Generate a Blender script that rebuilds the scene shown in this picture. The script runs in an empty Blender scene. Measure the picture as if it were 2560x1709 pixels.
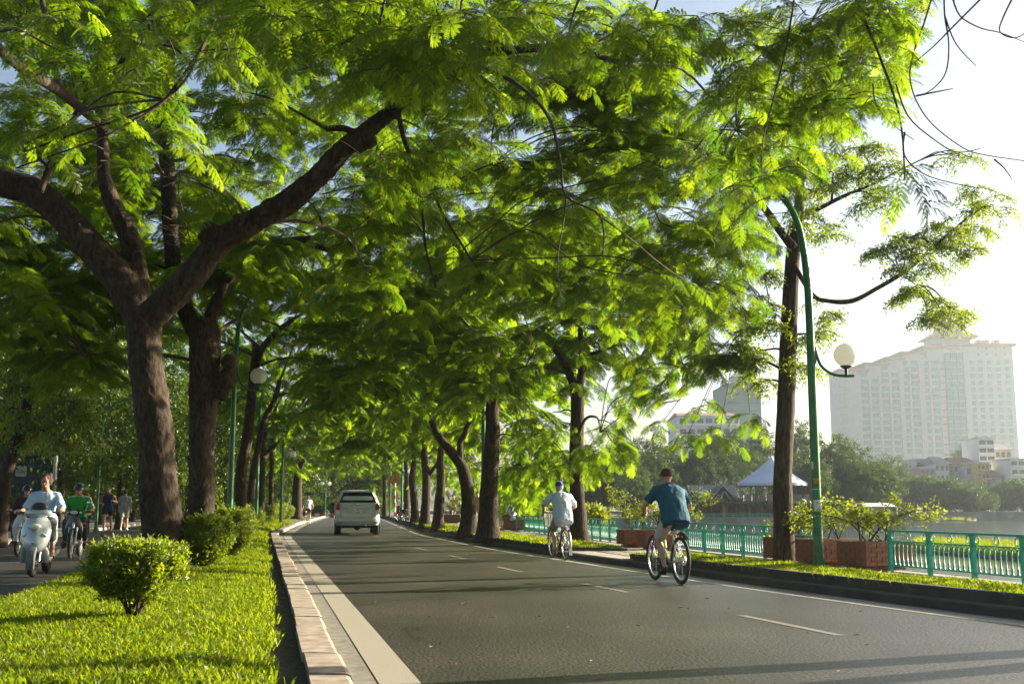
import bpy, bmesh, math, random
import numpy as np
from mathutils import Vector, Matrix, Euler, noise

# ------------------------------------------------------------------ camera, sky, sun, exposure
scene = bpy.context.scene
COL = scene.collection
FPX = 2800.0                       # focal length in pixels of the 2560 px wide photograph
TH = math.atan(410.0 / FPX)        # the camera looks up a little
CH = 1.12                          # eye height above the road
cam_data = bpy.data.cameras.new("camera")
cam = bpy.data.objects.new("camera", cam_data)
COL.objects.link(cam)
cam.location = (0, 0, CH)
cam.rotation_euler = (math.pi / 2 + TH, 0, 0)
cam_data.sensor_width = 36.0
cam_data.lens = FPX / 2560.0 * 36.0
cam_data.clip_start = 0.05
cam_data.clip_end = 5000
scene.camera = cam

SUN_AZ, SUN_EL = math.radians(66), math.radians(17)    # clockwise from straight ahead, above the horizon
world = bpy.data.worlds.new("World")
scene.world = world
world.use_nodes = True
_n = world.node_tree.nodes
_sky = _n.new("ShaderNodeTexSky")
_sky.sky_type = 'NISHITA'
_sky.sun_disc = False
_sky.sun_elevation = SUN_EL
_sky.sun_rotation = SUN_AZ
_sky.air_density = 1.0
_sky.dust_density = 2.2
_sky.ozone_density = 1.0
_bg = _n["Background"]
_bg.inputs["Strength"].default_value = 0.05
world.node_tree.links.new(_sky.outputs[0], _bg.inputs["Color"])

sun_data = bpy.data.lights.new("sun", 'SUN')
sun = bpy.data.objects.new("sun", sun_data)
COL.objects.link(sun)
sun_data.energy = 5.0
sun_data.angle = math.radians(0.5)
sun_data.color = (1.0, 0.88, 0.68)
_sd = Vector((math.sin(SUN_AZ) * math.cos(SUN_EL), math.cos(SUN_AZ) * math.cos(SUN_EL), math.sin(SUN_EL)))
sun.rotation_euler = _sd.to_track_quat('Z', 'Y').to_euler()
sun.location = _sd * 100

scene.view_settings.view_transform = 'Standard'
scene.view_settings.look = 'None'
scene.view_settings.gamma = 1.0
scene.view_settings.exposure = 2.1
scene.view_settings.use_curve_mapping = False
scene.cycles.max_bounces = 6
scene.cycles.diffuse_bounces = 3
scene.cycles.glossy_bounces = 3
scene.cycles.transmission_bounces = 4
scene.cycles.transparent_max_bounces = 6
scene.cycles.volume_bounces = 0
scene.cycles.use_denoising = True
scene.cycles.sample_clamp_indirect = 6.0

rng = random.Random(7)

# ------------------------------------------------------------------ where a pixel of the photograph lies in the place
ct, st = math.cos(TH), math.sin(TH)
def ray(px, py):
    u = (px - 1280.0) / FPX; v = (854.5 - py) / FPX
    return Vector((u, ct - v * st, st + v * ct))
def G(px, py, z=0.0):
    d = ray(px, py); t = (z - CH) / d.z
    return Vector((d.x * t, d.y * t, z))
def P(px, py, Y):
    d = ray(px, py); t = Y / d.y
    return Vector((d.x * t, Y, CH + d.z * t))
def project(p):
    dep = p[1] * ct + (p[2] - CH) * st
    if dep < 0.1: return None
    return (1280 + FPX * p[0] / dep, 854.5 - FPX * (-p[1] * st + (p[2] - CH) * ct) / dep)
def pxm(Y): return FPX / Y          # pixels per metre at a distance

# ------------------------------------------------------------------ mesh helpers
def frame_from(d, up=Vector((0, 0, 1))):
    d = d.normalized()
    if abs(d.dot(up)) > 0.98: up = Vector((0, 1, 0))
    s = d.cross(up).normalized()
    return d, s, s.cross(d).normalized()

def crom(pts, n):
    """Catmull-Rom through points (each a Vector or a tuple of numbers), n steps per span."""
    pts = [Vector(p) if len(p) == 3 else Vector(p) for p in pts]
    if len(pts) < 3:
        return [pts[0].lerp(pts[-1], i / n) for i in range(n + 1)]
    out = []
    for i in range(len(pts) - 1):
        p0 = pts[max(i - 1, 0)]; p1 = pts[i]; p2 = pts[i + 1]; p3 = pts[min(i + 2, len(pts) - 1)]
        for k in range(n):
            t = k / n
            out.append(0.5 * ((2 * p1) + (p2 - p0) * t + (2 * p0 - 5 * p1 + 4 * p2 - p3) * t * t + (3 * p1 - p0 - 3 * p2 + p3) * t ** 3))
    out.append(pts[-1].copy())
    return out

def lerpl(vals, n):
    """values at control points resampled to n per span, as crom does"""
    out = []
    for i in range(len(vals) - 1):
        for k in range(n): out.append(vals[i] + (vals[i + 1] - vals[i]) * k / n)
    out.append(vals[-1]); return out

class MB:
    def __init__(self): self.v = []; self.f = []; self.m = []
    def add(self, vs, fs, mat=0):
        o = len(self.v); self.v.extend([tuple(x) for x in vs])
        for f in fs: self.f.append([i + o for i in f]); self.m.append(mat)
        return self
    def box(self, c, s, rz=0.0, mat=0, R=None):
        hx, hy, hz = s[0] / 2, s[1] / 2, s[2] / 2
        R = R or Matrix.Rotation(rz, 3, 'Z'); c = Vector(c)
        vs = [c + R @ Vector((x, y, z)) for z in (-hz, hz) for y in (-hy, hy) for x in (-hx, hx)]
        return self.add(vs, [(0, 2, 3, 1), (4, 5, 7, 6), (0, 1, 5, 4), (2, 6, 7, 3), (0, 4, 6, 2), (1, 3, 7, 5)], mat)
    def tube(self, pts, rad, n=8, mat=0, cap=True, nz=0.0, ns=2.0, seed=0.0, flat=1.0):
        pts = [Vector(p) for p in pts]
        if not hasattr(rad, '__len__'): rad = [rad] * len(pts)
        vs = []; s = None
        for i, p in enumerate(pts):
            d = (pts[min(i + 1, len(pts) - 1)] - pts[max(i - 1, 0)])
            if d.length < 1e-9: d = Vector((0, 0, 1))
            d.normalize()
            if s is None: _, s, t = frame_from(d)
            else:
                s = (s - d * s.dot(d))
                if s.length < 1e-6: _, s, t = frame_from(d)
                s.normalize(); t = s.cross(d)
            for k in range(n):
                a = 2 * math.pi * k / n
                q = p + (s * math.cos(a) + t * (math.sin(a) * flat)) * rad[i]
                if nz:
                    e = q * ns + Vector((seed, seed * 2, 0)); w = noise.noise(e) + .5 * noise.noise(e * 2.1) + .3 * noise.noise(e * 4.3)
                    q = q + (q - p) * (nz * w)
                vs.append(q)
        fs = []
        for i in range(len(pts) - 1):
            for k in range(n):
                a = i * n + k; b = i * n + (k + 1) % n
                fs.append((a, b, b + n, a + n))
        if cap:
            fs.append(tuple(range(n - 1, -1, -1))); fs.append(tuple(range((len(pts) - 1) * n, len(pts) * n)))
        return self.add(vs, fs, mat)
    def loft(self, secs, mat=0, cap=True):
        n = len(secs[0]); vs = [p for s in secs for p in s]; fs = []
        for i in range(len(secs) - 1):
            for k in range(n):
                a = i * n + k; b = i * n + (k + 1) % n
                fs.append((a, b, b + n, a + n))
        if cap:
            fs.append(tuple(range(n - 1, -1, -1))); fs.append(tuple(range((len(secs) - 1) * n, len(secs) * n)))
        return self.add(vs, fs, mat)
    def ell(self, c, r, mat=0, n=12, m=8, R=None):
        c = Vector(c)
        if not hasattr(r, '__len__'): r = (r, r, r)
        vs = []; fs = []
        for j in range(1, m):
            t = math.pi * j / m
            for k in range(n):
                a = 2 * math.pi * k / n
                q = Vector((r[0] * math.sin(t) * math.cos(a), r[1] * math.sin(t) * math.sin(a), r[2] * math.cos(t)))
                vs.append(c + (R @ q if R else q))
        top = Vector((0, 0, r[2])); bot = Vector((0, 0, -r[2]))
        vs.append(c + (R @ top if R else top)); vs.append(c + (R @ bot if R else bot))
        T = (m - 1) * n; B = T + 1
        for k in range(n):
            fs.append((T, k, (k + 1) % n)); fs.append((B, (m - 2) * n + (k + 1) % n, (m - 2) * n + k))
        for j in range(m - 2):
            for k in range(n):
                a = j * n + k; b = j * n + (k + 1) % n
                fs.append((a, a + n, b + n, b))
        return self.add(vs, fs, mat)
    def ring(self, c, R, r, axis, n=24, k=6, mat=0, sy=1.0, up=None):
        """torus round an axis"""
        d, s, t = frame_from(Vector(axis))
        if up is not None:
            t = Vector(up).normalized(); s = t.cross(d)
        vs = []; fs = []
        for i in range(n):
            a = 2 * math.pi * i / n
            e = s * math.cos(a) + t * math.sin(a) * sy
            for j in range(k):
                b = 2 * math.pi * j / k
                vs.append(Vector(c) + e * R + (e.normalized() * math.cos(b) + d * math.sin(b)) * r)
        for i in range(n):
            for j in range(k):
                a = i * k + j; b = i * k + (j + 1) % k; c2 = ((i + 1) % n) * k + (j + 1) % k; d2 = ((i + 1) % n) * k + j
                fs.append((a, d2, c2, b))
        return self.add(vs, fs, mat)
    def prism(self, poly, z0, z1, mat=0):
        """polygon in XY (counter-clockwise) extruded from z0 to z1"""
        n = len(poly)
        vs = [(p[0], p[1], z0) for p in poly] + [(p[0], p[1], z1) for p in poly]
        fs = [tuple(range(n - 1, -1, -1)), tuple(range(n, 2 * n))]
        for i in range(n):
            j = (i + 1) % n; fs.append((i, j, j + n, i + n))
        return self.add(vs, fs, mat)
    def quad(self, a, b, c, d, mat=0): return self.add([a, b, c, d], [(0, 1, 2, 3)], mat)
    def shift(self, off):
        off = Vector(off); self.v = [tuple(Vector(p) + off) for p in self.v]; return self
    def mesh(self, name, mats, smooth=None):
        me = bpy.data.meshes.new(name)
        me.from_pydata(self.v, [], self.f)
        for m in (mats if isinstance(mats, (list, tuple)) else [mats]): me.materials.append(m)
        if any(self.m): me.polygons.foreach_set("material_index", self.m)
        if smooth is not None:
            me.shade_smooth()
            if smooth < 180: me.set_sharp_from_angle(angle=math.radians(smooth))
        me.update()
        return me
    def build(self, name, mats, parent=None, smooth=None, kind=None, label=None):
        return link(name, self.mesh(name, mats, smooth), parent, kind, label)

def link(name, me, parent=None, kind=None, label=None, loc=None, rot=None, scale=None):
    o = bpy.data.objects.new(name, me); COL.objects.link(o)
    if parent: o.parent = parent
    if kind: o["kind"] = kind
    if label: o["label"] = label
    if loc is not None: o.location = loc
    if rot is not None: o.rotation_euler = rot
    if scale is not None: o.scale = scale if hasattr(scale, '__len__') else (scale,) * 3
    return o

def thing(name, label, cat, loc=(0, 0, 0), rz=0.0, group=None):
    o = bpy.data.objects.new(name, None); COL.objects.link(o)
    o.location = loc; o.rotation_euler = (0, 0, rz); o.empty_display_size = 0.2
    o["label"] = label; o["category"] = cat
    if group: o["group"] = group
    return o

def tag(o, label, cat, group=None):
    o["label"] = label; o["category"] = cat
    if group: o["group"] = group
    return o

def copy_tree(o, parent=None):
    c = o.copy(); COL.objects.link(c)
    if parent: c.parent = parent
    for ch in list(o.children): copy_tree(ch, c)
    return c

def text(name, body, size, mat, parent=None, loc=(0, 0, 0), rot=(0, 0, 0), ext=0.002, align='CENTER', sx=1.0):
    cu = bpy.data.curves.new(name, 'FONT'); cu.body = body; cu.size = size; cu.extrude = ext
    cu.align_x = align; cu.align_y = 'CENTER'; cu.resolution_u = 2
    cu.materials.append(mat)
    tmp = bpy.data.objects.new(name, cu); me = bpy.data.meshes.new_from_object(tmp); me.name = name
    bpy.data.objects.remove(tmp)
    o = link(name, me, parent)
    o.location = loc; o.rotation_euler = rot; o.scale = (sx, 1, 1)
    return o

# ------------------------------------------------------------------ materials
def nodes_of(m):
    m.use_nodes = True
    nt = m.node_tree; nt.nodes.clear()
    out = nt.nodes.new("ShaderNodeOutputMaterial")
    return nt, nt.nodes, nt.links, out

def mat(name, col, rough=0.7, metal=0.0, var=0.2, scale=6.0, bump=0.0, bscale=60.0, spec=0.5, col2=None, stretch=None, coat=0.0, lo=0.35, hi=0.65, detail=5.0, emit=None, bdist=0.01):
    m = bpy.data.materials.new(name)
    nt, N, L, out = nodes_of(m)
    b = N.new("ShaderNodeBsdfPrincipled"); L.new(b.outputs[0], out.inputs[0])
    b.inputs["Roughness"].default_value = rough; b.inputs["Metallic"].default_value = metal
    b.inputs["Specular IOR Level"].default_value = spec; b.inputs["Coat Weight"].default_value = coat
    tc = N.new("ShaderNodeTexCoord"); vec = tc.outputs["Object"]
    if stretch:
        mp = N.new("ShaderNodeMapping"); mp.inputs["Scale"].default_value = stretch; L.new(vec, mp.inputs[0]); vec = mp.outputs[0]
    c1 = tuple(x * (1 - var) for x in col); c2 = col2 if col2 else tuple(min(1, x * (1 + var)) for x in col)
    nz = N.new("ShaderNodeTexNoise"); nz.inputs["Scale"].default_value = scale; nz.inputs["Detail"].default_value = detail; L.new(vec, nz.inputs["Vector"])
    rp = N.new("ShaderNodeValToRGB"); rp.color_ramp.elements[0].position = lo; rp.color_ramp.elements[1].position = hi
    rp.color_ramp.elements[0].color = (*c1, 1); rp.color_ramp.elements[1].color = (*c2, 1)
    L.new(nz.outputs[0], rp.inputs[0]); L.new(rp.outputs[0], b.inputs["Base Color"])
    if bump:
        n2 = N.new("ShaderNodeTexNoise"); n2.inputs["Scale"].default_value = bscale; n2.inputs["Detail"].default_value = 4; L.new(vec, n2.inputs["Vector"])
        bp = N.new("ShaderNodeBump"); bp.inputs["Strength"].default_value = bump; bp.inputs["Distance"].default_value = bdist
        L.new(n2.outputs[0], bp.inputs["Height"]); L.new(bp.outputs[0], b.inputs["Normal"])
    if emit:
        b.inputs["Emission Color"].default_value = (*emit[0], 1); b.inputs["Emission Strength"].default_value = emit[1]
    return m

def leaf_mat(name, c_lo, c_hi, t_lo, t_hi, trans=0.5, gloss=0.05, rough=0.4):
    """thin leaves: reflected and transmitted light, each spray a little different"""
    m = bpy.data.materials.new(name)
    nt, N, L, out = nodes_of(m)
    oi = N.new("ShaderNodeObjectInfo")
    def ramp(a, b):
        r = N.new("ShaderNodeValToRGB"); r.color_ramp.elements[0].color = (*a, 1); r.color_ramp.elements[1].color = (*b, 1)
        L.new(oi.outputs["Random"], r.inputs[0]); return r.outputs[0]
    d = N.new("ShaderNodeBsdfDiffuse"); t = N.new("ShaderNodeBsdfTranslucent"); g = N.new("ShaderNodeBsdfGlossy")
    L.new(ramp(c_lo, c_hi), d.inputs[0]); L.new(ramp(t_lo, t_hi), t.inputs[0])
    g.inputs["Roughness"].default_value = rough; g.inputs[0].default_value = (0.9, 0.95, 0.85, 1)
    mx = N.new("ShaderNodeMixShader"); mx.inputs[0].default_value = trans
    L.new(d.outputs[0], mx.inputs[1]); L.new(t.outputs[0], mx.inputs[2])
    m2 = N.new("ShaderNodeMixShader"); m2.inputs[0].default_value = gloss
    L.new(mx.outputs[0], m2.inputs[1]); L.new(g.outputs[0], m2.inputs[2]); L.new(m2.outputs[0], out.inputs[0])
    return m

def brick_mat(name, c1, c2, mortar, scale=1.0, bw=0.22, rh=0.075, ms=0.008, rough=0.85, axes=None):
    m = bpy.data.materials.new(name)
    nt, N, L, out = nodes_of(m)
    b = N.new("ShaderNodeBsdfPrincipled"); L.new(b.outputs[0], out.inputs[0]); b.inputs["Roughness"].default_value = rough
    tc = N.new("ShaderNodeTexCoord"); mp = N.new("ShaderNodeMapping"); L.new(tc.outputs["Object"], mp.inputs[0])
    if axes: mp.inputs["Rotation"].default_value = axes
    br = N.new("ShaderNodeTexBrick"); L.new(mp.outputs[0], br.inputs[0])
    br.inputs["Color1"].default_value = (*c1, 1); br.inputs["Color2"].default_value = (*c2, 1); br.inputs["Mortar"].default_value = (*mortar, 1)
    br.inputs["Scale"].default_value = scale; br.inputs["Brick Width"].default_value = bw; br.inputs["Row Height"].default_value = rh; br.inputs["Mortar Size"].default_value = ms
    L.new(br.outputs[0], b.inputs["Base Color"])
    return m

MT = {}
MT['concrete'] = mat('concrete', (.30, .275, .235), .9, var=.25, scale=3, bump=.3, bscale=120)
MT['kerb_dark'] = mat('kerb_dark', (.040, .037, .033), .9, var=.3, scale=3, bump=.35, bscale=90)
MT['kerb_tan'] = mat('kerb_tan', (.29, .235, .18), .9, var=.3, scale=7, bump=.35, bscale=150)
MT['gutter'] = mat('gutter', (.17, .16, .135), .9, var=.25, scale=9, bump=.4, bscale=200)
MT['soil'] = mat('soil', (.055, .04, .026), .95, var=.4, scale=20, bump=.8, bscale=60, bdist=.03)
MT['lawn_soil'] = mat('lawn_soil', (.07, .09, .02), .95, var=.4, scale=10, bump=.6, bscale=60)
MT['land'] = mat('land', (.10, .095, .05), .95, var=.3, scale=.5)
MT['white_metal'] = mat('white_metal', (.75, .75, .73), .35, var=.06, scale=10)
MT['teal'] = mat('teal', (.012, .30, .22), .38, var=.18, scale=14, spec=.5)
MT['pole_green'] = mat('pole_green', (.015, .15, .045), .3, var=.25, scale=5, spec=.5)
MT['globe'] = leaf_mat('globe', (.75, .74, .70), (.75, .74, .70), (.85, .84, .80), (.85, .84, .80), trans=.55, gloss=.07, rough=.12)
MT['black'] = mat('black', (.018, .018, .018), .5, var=.2, scale=30)
MT['rubber'] = mat('rubber', (.02, .02, .02), .8, var=.3, scale=40)
MT['chrome'] = mat('chrome', (.62, .62, .6), .22, metal=1.0, var=.1, scale=20)
MT['skin'] = mat('skin', (.42, .235, .15), .55, var=.12, scale=14)
MT['hair'] = mat('hair', (.02, .015, .012), .6, var=.3, scale=60)
MT['red'] = mat('red', (.5, .02, .015), .4, var=.1)
MT['white'] = mat('white', (.78, .78, .76), .5, var=.06)
# ------------------------------------------------------------------ lines of the road, x as a function of distance y
def line_of(pixels, z=0.0, near=-14.0, far=None):
    pts = [G(a, b, z) for a, b in pixels]; pts.sort(key=lambda p: p.y)
    ys = [p.y for p in pts]; xs = [p.x for p in pts]
    s0 = (xs[1] - xs[0]) / (ys[1] - ys[0]); s1 = (xs[-1] - xs[-2]) / (ys[-1] - ys[-2])
    ys = [near] + ys + [700.0]; xs = [xs[0] + s0 * (near - ys[1])] + xs + [xs[-1] + s1 * (700 - ys[-2])]
    return np.array(ys), np.array(xs)
_RK = line_of([(2560, 1558), (2014, 1489), (1600, 1426), (1250, 1374), (1057, 1336), (981, 1306), (955, 1296)])
_LW = line_of([(1054, 1709), (858, 1483), (724, 1338), (766, 1311), (812, 1296)])
def _sm(tab, y):
    a = 0.0
    for d, w in ((-3, .2), (-1.5, .2), (0, .2), (1.5, .2), (3, .2)): a += w * float(np.interp(y + d, tab[0], tab[1]))
    return a
RK = lambda y: _sm(_RK, y) + .33              # foot of the kerb on the lake side
LW = lambda y: _sm(_LW, y)              # road side of the painted line along the median
ML = lambda y: -2.75 - .226 * y + (0.0009 * max(0, y - 40) ** 2 if y < 80 else 0.072 * (y - 80) + 1.44)  # foot of the median's kerb on the other carriageway
_FL = [(0, 9.6), (14.3, 6.5), (22.5, 4.6), (29.6, 3.05), (45.2, .36), (75, -3.8), (110, -8.4), (700, -60)]
FL = lambda y: _sm((np.array([a for a, b in _FL]), np.array([b for a, b in _FL])), y)   # the lakeside fence
LS = lambda y: ML(y) - 4.6              # far kerb of the other carriageway

def yr(a, b, st_):
    n = max(2, int(round((b - a) / st_)) + 1)
    return [a + (b - a) * i / (n - 1) for i in range(n)]
def strip(name, fa, fb, z, ys, m, kind='structure', za=None, parent=None):
    mb = MB()
    vs = []
    for y in ys:
        vs.append((fa(y), y, z if za is None else za)); vs.append((fb(y), y, z))
    mb.add(vs, [(2 * i, 2 * i + 1, 2 * i + 3, 2 * i + 2) for i in range(len(ys) - 1)])
    return mb.build(name, m, parent, kind=kind)
def wall_strip(mb, prof, ys):
    """prof(y) -> list of (x, z); swept along y"""
    vs = []; n = None
    for y in ys:
        pr = prof(y); n = len(pr)
        vs += [(x, y, z) for x, z in pr]
    mb.add(vs, [(i * n + k, i * n + k + 1, (i + 1) * n + k + 1, (i + 1) * n + k) for i in range(len(ys) - 1) for k in range(n - 1)])
    mb.f.append(list(range(len(mb.v) - n, len(mb.v)))); mb.m.append(0)
    mb.f.append(list(range(len(mb.v) - len(ys) * n + n - 1, len(mb.v) - len(ys) * n - 1, -1))); mb.m.append(0)
    return mb

# asphalt with fine aggregate that catches the low sun
def asphalt_mat():
    m = bpy.data.materials.new('asphalt'); nt, N, L, out = nodes_of(m)
    b = N.new("ShaderNodeBsdfPrincipled"); L.new(b.outputs[0], out.inputs[0])
    b.inputs["Roughness"].default_value = .46
    tc = N.new("ShaderNodeTexCoord")
    def nz(s, d=4.0):
        n = N.new("ShaderNodeTexNoise"); n.inputs["Scale"].default_value = s; n.inputs["Detail"].default_value = d; L.new(tc.outputs["Object"], n.inputs["Vector"]); return n
    a = nz(36, 3); big = nz(.55, 5); mp = N.new("ShaderNodeMapping"); mp.inputs["Scale"].default_value = (1.1, .12, 1); mp.inputs["Rotation"].default_value = (0, 0, -.22)
    L.new(tc.outputs["Object"], mp.inputs[0]); wear = N.new("ShaderNodeTexNoise"); wear.inputs["Scale"].default_value = 1.1; L.new(mp.outputs[0], wear.inputs[0])
    r1 = N.new("ShaderNodeValToRGB"); r1.color_ramp.elements[0].position = .42; r1.color_ramp.elements[1].position = .58
    r1.color_ramp.elements[0].color = (.014, .013, .011, 1); r1.color_ramp.elements[1].color = (.086, .079, .063, 1); L.new(a.outputs[0], r1.inputs[0])
    mx = N.new("ShaderNodeMixRGB"); mx.blend_type = 'MULTIPLY'; mx.inputs[0].default_value = 1
    r2 = N.new("ShaderNodeValToRGB"); r2.color_ramp.elements[0].position = .3; r2.color_ramp.elements[1].position = .7
    r2.color_ramp.elements[0].color = (.6, .6, .59, 1); r2.color_ramp.elements[1].color = (1.25, 1.22, 1.18, 1); L.new(big.outputs[0], r2.inputs[0])
    L.new(r1.outputs[0], mx.inputs[1]); L.new(r2.outputs[0], mx.inputs[2])
    mx2 = N.new("ShaderNodeMixRGB"); mx2.blend_type = 'MULTIPLY'; mx2.inputs[0].default_value = 1
    r3 = N.new("ShaderNodeValToRGB"); r3.color_ramp.elements[0].position = .35; r3.color_ramp.elements[1].position = .65
    r3.color_ramp.elements[0].color = (.8, .8, .8, 1); r3.color_ramp.elements[1].color = (1.1, 1.1, 1.08, 1); L.new(wear.outputs[0], r3.inputs[0])
    L.new(mx.outputs[0], mx2.inputs[1]); L.new(r3.outputs[0], mx2.inputs[2]); # old cracks and patched strips
    wob = nz(1.6, 4); sc = N.new("ShaderNodeMixRGB"); sc.blend_type = 'ADD'; sc.inputs[0].default_value = .5; L.new(tc.outputs["Object"], sc.inputs[1]); L.new(wob.outputs["Color"], sc.inputs[2])
    vo = N.new("ShaderNodeTexVoronoi"); vo.feature = 'DISTANCE_TO_EDGE'; vo.inputs["Scale"].default_value = .42; L.new(sc.outputs[0], vo.inputs["Vector"])
    rc = N.new("ShaderNodeValToRGB"); rc.color_ramp.elements[0].position = .0; rc.color_ramp.elements[1].position = .012; rc.color_ramp.elements[0].color = (.35, .35, .35, 1); rc.color_ramp.elements[1].color = (1, 1, 1, 1); L.new(vo.outputs["Distance"], rc.inputs[0])
    gate = nz(.35, 2); rg = N.new("ShaderNodeValToRGB"); rg.color_ramp.elements[0].position = .48; rg.color_ramp.elements[1].position = .58; L.new(gate.outputs[0], rg.inputs[0])
    mx3 = N.new("ShaderNodeMixRGB"); mx3.blend_type = 'MULTIPLY'; L.new(rg.outputs[0], mx3.inputs[0]); L.new(mx2.outputs[0], mx3.inputs[1]); L.new(rc.outputs[0], mx3.inputs[2])
    vp = N.new("ShaderNodeTexVoronoi"); vp.inputs["Scale"].default_value = .16; L.new(sc.outputs[0], vp.inputs["Vector"])
    rp_ = N.new("ShaderNodeValToRGB"); rp_.color_ramp.elements[0].color = (.82, .82, .82, 1); rp_.color_ramp.elements[1].color = (1.12, 1.1, 1.07, 1); L.new(vp.outputs["Color"], rp_.inputs[0])
    mx4 = N.new("ShaderNodeMixRGB"); mx4.blend_type = 'MULTIPLY'; mx4.inputs[0].default_value = 1; L.new(mx3.outputs[0], mx4.inputs[1]); L.new(rp_.outputs[0], mx4.inputs[2])
    L.new(mx4.outputs[0], b.inputs["Base Color"])
    bp = N.new("ShaderNodeBump"); bp.inputs["Strength"].default_value = .7; bp.inputs["Distance"].default_value = .012
    L.new(a.outputs[0], bp.inputs["Height"]); L.new(bp.outputs[0], b.inputs["Normal"])
    return m
def paint_mat(name, col, wear=.5):
    m = bpy.data.materials.new(name); nt, N, L, out = nodes_of(m)
    b = N.new("ShaderNodeBsdfPrincipled"); L.new(b.outputs[0], out.inputs[0]); b.inputs["Roughness"].default_value = .75
    tc = N.new("ShaderNodeTexCoord"); n = N.new("ShaderNodeTexNoise"); n.inputs["Scale"].default_value = 14; n.inputs["Detail"].default_value = 8; n.inputs["Roughness"].default_value = .75
    L.new(tc.outputs["Object"], n.inputs["Vector"])
    r = N.new("ShaderNodeValToRGB"); r.color_ramp.elements[0].position = wear - .16; r.color_ramp.elements[1].position = wear + .1
    r.color_ramp.elements[0].color = (.13, .12, .10, 1); r.color_ramp.elements[1].color = (*col, 1)
    L.new(n.outputs[0], r.inputs[0]); L.new(r.outputs[0], b.inputs["Base Color"])
    bp = N.new("ShaderNodeBump"); bp.inputs["Strength"].default_value = .3; bp.inputs["Distance"].default_value = .006; n2 = N.new("ShaderNodeTexNoise"); n2.inputs["Scale"].default_value = 110
    L.new(tc.outputs["Object"], n2.inputs["Vector"]); L.new(n2.outputs[0], bp.inputs["Height"]); L.new(bp.outputs[0], b.inputs["Normal"])
    return m
MT['asphalt'] = asphalt_mat()
MT['paint'] = paint_mat('paint', (.29, .26, .205), .32)
MT['paint_edge'] = paint_mat('paint_edge', (.31, .285, .24), .46)
MT['paint_worn'] = paint_mat('paint_worn', (.20, .187, .158), .52)
def water_mat():
    m = bpy.data.materials.new('lake_water'); nt, N, L, out = nodes_of(m)
    b = N.new("ShaderNodeBsdfPrincipled"); L.new(b.outputs[0], out.inputs[0])
    b.inputs["Base Color"].default_value = (.045, .06, .05, 1); b.inputs["Roughness"].default_value = .12
    tc = N.new("ShaderNodeTexCoord"); mp = N.new("ShaderNodeMapping"); mp.inputs["Scale"].default_value = (1, .45, 1); L.new(tc.outputs["Object"], mp.inputs[0])
    n = N.new("ShaderNodeTexNoise"); n.inputs["Scale"].default_value = 2.2; n.inputs["Detail"].default_value = 4; L.new(mp.outputs[0], n.inputs[0])
    bp = N.new("ShaderNodeBump"); bp.inputs["Strength"].default_value = .35; bp.inputs["Distance"].default_value = .05
    L.new(n.outputs[0], bp.inputs["Height"]); L.new(bp.outputs[0], b.inputs["Normal"])
    return m
MT['water'] = water_mat()

# ground under everything, out to the horizon
mb = MB(); mb.quad((-900, -60, -2.2), (900, -60, -2.2), (900, 1500, -2.2), (-900, 1500, -2.2)); mb.build('ground', MT['land'], kind='structure')
mb = MB(); mb.quad((-60, -40, -1.0), (420, -40, -1.0), (420, 230, -1.0), (-60, 230, -1.0)); mb.build('lake_water', MT['water'], kind='structure')
YL = yr(-14, 40, 1.0) + yr(42, 130, 2.0)
# bank on which road and pavements lie, with its wall down to the lake
mb = MB()
prof = lambda y: [(-200, -2.3), (-200, -.03), (FL(y) + .3, -.03), (FL(y) + .3, -2.3)]
wall_strip(mb, prof, yr(-30, 400, 5)); mb.build('terrain', MT['land'], kind='structure')
strip('road', lambda y: LW(y) - .3, RK, 0.0, YL, MT['asphalt'])
strip('opposite_road', LS, ML, 0.0, YL, MT['asphalt'])
# painted edge lines and lane dashes
strip('edge_line_marking', lambda y: LW(y) - .27, LW, .004, YL, MT['paint'])
strip('edge_line_marking', lambda y: RK(y) - .56, lambda y: RK(y) - .40, .004, YL, MT['paint_edge'])
_DX = (np.array([-5, 11, 15.9, 20.4, 25.3, 43, 75, 100.]), np.array([6.9, 2.62, 1.27, -.06, -1.22, -5.6, -10.6, -14.]))
DX = lambda y: float(np.interp(y, *_DX))
for i, (a, b) in enumerate(((5.2, 7.0), (10.06, 11.9), (15.0, 16.7), (19.6, 21.3), (24.4, 26.2), (29.2, 31.0), (34.0, 35.8))):
    strip('lane_dash_marking', lambda y: DX(y) - .05, lambda y: DX(y) + .05, .004, yr(a, b, .6), MT['paint_worn'])
# gutter slab and kerb stones of the median
strip('gutter', lambda y: LW(y) - .46, lambda y: LW(y) - .285, .006, YL, MT['gutter'])
def add_kerb_row(name, edge, width, height, ys_breaks, m, sign, label=None, round_r=.035):
    """kerb of single stones; edge(y) is the road-side foot, the stone lies on the side given by sign"""
    root = bpy.data.objects.new(name, None); COL.objects.link(root); root["kind"] = 'structure'
    for a, b in zip(ys_breaks[:-1], ys_breaks[1:]):
        g = .007; dz = rng.uniform(-.008, .008); dx = rng.uniform(-.012, .012); tl = rng.uniform(-.006, .006)
        mbk = MB(); secs = []
        for y in (a + g, (a + b) / 2, b - g):
            x = edge(y) + dx; w = width * sign; r = round_r * sign; h = height + dz + tl * (y - a)
            secs.append([Vector(q) for q in ((x, y, -.05), (x + .012 * sign, y, h - round_r), (x + .3 * r + .012 * sign, y, h - .3 * round_r), (x + r + .012 * sign, y, h), (x + w, y, h + .004), (x + w, y, -.05))])
        mbk.loft(secs if sign < 0 else [list(reversed(s)) for s in secs])
        mbk.build('kerb_stone', m, root)
    return root
br = []; y = 5.2
while y < 41: br.append(y); y += rng.uniform(.82, 1.0)
add_kerb_row('median_kerb', lambda y: LW(y) - .47, .27, .125, br, MT['kerb_tan'], -1)
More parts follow.
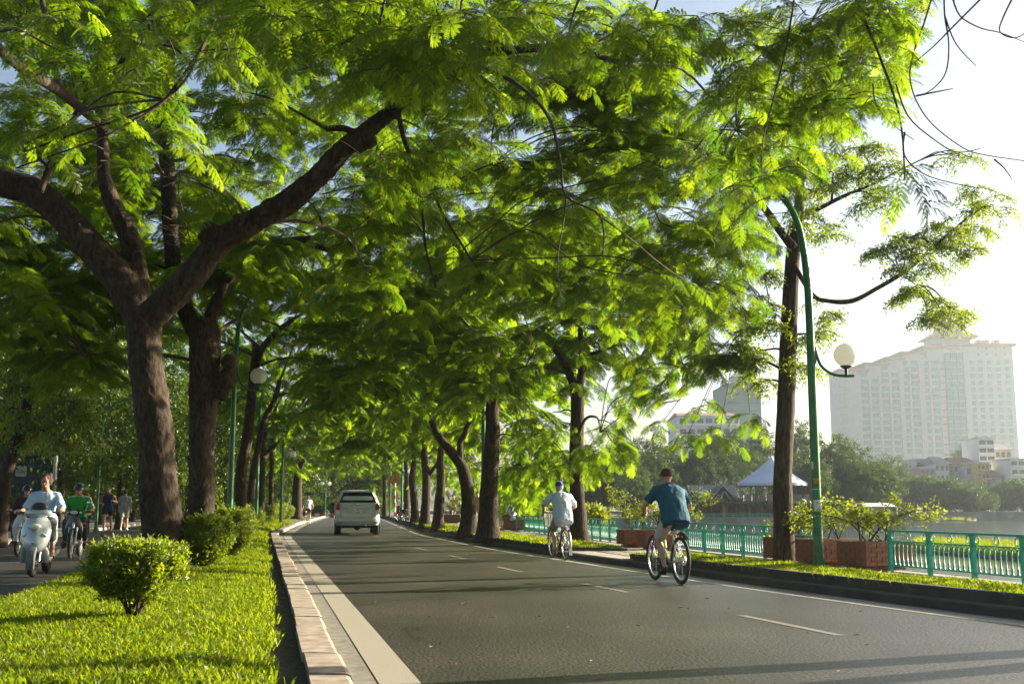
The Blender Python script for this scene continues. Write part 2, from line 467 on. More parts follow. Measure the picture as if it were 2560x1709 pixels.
br2 = yr(br[-1], 118, 1.6)
mb = MB(); wall_strip(mb, lambda y: [(LW(y) - .74, -.05), (LW(y) - .74, .13), (LW(y) - .5, .13), (LW(y) - .47, .10), (LW(y) - .47, -.05)], br2); mb.build('far_median_kerb', MT['concrete'], kind='structure')
br = yr(5, 48, 1.0)
add_kerb_row('opposite_median_kerb', ML, .22, .12, br, MT['concrete'], 1)
mb = MB(); wall_strip(mb, lambda y: [(ML(y), -.05), (ML(y), .12), (ML(y) + .22, .12), (ML(y) + .22, -.05)], yr(48, 118, 2)); mb.build('far_opposite_kerb', MT['concrete'], kind='structure')
# soil and lawn of the median
ME_R = lambda y: LW(y) - .99 - .05 * noise.noise(Vector((y * 1.7, 3, 0)))
strip('median_soil', lambda y: ML(y) + .2, lambda y: LW(y) - .72, .07, YL, MT['soil'])
mb = MB(); vs = []; YM = yr(4, 110, 1.0)
for y in YM:
    a = ML(y) + .22; b = ME_R(y)
    for k, t in enumerate((0, .15, .5, .85, 1)): vs.append((a + (b - a) * t, y, .09 + (.05, .075, .09, .075, .0)[k]))
mb.add(vs, [(5 * i + k, 5 * i + k + 1, 5 * i + k + 6, 5 * i + k + 5) for i in range(len(YM) - 1) for k in range(4)])
mb.build('median_lawn', MT['lawn_soil'], kind='structure', smooth=180)
# lake side: low kerb, grass beds with their own kerb, pavement
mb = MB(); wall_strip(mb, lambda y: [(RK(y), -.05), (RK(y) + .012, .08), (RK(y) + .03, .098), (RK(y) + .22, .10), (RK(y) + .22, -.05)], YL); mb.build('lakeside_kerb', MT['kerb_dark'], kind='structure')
PV = .12
strip('lakeside_pavement', lambda y: RK(y) + .2, lambda y: FL(y) + .32, PV - .024, YL, MT['concrete'])
mb = MB(); wall_strip(mb, lambda y: [(FL(y) + .10, PV - .05), (FL(y) + .10, PV + .012), (FL(y) + .36, PV + .012), (FL(y) + .36, -2.3)], YL); mb.build('lake_wall', MT['concrete'], kind='structure')
BEDS = [(4.0, 21.9), (25.8, 118.0)]
BEDW = lambda y: 1.12 if y < 23 else 1.25
for a, b in BEDS:
    ys = yr(a, b, 1.0 if b < 30 else 2.0)
    mb = MB()
    wall_strip(mb, lambda y: [(RK(y) + .25, .05), (RK(y) + .255, .205), (RK(y) + .27, .22), (RK(y) + .36, .22), (RK(y) + .36, .05)], ys)
    wall_strip(mb, lambda y: [(RK(y) + .25 + BEDW(y), .05), (RK(y) + .25 + BEDW(y), .15), (RK(y) + .33 + BEDW(y), .15), (RK(y) + .33 + BEDW(y), .05)], ys)
    for y0, dd in ((a, -.1), (b, .1)):
        yy0, yy1 = (y0 - .1, y0) if dd < 0 else (y0, y0 + .1)
        wall_strip(mb, lambda y: [(RK(y) + .25, .05), (RK(y) + .25, .212), (RK(y) + .33 + BEDW(y), .17), (RK(y) + .33 + BEDW(y), .05)], [yy0, yy1])
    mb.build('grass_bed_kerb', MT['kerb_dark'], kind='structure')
    strip('grass_bed_soil', lambda y: RK(y) + .35, lambda y: RK(y) + .27 + BEDW(y), .13, ys, MT['lawn_soil'], za=.19)
# paving slabs of the lakeside pavement
MT['slab'] = mat('slab', (.36, .325, .275), .9, var=.28, scale=2.2, bump=.3, bscale=90)
pav = bpy.data.objects.new('pavement_tiling', None); COL.objects.link(pav); pav["kind"] = 'structure'
_slab = MB().box((0, 0, 0), (.486, .486, .03)).mesh('paving_slab', MT['slab'])
cnt = 0
for i in range(0, 70):
    y = 10.6 + i * .5
    for k in range(8):
        dx = .29 + k * .5
        bed = any(a - .1 < y < b + .1 for a, b in BEDS)
        if bed: dx = BEDW(y) + .60 + k * .5
        x = RK(y) + dx
        if x > FL(y) - .16 or cnt >= 300: continue
        q = project((x, y, PV))
        if q is None or not (0 < q[0] < 2620): continue
        o = link('paving_slab', _slab, pav, loc=(x, y, PV - .012 + rng.uniform(-.003, .003)), rot=(rng.uniform(-.005, .005), rng.uniform(-.005, .005), math.atan(.25) + rng.uniform(-.004, .004))); cnt += 1
# far pavement of the other carriageway
mb = MB(); wall_strip(mb, lambda y: [(LS(y) - .2, -.05), (LS(y) - .2, .14), (LS(y), .12), (LS(y), -.05)], yr(5, 118, 2)); mb.build('park_kerb', MT['concrete'], kind='structure')
strip('park_pavement', lambda y: LS(y) - 3.2, lambda y: LS(y) - .2, .115, yr(5, 118, 2), MT['slab'])
strip('park_lawn', lambda y: LS(y) - 60, lambda y: LS(y) - 3.2, .09, yr(5, 118, 4), MT['lawn_soil'])
# the cross street where the road ends
strip('cross_street', lambda y: -90, lambda y: FL(y), .002, yr(122, 136, 7), MT['asphalt'])
# spit of land with the restaurant, and the far shore
MT['shore_wall'] = mat('shore_wall', (.20, .19, .16), .9, var=.3, scale=.6)
mb = MB(); mb.prism([(-20, 112), (12, 110), (37, 113), (37.5, 122), (30, 150), (-20, 160)], -2.1, .0); mb.build('restaurant_terrace', MT['shore_wall'], kind='structure')
mb = MB(); mb.prism([(30, 176), (70, 173), (100, 178), (420, 170), (420, 900), (-20, 900), (-20, 200)], -2.1, .3); mb.build('far_shore', MT['shore_wall'], kind='structure')
# ------------------------------------------------------------------ bark and leaves
def bark_mat(name, dark, light, stretch=(1, 1, .42), sc=9, bump=1.0):
    m = bpy.data.materials.new(name); nt, N, L, out = nodes_of(m)
    b = N.new("ShaderNodeBsdfPrincipled"); L.new(b.outputs[0], out.inputs[0]); b.inputs["Roughness"].default_value = .9; b.inputs["Specular IOR Level"].default_value = .2
    tc = N.new("ShaderNodeTexCoord"); mp = N.new("ShaderNodeMapping"); mp.inputs["Scale"].default_value = stretch; L.new(tc.outputs["Object"], mp.inputs[0])
    n = N.new("ShaderNodeTexNoise"); n.inputs["Scale"].default_value = sc; n.inputs["Detail"].default_value = 7; n.inputs["Roughness"].default_value = .65; L.new(mp.outputs[0], n.inputs[0])
    n2 = N.new("ShaderNodeTexNoise"); n2.inputs["Scale"].default_value = 1.3; n2.inputs["Detail"].default_value = 6; L.new(tc.outputs["Object"], n2.inputs[0])
    r = N.new("ShaderNodeValToRGB"); r.color_ramp.elements[0].position = .36; r.color_ramp.elements[1].position = .66
    r.color_ramp.elements[0].color = (*dark, 1); r.color_ramp.elements[1].color = (*light, 1); L.new(n.outputs[0], r.inputs[0])
    mx = N.new("ShaderNodeMixRGB"); mx.blend_type = 'MULTIPLY'; mx.inputs[0].default_value = .8
    r2 = N.new("ShaderNodeValToRGB"); r2.color_ramp.elements[0].position = .35; r2.color_ramp.elements[1].position = .65; r2.color_ramp.elements[0].color = (.55, .55, .5, 1); r2.color_ramp.elements[1].color = (1.2, 1.15, 1.1, 1)
    L.new(n2.outputs[0], r2.inputs[0]); L.new(r.outputs[0], mx.inputs[1]); L.new(r2.outputs[0], mx.inputs[2]); L.new(mx.outputs[0], b.inputs["Base Color"])
    bp = N.new("ShaderNodeBump"); bp.inputs["Strength"].default_value = bump; bp.inputs["Distance"].default_value = .03; L.new(n.outputs[0], bp.inputs["Height"]); L.new(bp.outputs[0], b.inputs["Normal"])
    return m
MT['bark'] = bark_mat('bark', (.022, .016, .011), (.078, .056, .038), sc=15)
MT['bark_fine'] = bark_mat('bark_fine', (.032, .024, .017), (.12, .088, .062), stretch=(1, 1, .2), sc=24, bump=1.0)
MT['twig'] = mat('twig', (.05, .036, .024), .9, var=.35, scale=20)
MT['feather'] = leaf_mat('feather_leaf', (.024, .055, .003), (.07, .10, .006), (.115, .26, .005), (.36, .51, .010), trans=.55, gloss=.02)
MT['feather_far'] = leaf_mat('feather_leaf_far', (.024, .055, .003), (.07, .10, .006), (.115, .26, .005), (.36, .51, .010), trans=.55, gloss=.012)
MT['broad'] = leaf_mat('broad_leaf', (.035, .065, .008), (.08, .11, .012), (.20, .31, .008), (.42, .52, .012), trans=.55, gloss=.05)
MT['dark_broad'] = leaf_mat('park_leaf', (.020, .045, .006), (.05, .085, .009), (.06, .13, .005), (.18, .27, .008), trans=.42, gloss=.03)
MT['shrub_leaf'] = leaf_mat('shrub_leaf', (.07, .11, .008), (.12, .13, .010), (.24, .36, .008), (.42, .50, .012), trans=.5, gloss=.035)
MT['bougain'] = leaf_mat('climber_leaf', (.06, .10, .010), (.11, .12, .012), (.20, .30, .010), (.36, .40, .016), trans=.5, gloss=.05)
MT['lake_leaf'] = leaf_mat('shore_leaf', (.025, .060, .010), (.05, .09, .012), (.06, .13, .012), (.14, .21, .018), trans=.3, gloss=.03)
MT['grass'] = leaf_mat('grass_blade', (.07, .12, .006), (.13, .14, .010), (.24, .38, .006), (.46, .52, .012), trans=.5, gloss=.02)

def feather_mesh(name, L, pairs, plen, nleaf, seed, detail):
    """a twice-divided leaf lying along +X: stalk, pairs of pinnae, each pinna a row of leaflets (or one narrow blade far off)"""
    r = random.Random(seed); mb = MB()
    def droop(t): return Vector((L * t, 0, -.22 * L * t * t))
    stalk = [droop(t / 5) for t in range(6)]
    mb.tube(stalk, [.0035, .003, .003, .0025, .002, .0012], 3, mat=1, cap=False)
    def pinna(base, d, ln, nrm):
        d = d.normalized(); side = nrm.cross(d).normalized(); n = side.cross(d) * -1
        bend = lambda t: base + d * (ln * t) - n * (.18 * ln * t * t)
        if detail:
            for i in range(nleaf):
                t = (i + .5) / nleaf; p = bend(t); w = ln * .15 * (math.sin(math.pi * (t * .86 + .12)) ** .6); hw = ln / nleaf * .44
                for s in (-1, 1):
                    q = p + side * (s * w) + d * (w * .35) + n * (-.12 * w + r.uniform(-.06, .06) * w)
                    mb.add([p - d * hw, q - d * hw * .5, q + d * hw * .7, p + d * hw], [(0, 1, 2, 3) if s > 0 else (3, 2, 1, 0)], 0)
            mb.tube([bend(0), bend(.5), bend(1)], [.0018, .0015, .0008], 3, mat=1, cap=False)
        else:
            w = ln * .10
            pts = [bend(0), bend(.2) + side * w * .8, bend(.6) + side * w, bend(1), bend(.6) - side * w, bend(.2) - side * w * .8]
            mb.add(pts, [(0, 1, 5), (1, 2, 4, 5), (2, 3, 4)], 0)
    for i in range(pairs):
        t = .16 + .8 * i / max(1, pairs - 1); base = droop(t)
        ln = plen * (.7 + .5 * math.sin(math.pi * (i + .7) / (pairs + .6))) * r.uniform(.88, 1.1)
        for s in (-1, 1):
            ang = math.radians(62 - 24 * t + r.uniform(-7, 7))
            d = Vector((math.cos(ang), s * math.sin(ang), -.12 - .25 * t + r.uniform(-.12, .12)))
            nrm = Vector((r.uniform(-.2, .2), r.uniform(-.25, .25) - s * .25, 1)).normalized()
            pinna(base, d, ln, nrm)
    pinna(droop(1), Vector((1, .15, -.5)), plen * .8, Vector((.3, 0, 1))); pinna(droop(1), Vector((1, -.3, -.45)), plen * .75, Vector((.3, 0, 1)))
    return mb

def leaf_cluster_mesh(n, size, spread, seed, droop=.2, wide=.42):
    """a short twig with n folded leaves"""
    r = random.Random(seed); mb = MB()
    mb.tube([(0, 0, 0), (spread * .6, 0, -.05 * spread), (spread * 1.1, 0, -.2 * spread)], [.006 * spread / .2, .005 * spread / .2, .002], 3, mat=1, cap=False)
    for i in range(n):
        t = r.random(); b = Vector((spread * 1.1 * t, 0, -.15 * spread * t * t)) + Vector([r.gauss(0, spread * .28) for _ in range(3)])
        d = Vector((r.uniform(-.2, 1), r.uniform(-1, 1), r.uniform(-.5, .5) - droop)).normalized()
        nrm = Vector((r.gauss(0, .45), r.gauss(0, .45), 1)).normalized(); s = nrm.cross(d)
        if s.length < .05: continue
        s.normalize(); nn = d.cross(s); L_ = size * r.uniform(.7, 1.15); w = L_ * wide
        mid = b + d * L_ * .5 - nn * .06 * L_
        mb.add([b, mid + s * w * .5 + nn * .1 * L_, b + d * L_ - nn * .12 * L_, mid - s * w * .5 + nn * .1 * L_, mid], [(0, 4, 1), (4, 2, 1), (0, 3, 4), (4, 3, 2)], 0)
    return mb

def src_object(name, mb, mats, smooth=None):
    o = bpy.data.objects.new(name, mb.mesh(name, mats, smooth)); return o     # a leaf shape; only ever seen as copies in a crown
SRC = {}
SRC['feather'] = [src_object('feather_leaf', feather_mesh('f', .50, 6, .19, 11, s, True), [MT['feather'], MT['twig']]) for s in (1, 2, 3)]
SRC['feather_mid'] = [src_object('feather_leaf', feather_mesh('f', .50, 7, .20, 7, s, True), [MT['feather_far'], MT['twig']]) for s in (4, 5)]
SRC['feather_far'] = [src_object('feather_leaf', feather_mesh('f', .60, 10, .23, 1, s, False), [MT['feather_far'], MT['twig']]) for s in (6, 7)]
SRC['small_broad'] = [src_object('leaf_cluster', leaf_cluster_mesh(17, .085, .22, s, .35, .36), [MT['broad'], MT['twig']]) for s in (11, 12, 13)]
SRC['big_broad'] = [src_object('leaf_cluster', leaf_cluster_mesh(14, .15, .28, s, .5, .5), [MT['broad'], MT['twig']]) for s in (14, 15)]
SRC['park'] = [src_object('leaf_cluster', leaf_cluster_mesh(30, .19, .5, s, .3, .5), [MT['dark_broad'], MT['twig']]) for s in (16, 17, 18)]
SRC['shrub'] = [src_object('leaf_cluster', leaf_cluster_mesh(18, .042, .075, s, -.35, .5), [MT['shrub_leaf'], MT['twig']]) for s in (21, 22, 23)]
SRC['climber'] = [src_object('leaf_cluster', leaf_cluster_mesh(9, .065, .13, s, .1, .62), [MT['bougain'], MT['twig']]) for s in (24, 25)]
SRC['lake'] = [src_object('leaf_cluster', leaf_cluster_mesh(44, .30, .75, s, .25, .55), [MT['lake_leaf'], MT['twig']]) for s in (27, 28, 29)]

_groups = {}
def scatter_group(key):
    if key in _groups: return _groups[key]
    ng = bpy.data.node_groups.new("scatter_" + key, 'GeometryNodeTree')
    ng.interface.new_socket("Geometry", in_out='INPUT', socket_type='NodeSocketGeometry')
    ng.interface.new_socket("Geometry", in_out='OUTPUT', socket_type='NodeSocketGeometry')
    N, L = ng.nodes, ng.links
    gi = N.new("NodeGroupInput"); go = N.new("NodeGroupOutput")
    iop = N.new("GeometryNodeInstanceOnPoints")
    g2i = N.new("GeometryNodeGeometryToInstance")
    for o in reversed(SRC[key]):
        oi = N.new("GeometryNodeObjectInfo"); oi.inputs["Object"].default_value = o
        L.new(oi.outputs["Geometry"], g2i.inputs[0])
    def attr(nm, ty):
        a = N.new("GeometryNodeInputNamedAttribute"); a.data_type = ty; a.inputs["Name"].default_value = nm; return a.outputs["Attribute"]
    L.new(gi.outputs[0], iop.inputs["Points"]); L.new(g2i.outputs[0], iop.inputs["Instance"])
    iop.inputs["Pick Instance"].default_value = True
    L.new(attr("pick", 'INT'), iop.inputs["Instance Index"])
    e2r = N.new("FunctionNodeEulerToRotation"); L.new(attr("rot", 'FLOAT_VECTOR'), e2r.inputs[0]); L.new(e2r.outputs[0], iop.inputs["Rotation"])
    L.new(attr("scl", 'FLOAT'), iop.inputs["Scale"])
    L.new(iop.outputs[0], go.inputs[0])
    _groups[key] = ng; return ng
def scatter(name, key, pts, rots, scls, parent=None, kind='stuff', label=None, origin=(0, 0, 0)):
    me = bpy.data.meshes.new(name); n = len(pts)
    P_ = np.array(pts, dtype=np.float32).reshape(-1, 3) - np.array(origin, dtype=np.float32)
    me.vertices.add(n); me.vertices.foreach_set("co", P_.ravel())
    a = me.attributes.new("rot", 'FLOAT_VECTOR', 'POINT'); a.data.foreach_set("vector", np.array(rots, dtype=np.float32).ravel())
    a = me.attributes.new("scl", 'FLOAT', 'POINT'); a.data.foreach_set("value", np.array(scls, dtype=np.float32))
    a = me.attributes.new("pick", 'INT', 'POINT'); a.data.foreach_set("value", np.array([rng.randrange(len(SRC[key])) for _ in range(n)], dtype=np.int32))
    o = link(name, me, parent, kind, label)
    md = o.modifiers.new("scatter", 'NODES'); md.node_group = scatter_group(key)
    return o

def euler_x(d, up, roll=0.0):
    d = d.normalized(); s = up.cross(d)
    if s.length < 1e-4: s = Vector((0, 1, 0))
    s.normalize(); u = d.cross(s)
    M_ = Matrix((d, s, u)).transposed()
    if roll: M_ = M_ @ Matrix.Rotation(roll, 3, 'X')
    return M_.to_euler()

# ------------------------------------------------------------------ trees
# open sky over the lake, outlined in the photograph: nothing grows there
SKY = [(2345, -400), (2330, 60), (2300, 330), (2150, 380), (2080, 560), (1960, 640), (1930, 840), (1890, 930), (1790, 945), (1710, 985), (1630, 1030), (1600, 1050), (1600, 1180), (1480, 1215), (1380, 1230), (1380, 1400), (4200, 1400), (4200, -400)]
def in_poly(q, poly):
    x, y = q; c = False; n = len(poly)
    for i in range(n):
        x1, y1 = poly[i]; x2, y2 = poly[(i + 1) % n]
        if (y1 > y) != (y2 > y) and x < (x2 - x1) * (y - y1) / (y2 - y1) + x1: c = not c
    return c
def open_sky(p, m=0.0):
    q = project(p)
    if q is None: return False
    if in_poly(q, SKY): return True
    if m:
        d = m * pxm(max(4, p[1]))
        for dx, dy in ((d, 0), (0, d), (0, -d), (-d, 0)):
            if in_poly((q[0] + dx, q[1] + dy), SKY): return True
    return False

# nothing hangs in front of the heavy wood that the photograph shows clear
WOOD = []           # (pixel polyline, half width in pixels, distance)
def before_wood(p):
    q = project(p)
    if q is None: return False
    for pl, hw, Y in WOOD:
        if p[1] > Y: continue
        for (x1, y1), (x2, y2) in zip(pl[:-1], pl[1:]):
            dx, dy = x2 - x1, y2 - y1; t = max(0, min(1, ((q[0] - x1) * dx + (q[1] - y1) * dy) / (dx * dx + dy * dy)))
            if (q[0] - x1 - t * dx) ** 2 + (q[1] - y1 - t * dy) ** 2 < hw * hw: return True
    return False

class Tree:
    def __init__(self, name, label, cat, base, key='feather', group=None, bark='bark', seed=1):
        self.root = thing(name, label, cat, base, 0, group); self.base = Vector(base); self.key = key; self.bark = bark
        self.skel = []; self.twigs = MB(); self.sp = []; self.r = random.Random(seed); self.seed = seed; self.sprays = {}
    def trunk(self, pts, rad, name='trunk', n=14, sub=8, nz=.10, ns=1.6, flare=0.0, knots=(), limbs=()):
        """pts world points, rad metres; limbs: list of (pts, rad) fused with the trunk into one surface"""
        mb = MB()
        def one(p, r, fl):
            q = crom(p, sub); rr = lerpl(r, sub)
            if fl:
                L0 = 0
                for i in range(len(q)):
                    h = q[i].z - q[0].z
                    rr[i] *= 1 + fl * math.exp(-h / .28)
            mb.tube([x - self.base for x in q], rr, n, nz=nz, ns=ns, seed=self.seed)
            step = max(1, sub // 3)
            for i in range(0, len(q), step): self.skel.append((q[i], rr[i]))
        one(pts, rad, flare)
        for p, r in limbs: one(p, r, 0)
        for c, r in knots:
            mb.ell(Vector(c) - self.base, r, n=10, m=8)
        o = mb.build(name, MT[self.bark], self.root, smooth=180)
        if limbs or knots:
            md = o.modifiers.new("one_surface", 'REMESH'); md.mode = 'VOXEL'; md.voxel_size = .035; md.use_smooth_shade = True
            ms = o.modifiers.new("smooth", 'SMOOTH'); ms.factor = .5; ms.iterations = 4
            tx = bpy.data.textures.new('bark_lumps', 'CLOUDS'); tx.noise_scale = .07; tx.noise_depth = 4
            dm = o.modifiers.new("lumps", 'DISPLACE'); dm.texture = tx; dm.strength = .045; dm.mid_level = .5; dm.texture_coords = 'LOCAL'
        return o
    def limb(self, pts, rad, n=9, sub=6, name='limb'):
        q = crom(pts, sub); rr = lerpl(rad, sub); mb = MB()
        mb.tube([x - self.base for x in q], rr, n, nz=.12, ns=2.2, seed=self.seed + len(self.skel))
        for i in range(0, len(q), 2): self.skel.append((q[i], rr[i]))
        return mb.build(name, MT[self.bark], self.root, smooth=180)
    def twig(self, pts, r0, r1, n=4, sub=4):
        q = crom(pts, sub); m = len(q)
        self.twigs.tube([x - self.base for x in q], [r0 + (r1 - r0) * i / (m - 1) for i in range(m)], n, cap=False)
        return q
    br = .030
    def branch_to(self, c, r0=None):
        r0 = r0 or self.br
        """a branch from the nearest wood to c"""
        best = min(self.skel, key=lambda s: (s[0] - c).length + (1.2 * max(0, s[0].z - c.z)) + (0 if s[1] > .012 else 3))
        a = best[0]; d = c - a; ln = d.length
        if ln < .25: return
        r0 = min(max(best[1] * .7, .012), .02 + .012 * ln, r0 + .008 * ln)
        j = lambda s: Vector([self.r.uniform(-s, s) for _ in range(3)])
        pts = [a, a.lerp(c, .35) + Vector((0, 0, .12 * ln)) + j(.07 * ln), a.lerp(c, .7) + Vector((0, 0, .10 * ln)) + j(.06 * ln), c]
        q = self.twig(pts, r0, .010, 5, 4)
        for i in range(3, len(q), 3): self.skel.append((q[i], r0 + (.010 - r0) * i / len(q)))
    def pad(self, c, R=1.0, twigs=6, per=8, scale=1.0, droop=.25, key=None, link_=True, thick=.22, check=True):
        """a spreading tuft: twigs fan out from c, leaves stand along them"""
        c = Vector(c)
        if link_: self.branch_to(c)
        key = key or self.key; S = self.sprays.setdefault(key, ([], [], []))
        a0 = self.r.uniform(0, 6.28)
        for k in range(twigs):
            a = a0 + 2 * math.pi * k / twigs + self.r.uniform(-.4, .4); ln = R * self.r.uniform(.6, 1.1)
            d = Vector((math.cos(a), math.sin(a), self.r.uniform(-.25, .3)))
            s = c + Vector([self.r.gauss(0, thick * R * .4), self.r.gauss(0, thick * R * .4), self.r.gauss(0, thick * R)])
            pts = [s, s + d * ln * .5, s + d * ln - Vector((0, 0, droop * ln))]
            q = crom(pts, 4)
            if check and open_sky(q[-1]): continue
            if before_wood(q[-1]) and check: continue
            self.twigs.tube([x - self.base for x in q], [.008, .007, .006, .005, .0045, .004, .0035, .003, .002][:len(q)], 3, cap=False)
            for i in range(per):
                t = (i + .6) / per; idx = t * (len(q) - 1); i0 = min(int(idx), len(q) - 2); p = q[i0].lerp(q[i0 + 1], idx - i0)
                tan = (q[i0 + 1] - q[i0]).normalized(); sd = 1 if i % 2 else -1
                side = Vector((-tan.y, tan.x, 0)).normalized() * sd
                w = self.r.uniform(.35, 1.3) if t < .9 else .15
                dd = (tan + side * w + Vector((0, 0, self.r.uniform(-.45, .12)))).normalized()
                tip = p + dd * .45 * scale
                if check and (open_sky(tip) or before_wood(tip) or before_wood(p)): continue
                up = Vector((self.r.gauss(0, .28), self.r.gauss(0, .28), 1)).normalized()
                S[0].append(p); S[1].append(tuple(euler_x(dd, up))); S[2].append(scale * self.r.uniform(.75, 1.15))
    def pads_in(self, n, cen, rad, zmin=3.6, R=(.8, 1.3), shell=.55, per=8, twigs=6, scale=1.0, edge=.35, mask=None, droop=.25, zmax=99):
        cen = Vector(cen); got = []; tries = 0
        while len(got) < n and tries < n * 40:
            tries += 1
            v = Vector([self.r.gauss(0, 1) for _ in range(3)]).normalized() * (shell + (1 - shell) * self.r.random()) ** .6
            p = cen + Vector((v.x * rad[0], v.y * rad[1], v.z * rad[2]))
            if p.z < zmin or p.z > zmax or p.y < 5.5: continue
            if open_sky(p, edge): continue
            if mask and not mask(p): continue
            if any((p - q).length < .55 for q in got): continue
            got.append(p)
        if self.skel:
            top = max(self.skel, key=lambda s: s[1] * 0 + s[0].z)[0]
            got.sort(key=lambda p: min((p - s[0]).length for s in self.skel[:40]))
        for p in got: self.pad(p, self.r.uniform(*R), twigs, per, scale, droop)
        return got
    def finish(self, crown='crown', near_parts=0):
        """near_parts: that many leaves, those showing largest, become objects of their own"""
        for key, (a, b, c) in self.sprays.items():
            if near_parts:
                def show(i):
                    q = project(a[i])
                    if q is None or not (-60 < q[0] < 2620 and -60 < q[1] < 1709): return 1e6
                    return a[i].y
                order = sorted(range(len(a)), key=show); own = set(order[:near_parts])
                for i in own:
                    link('feather_leaf', self.r.choice(SRC[key]).data, self.root, loc=a[i] - self.base, rot=b[i], scale=c[i])
                keep = [i for i in range(len(a)) if i not in own]
                a = [a[i] for i in keep]; b = [b[i] for i in keep]; c = [c[i] for i in keep]
            if a: scatter(crown, key, a, b, c, self.root, 'stuff', origin=self.base)
        if self.twigs.v: self.twigs.build('twig', MT['twig'], self.root, smooth=180, kind='stuff')

PX = lambda lst, Y: [P(a, b, Y if len(t) == 0 else t[0]) for a, b, *t in lst]
def rpx(w, Y): return w / 2.0 / pxm(Y) * .84

# --- the big forked tree on the median lawn
Y1 = G(420, 1428, .16).y
b1 = G(424, 1430, .14)
t1 = Tree('spreading_tree', 'thick forked tree on the median lawn with one heavy limb reaching over the road', 'tree', b1, 'feather', seed=3)
tp = [b1 - Vector((0, 0, .15))] + PX([(408, 1330), (396, 1200), (386, 1060), (370, 945), (360, 850), (352, 770)], Y1)
tr = [rpx(w, Y1) for w in (138, 124, 110, 102, 98, 102, 112)]
WOOD += [([(424, 1430), (386, 1060), (352, 770)], 120, Y1 + .5), ([(352, 770), (490, 680), (620, 560), (789, 446), (932, 316)], 80, Y1 + .4), ([(352, 800), (220, 610), (80, 478), (-60, 430)], 80, Y1 + .4),
         ([(352, 770), (325, 600), (262, 450), (256, 360)], 45, Y1 + .3), ([(504, 1300), (504, 1000), (510, 800)], 80, 25.3), ([(545, 800), (550, 700)], 45, 25), ([(430, 620), (412, 420)], 40, 25),
         ([(604, 1270), (626, 1020), (650, 880)], 40, 35), ([(632, 1250), (660, 1050), (695, 960)], 26, 43), ([(1450, 1355), (1442, 1000), (1400, 890)], 92, 27), ([(1446, 985), (1456, 880)], 84, 27), ([(1222, 1340), (1232, 1040)], 52, 33),
         ([(1170, 1330), (1150, 1165), (1096, 1090)], 34, 37.5), ([(1094, 1310), (1102, 1140)], 26, 46), ([(1062, 1300), (1064, 1160)], 22, 53), ([(655, 1270), (660, 1110)], 18, 53), ([(1958, 1400), (1968, 930)], 45, 18), ([(1972, 900), (1978, 720), (1996, 560), (2000, 450)], 26, 18), ([(2032, 820), (2010, 680), (1985, 580), (1945, 505)], 30, 16.5)]
left_l = (PX([(352, 800), (300, 700), (220, 610), (150, 535), (80, 478), (0, 455), (-120, 380), (-260, 250)], Y1), [rpx(w, Y1) for w in (90, 96, 94, 92, 90, 84, 74, 60)])
mid_l = (PX([(352, 790), (345, 690), (325, 600), (288, 520), (262, 450), (258, 380), (256, 330), (262, 270), (300, 170), (370, 60), (440, -80)], Y1 + .2), [rpx(w, Y1) for w in (80, 66, 62, 56, 44, 38, 34, 32, 30, 28, 22)])
right_l = (PX([(365, 800), (430, 740), (490, 680), (540, 612), (620, 560), (707, 512), (789, 446), (860, 372), (932, 316), (994, 270), (1035, 252, Y1 - 1.9)], Y1 - .6) , [rpx(w, Y1) for w in (86, 86, 80, 76, 74, 72, 66, 62, 54, 44, 22)])
for i, p in enumerate(right_l[0]): p.y = p.y  # depth stays that of the trunk
kn = [(P(330, 600, Y1 - .15), .13), (P(345, 640, Y1 - .2), .10), (P(670, 516, Y1 - .75), .125), (P(690, 508, Y1 - .8), .08), (P(652, 528, Y1 - .9), .07), (P(524, 572, Y1 - .7), .13), (P(505, 590, Y1 - .75), .08), (P(596, 548, Y1 - .95), .10), (P(918, 352, Y1 - .72), (.16, .14, .13)), (P(900, 372, Y1 - .75), .09), (P(350, 665, Y1 - .25), .08)]
t1.trunk(tp, tr, n=26, sub=8, nz=.10, flare=.55, knots=kn, limbs=[left_l, mid_l, right_l])
t1.limb(PX([(985, 275), (1008, 205), (1012, 120), (1015, 30), (1040, -80)], Y1 - .6), [.13, .11, .08, .07, .05])
t1.limb(PX([(990, 275), (965, 220), (900, 190), (850, 196)], Y1 - .7), [.11, .08, .06, .05])
t1.limb(PX([(900, 345), (865, 322), (815, 322)], Y1 - .7), [.06, .055, .045])
t1.limb(PX([(1010, 200), (1100, 140), (1230, 130, 14), (1400, 120, 13), (1560, 160, 12.5)], Y1 - .6), [.09, .07, .06, .05, .03])
t1.twig(PX([(1060, 150), (1180, 165, 14), (1290, 210, 13.6), (1370, 290, 13.2), (1400, 400, 13), (1415, 490, 13), (1500, 540, 12.6), (1508, 640, 12.5)], Y1 - .6), .034, .008, 7, 5)
t1.twig(PX([(1415, 490, 13), (1408, 560, 13), (1395, 640, 13.2), (1400, 740, 13.4)], 13), .012, .004, 5, 5)
t1.twig(PX([(1500, 540, 12.6), (1580, 600, 13), (1680, 680, 14), (1790, 740, 15)], 13), .011, .004, 5, 5)
t1.limb(PX([(996, 285), (1010, 350), (1040, 430), (1056, 520), (1064, 620), (1090, 720)], Y1 - .9), [.04, .035, .03, .025, .02, .012])
t1.limb(PX([(1040, 430), (1075, 470), (1110, 540), (1160, 620), (1210, 700)], Y1 - .9), [.03, .025, .02, .016, .010])
t1.limb(PX([(262, 300), (200, 190), (120, 110), (40, 60)], Y1), [.09, .08, .06, .05])
t1.limb(PX([(100, 480), (140, 380), (210, 260), (330, 180), (480, 60)], Y1 - 1.5), [.05, .045, .04, .035, .03])
t1.limb(PX([(370, 60), (520, 0, 13), (700, -60, 11), (900, -60, 9)], Y1), [.10, .08, .06, .04])
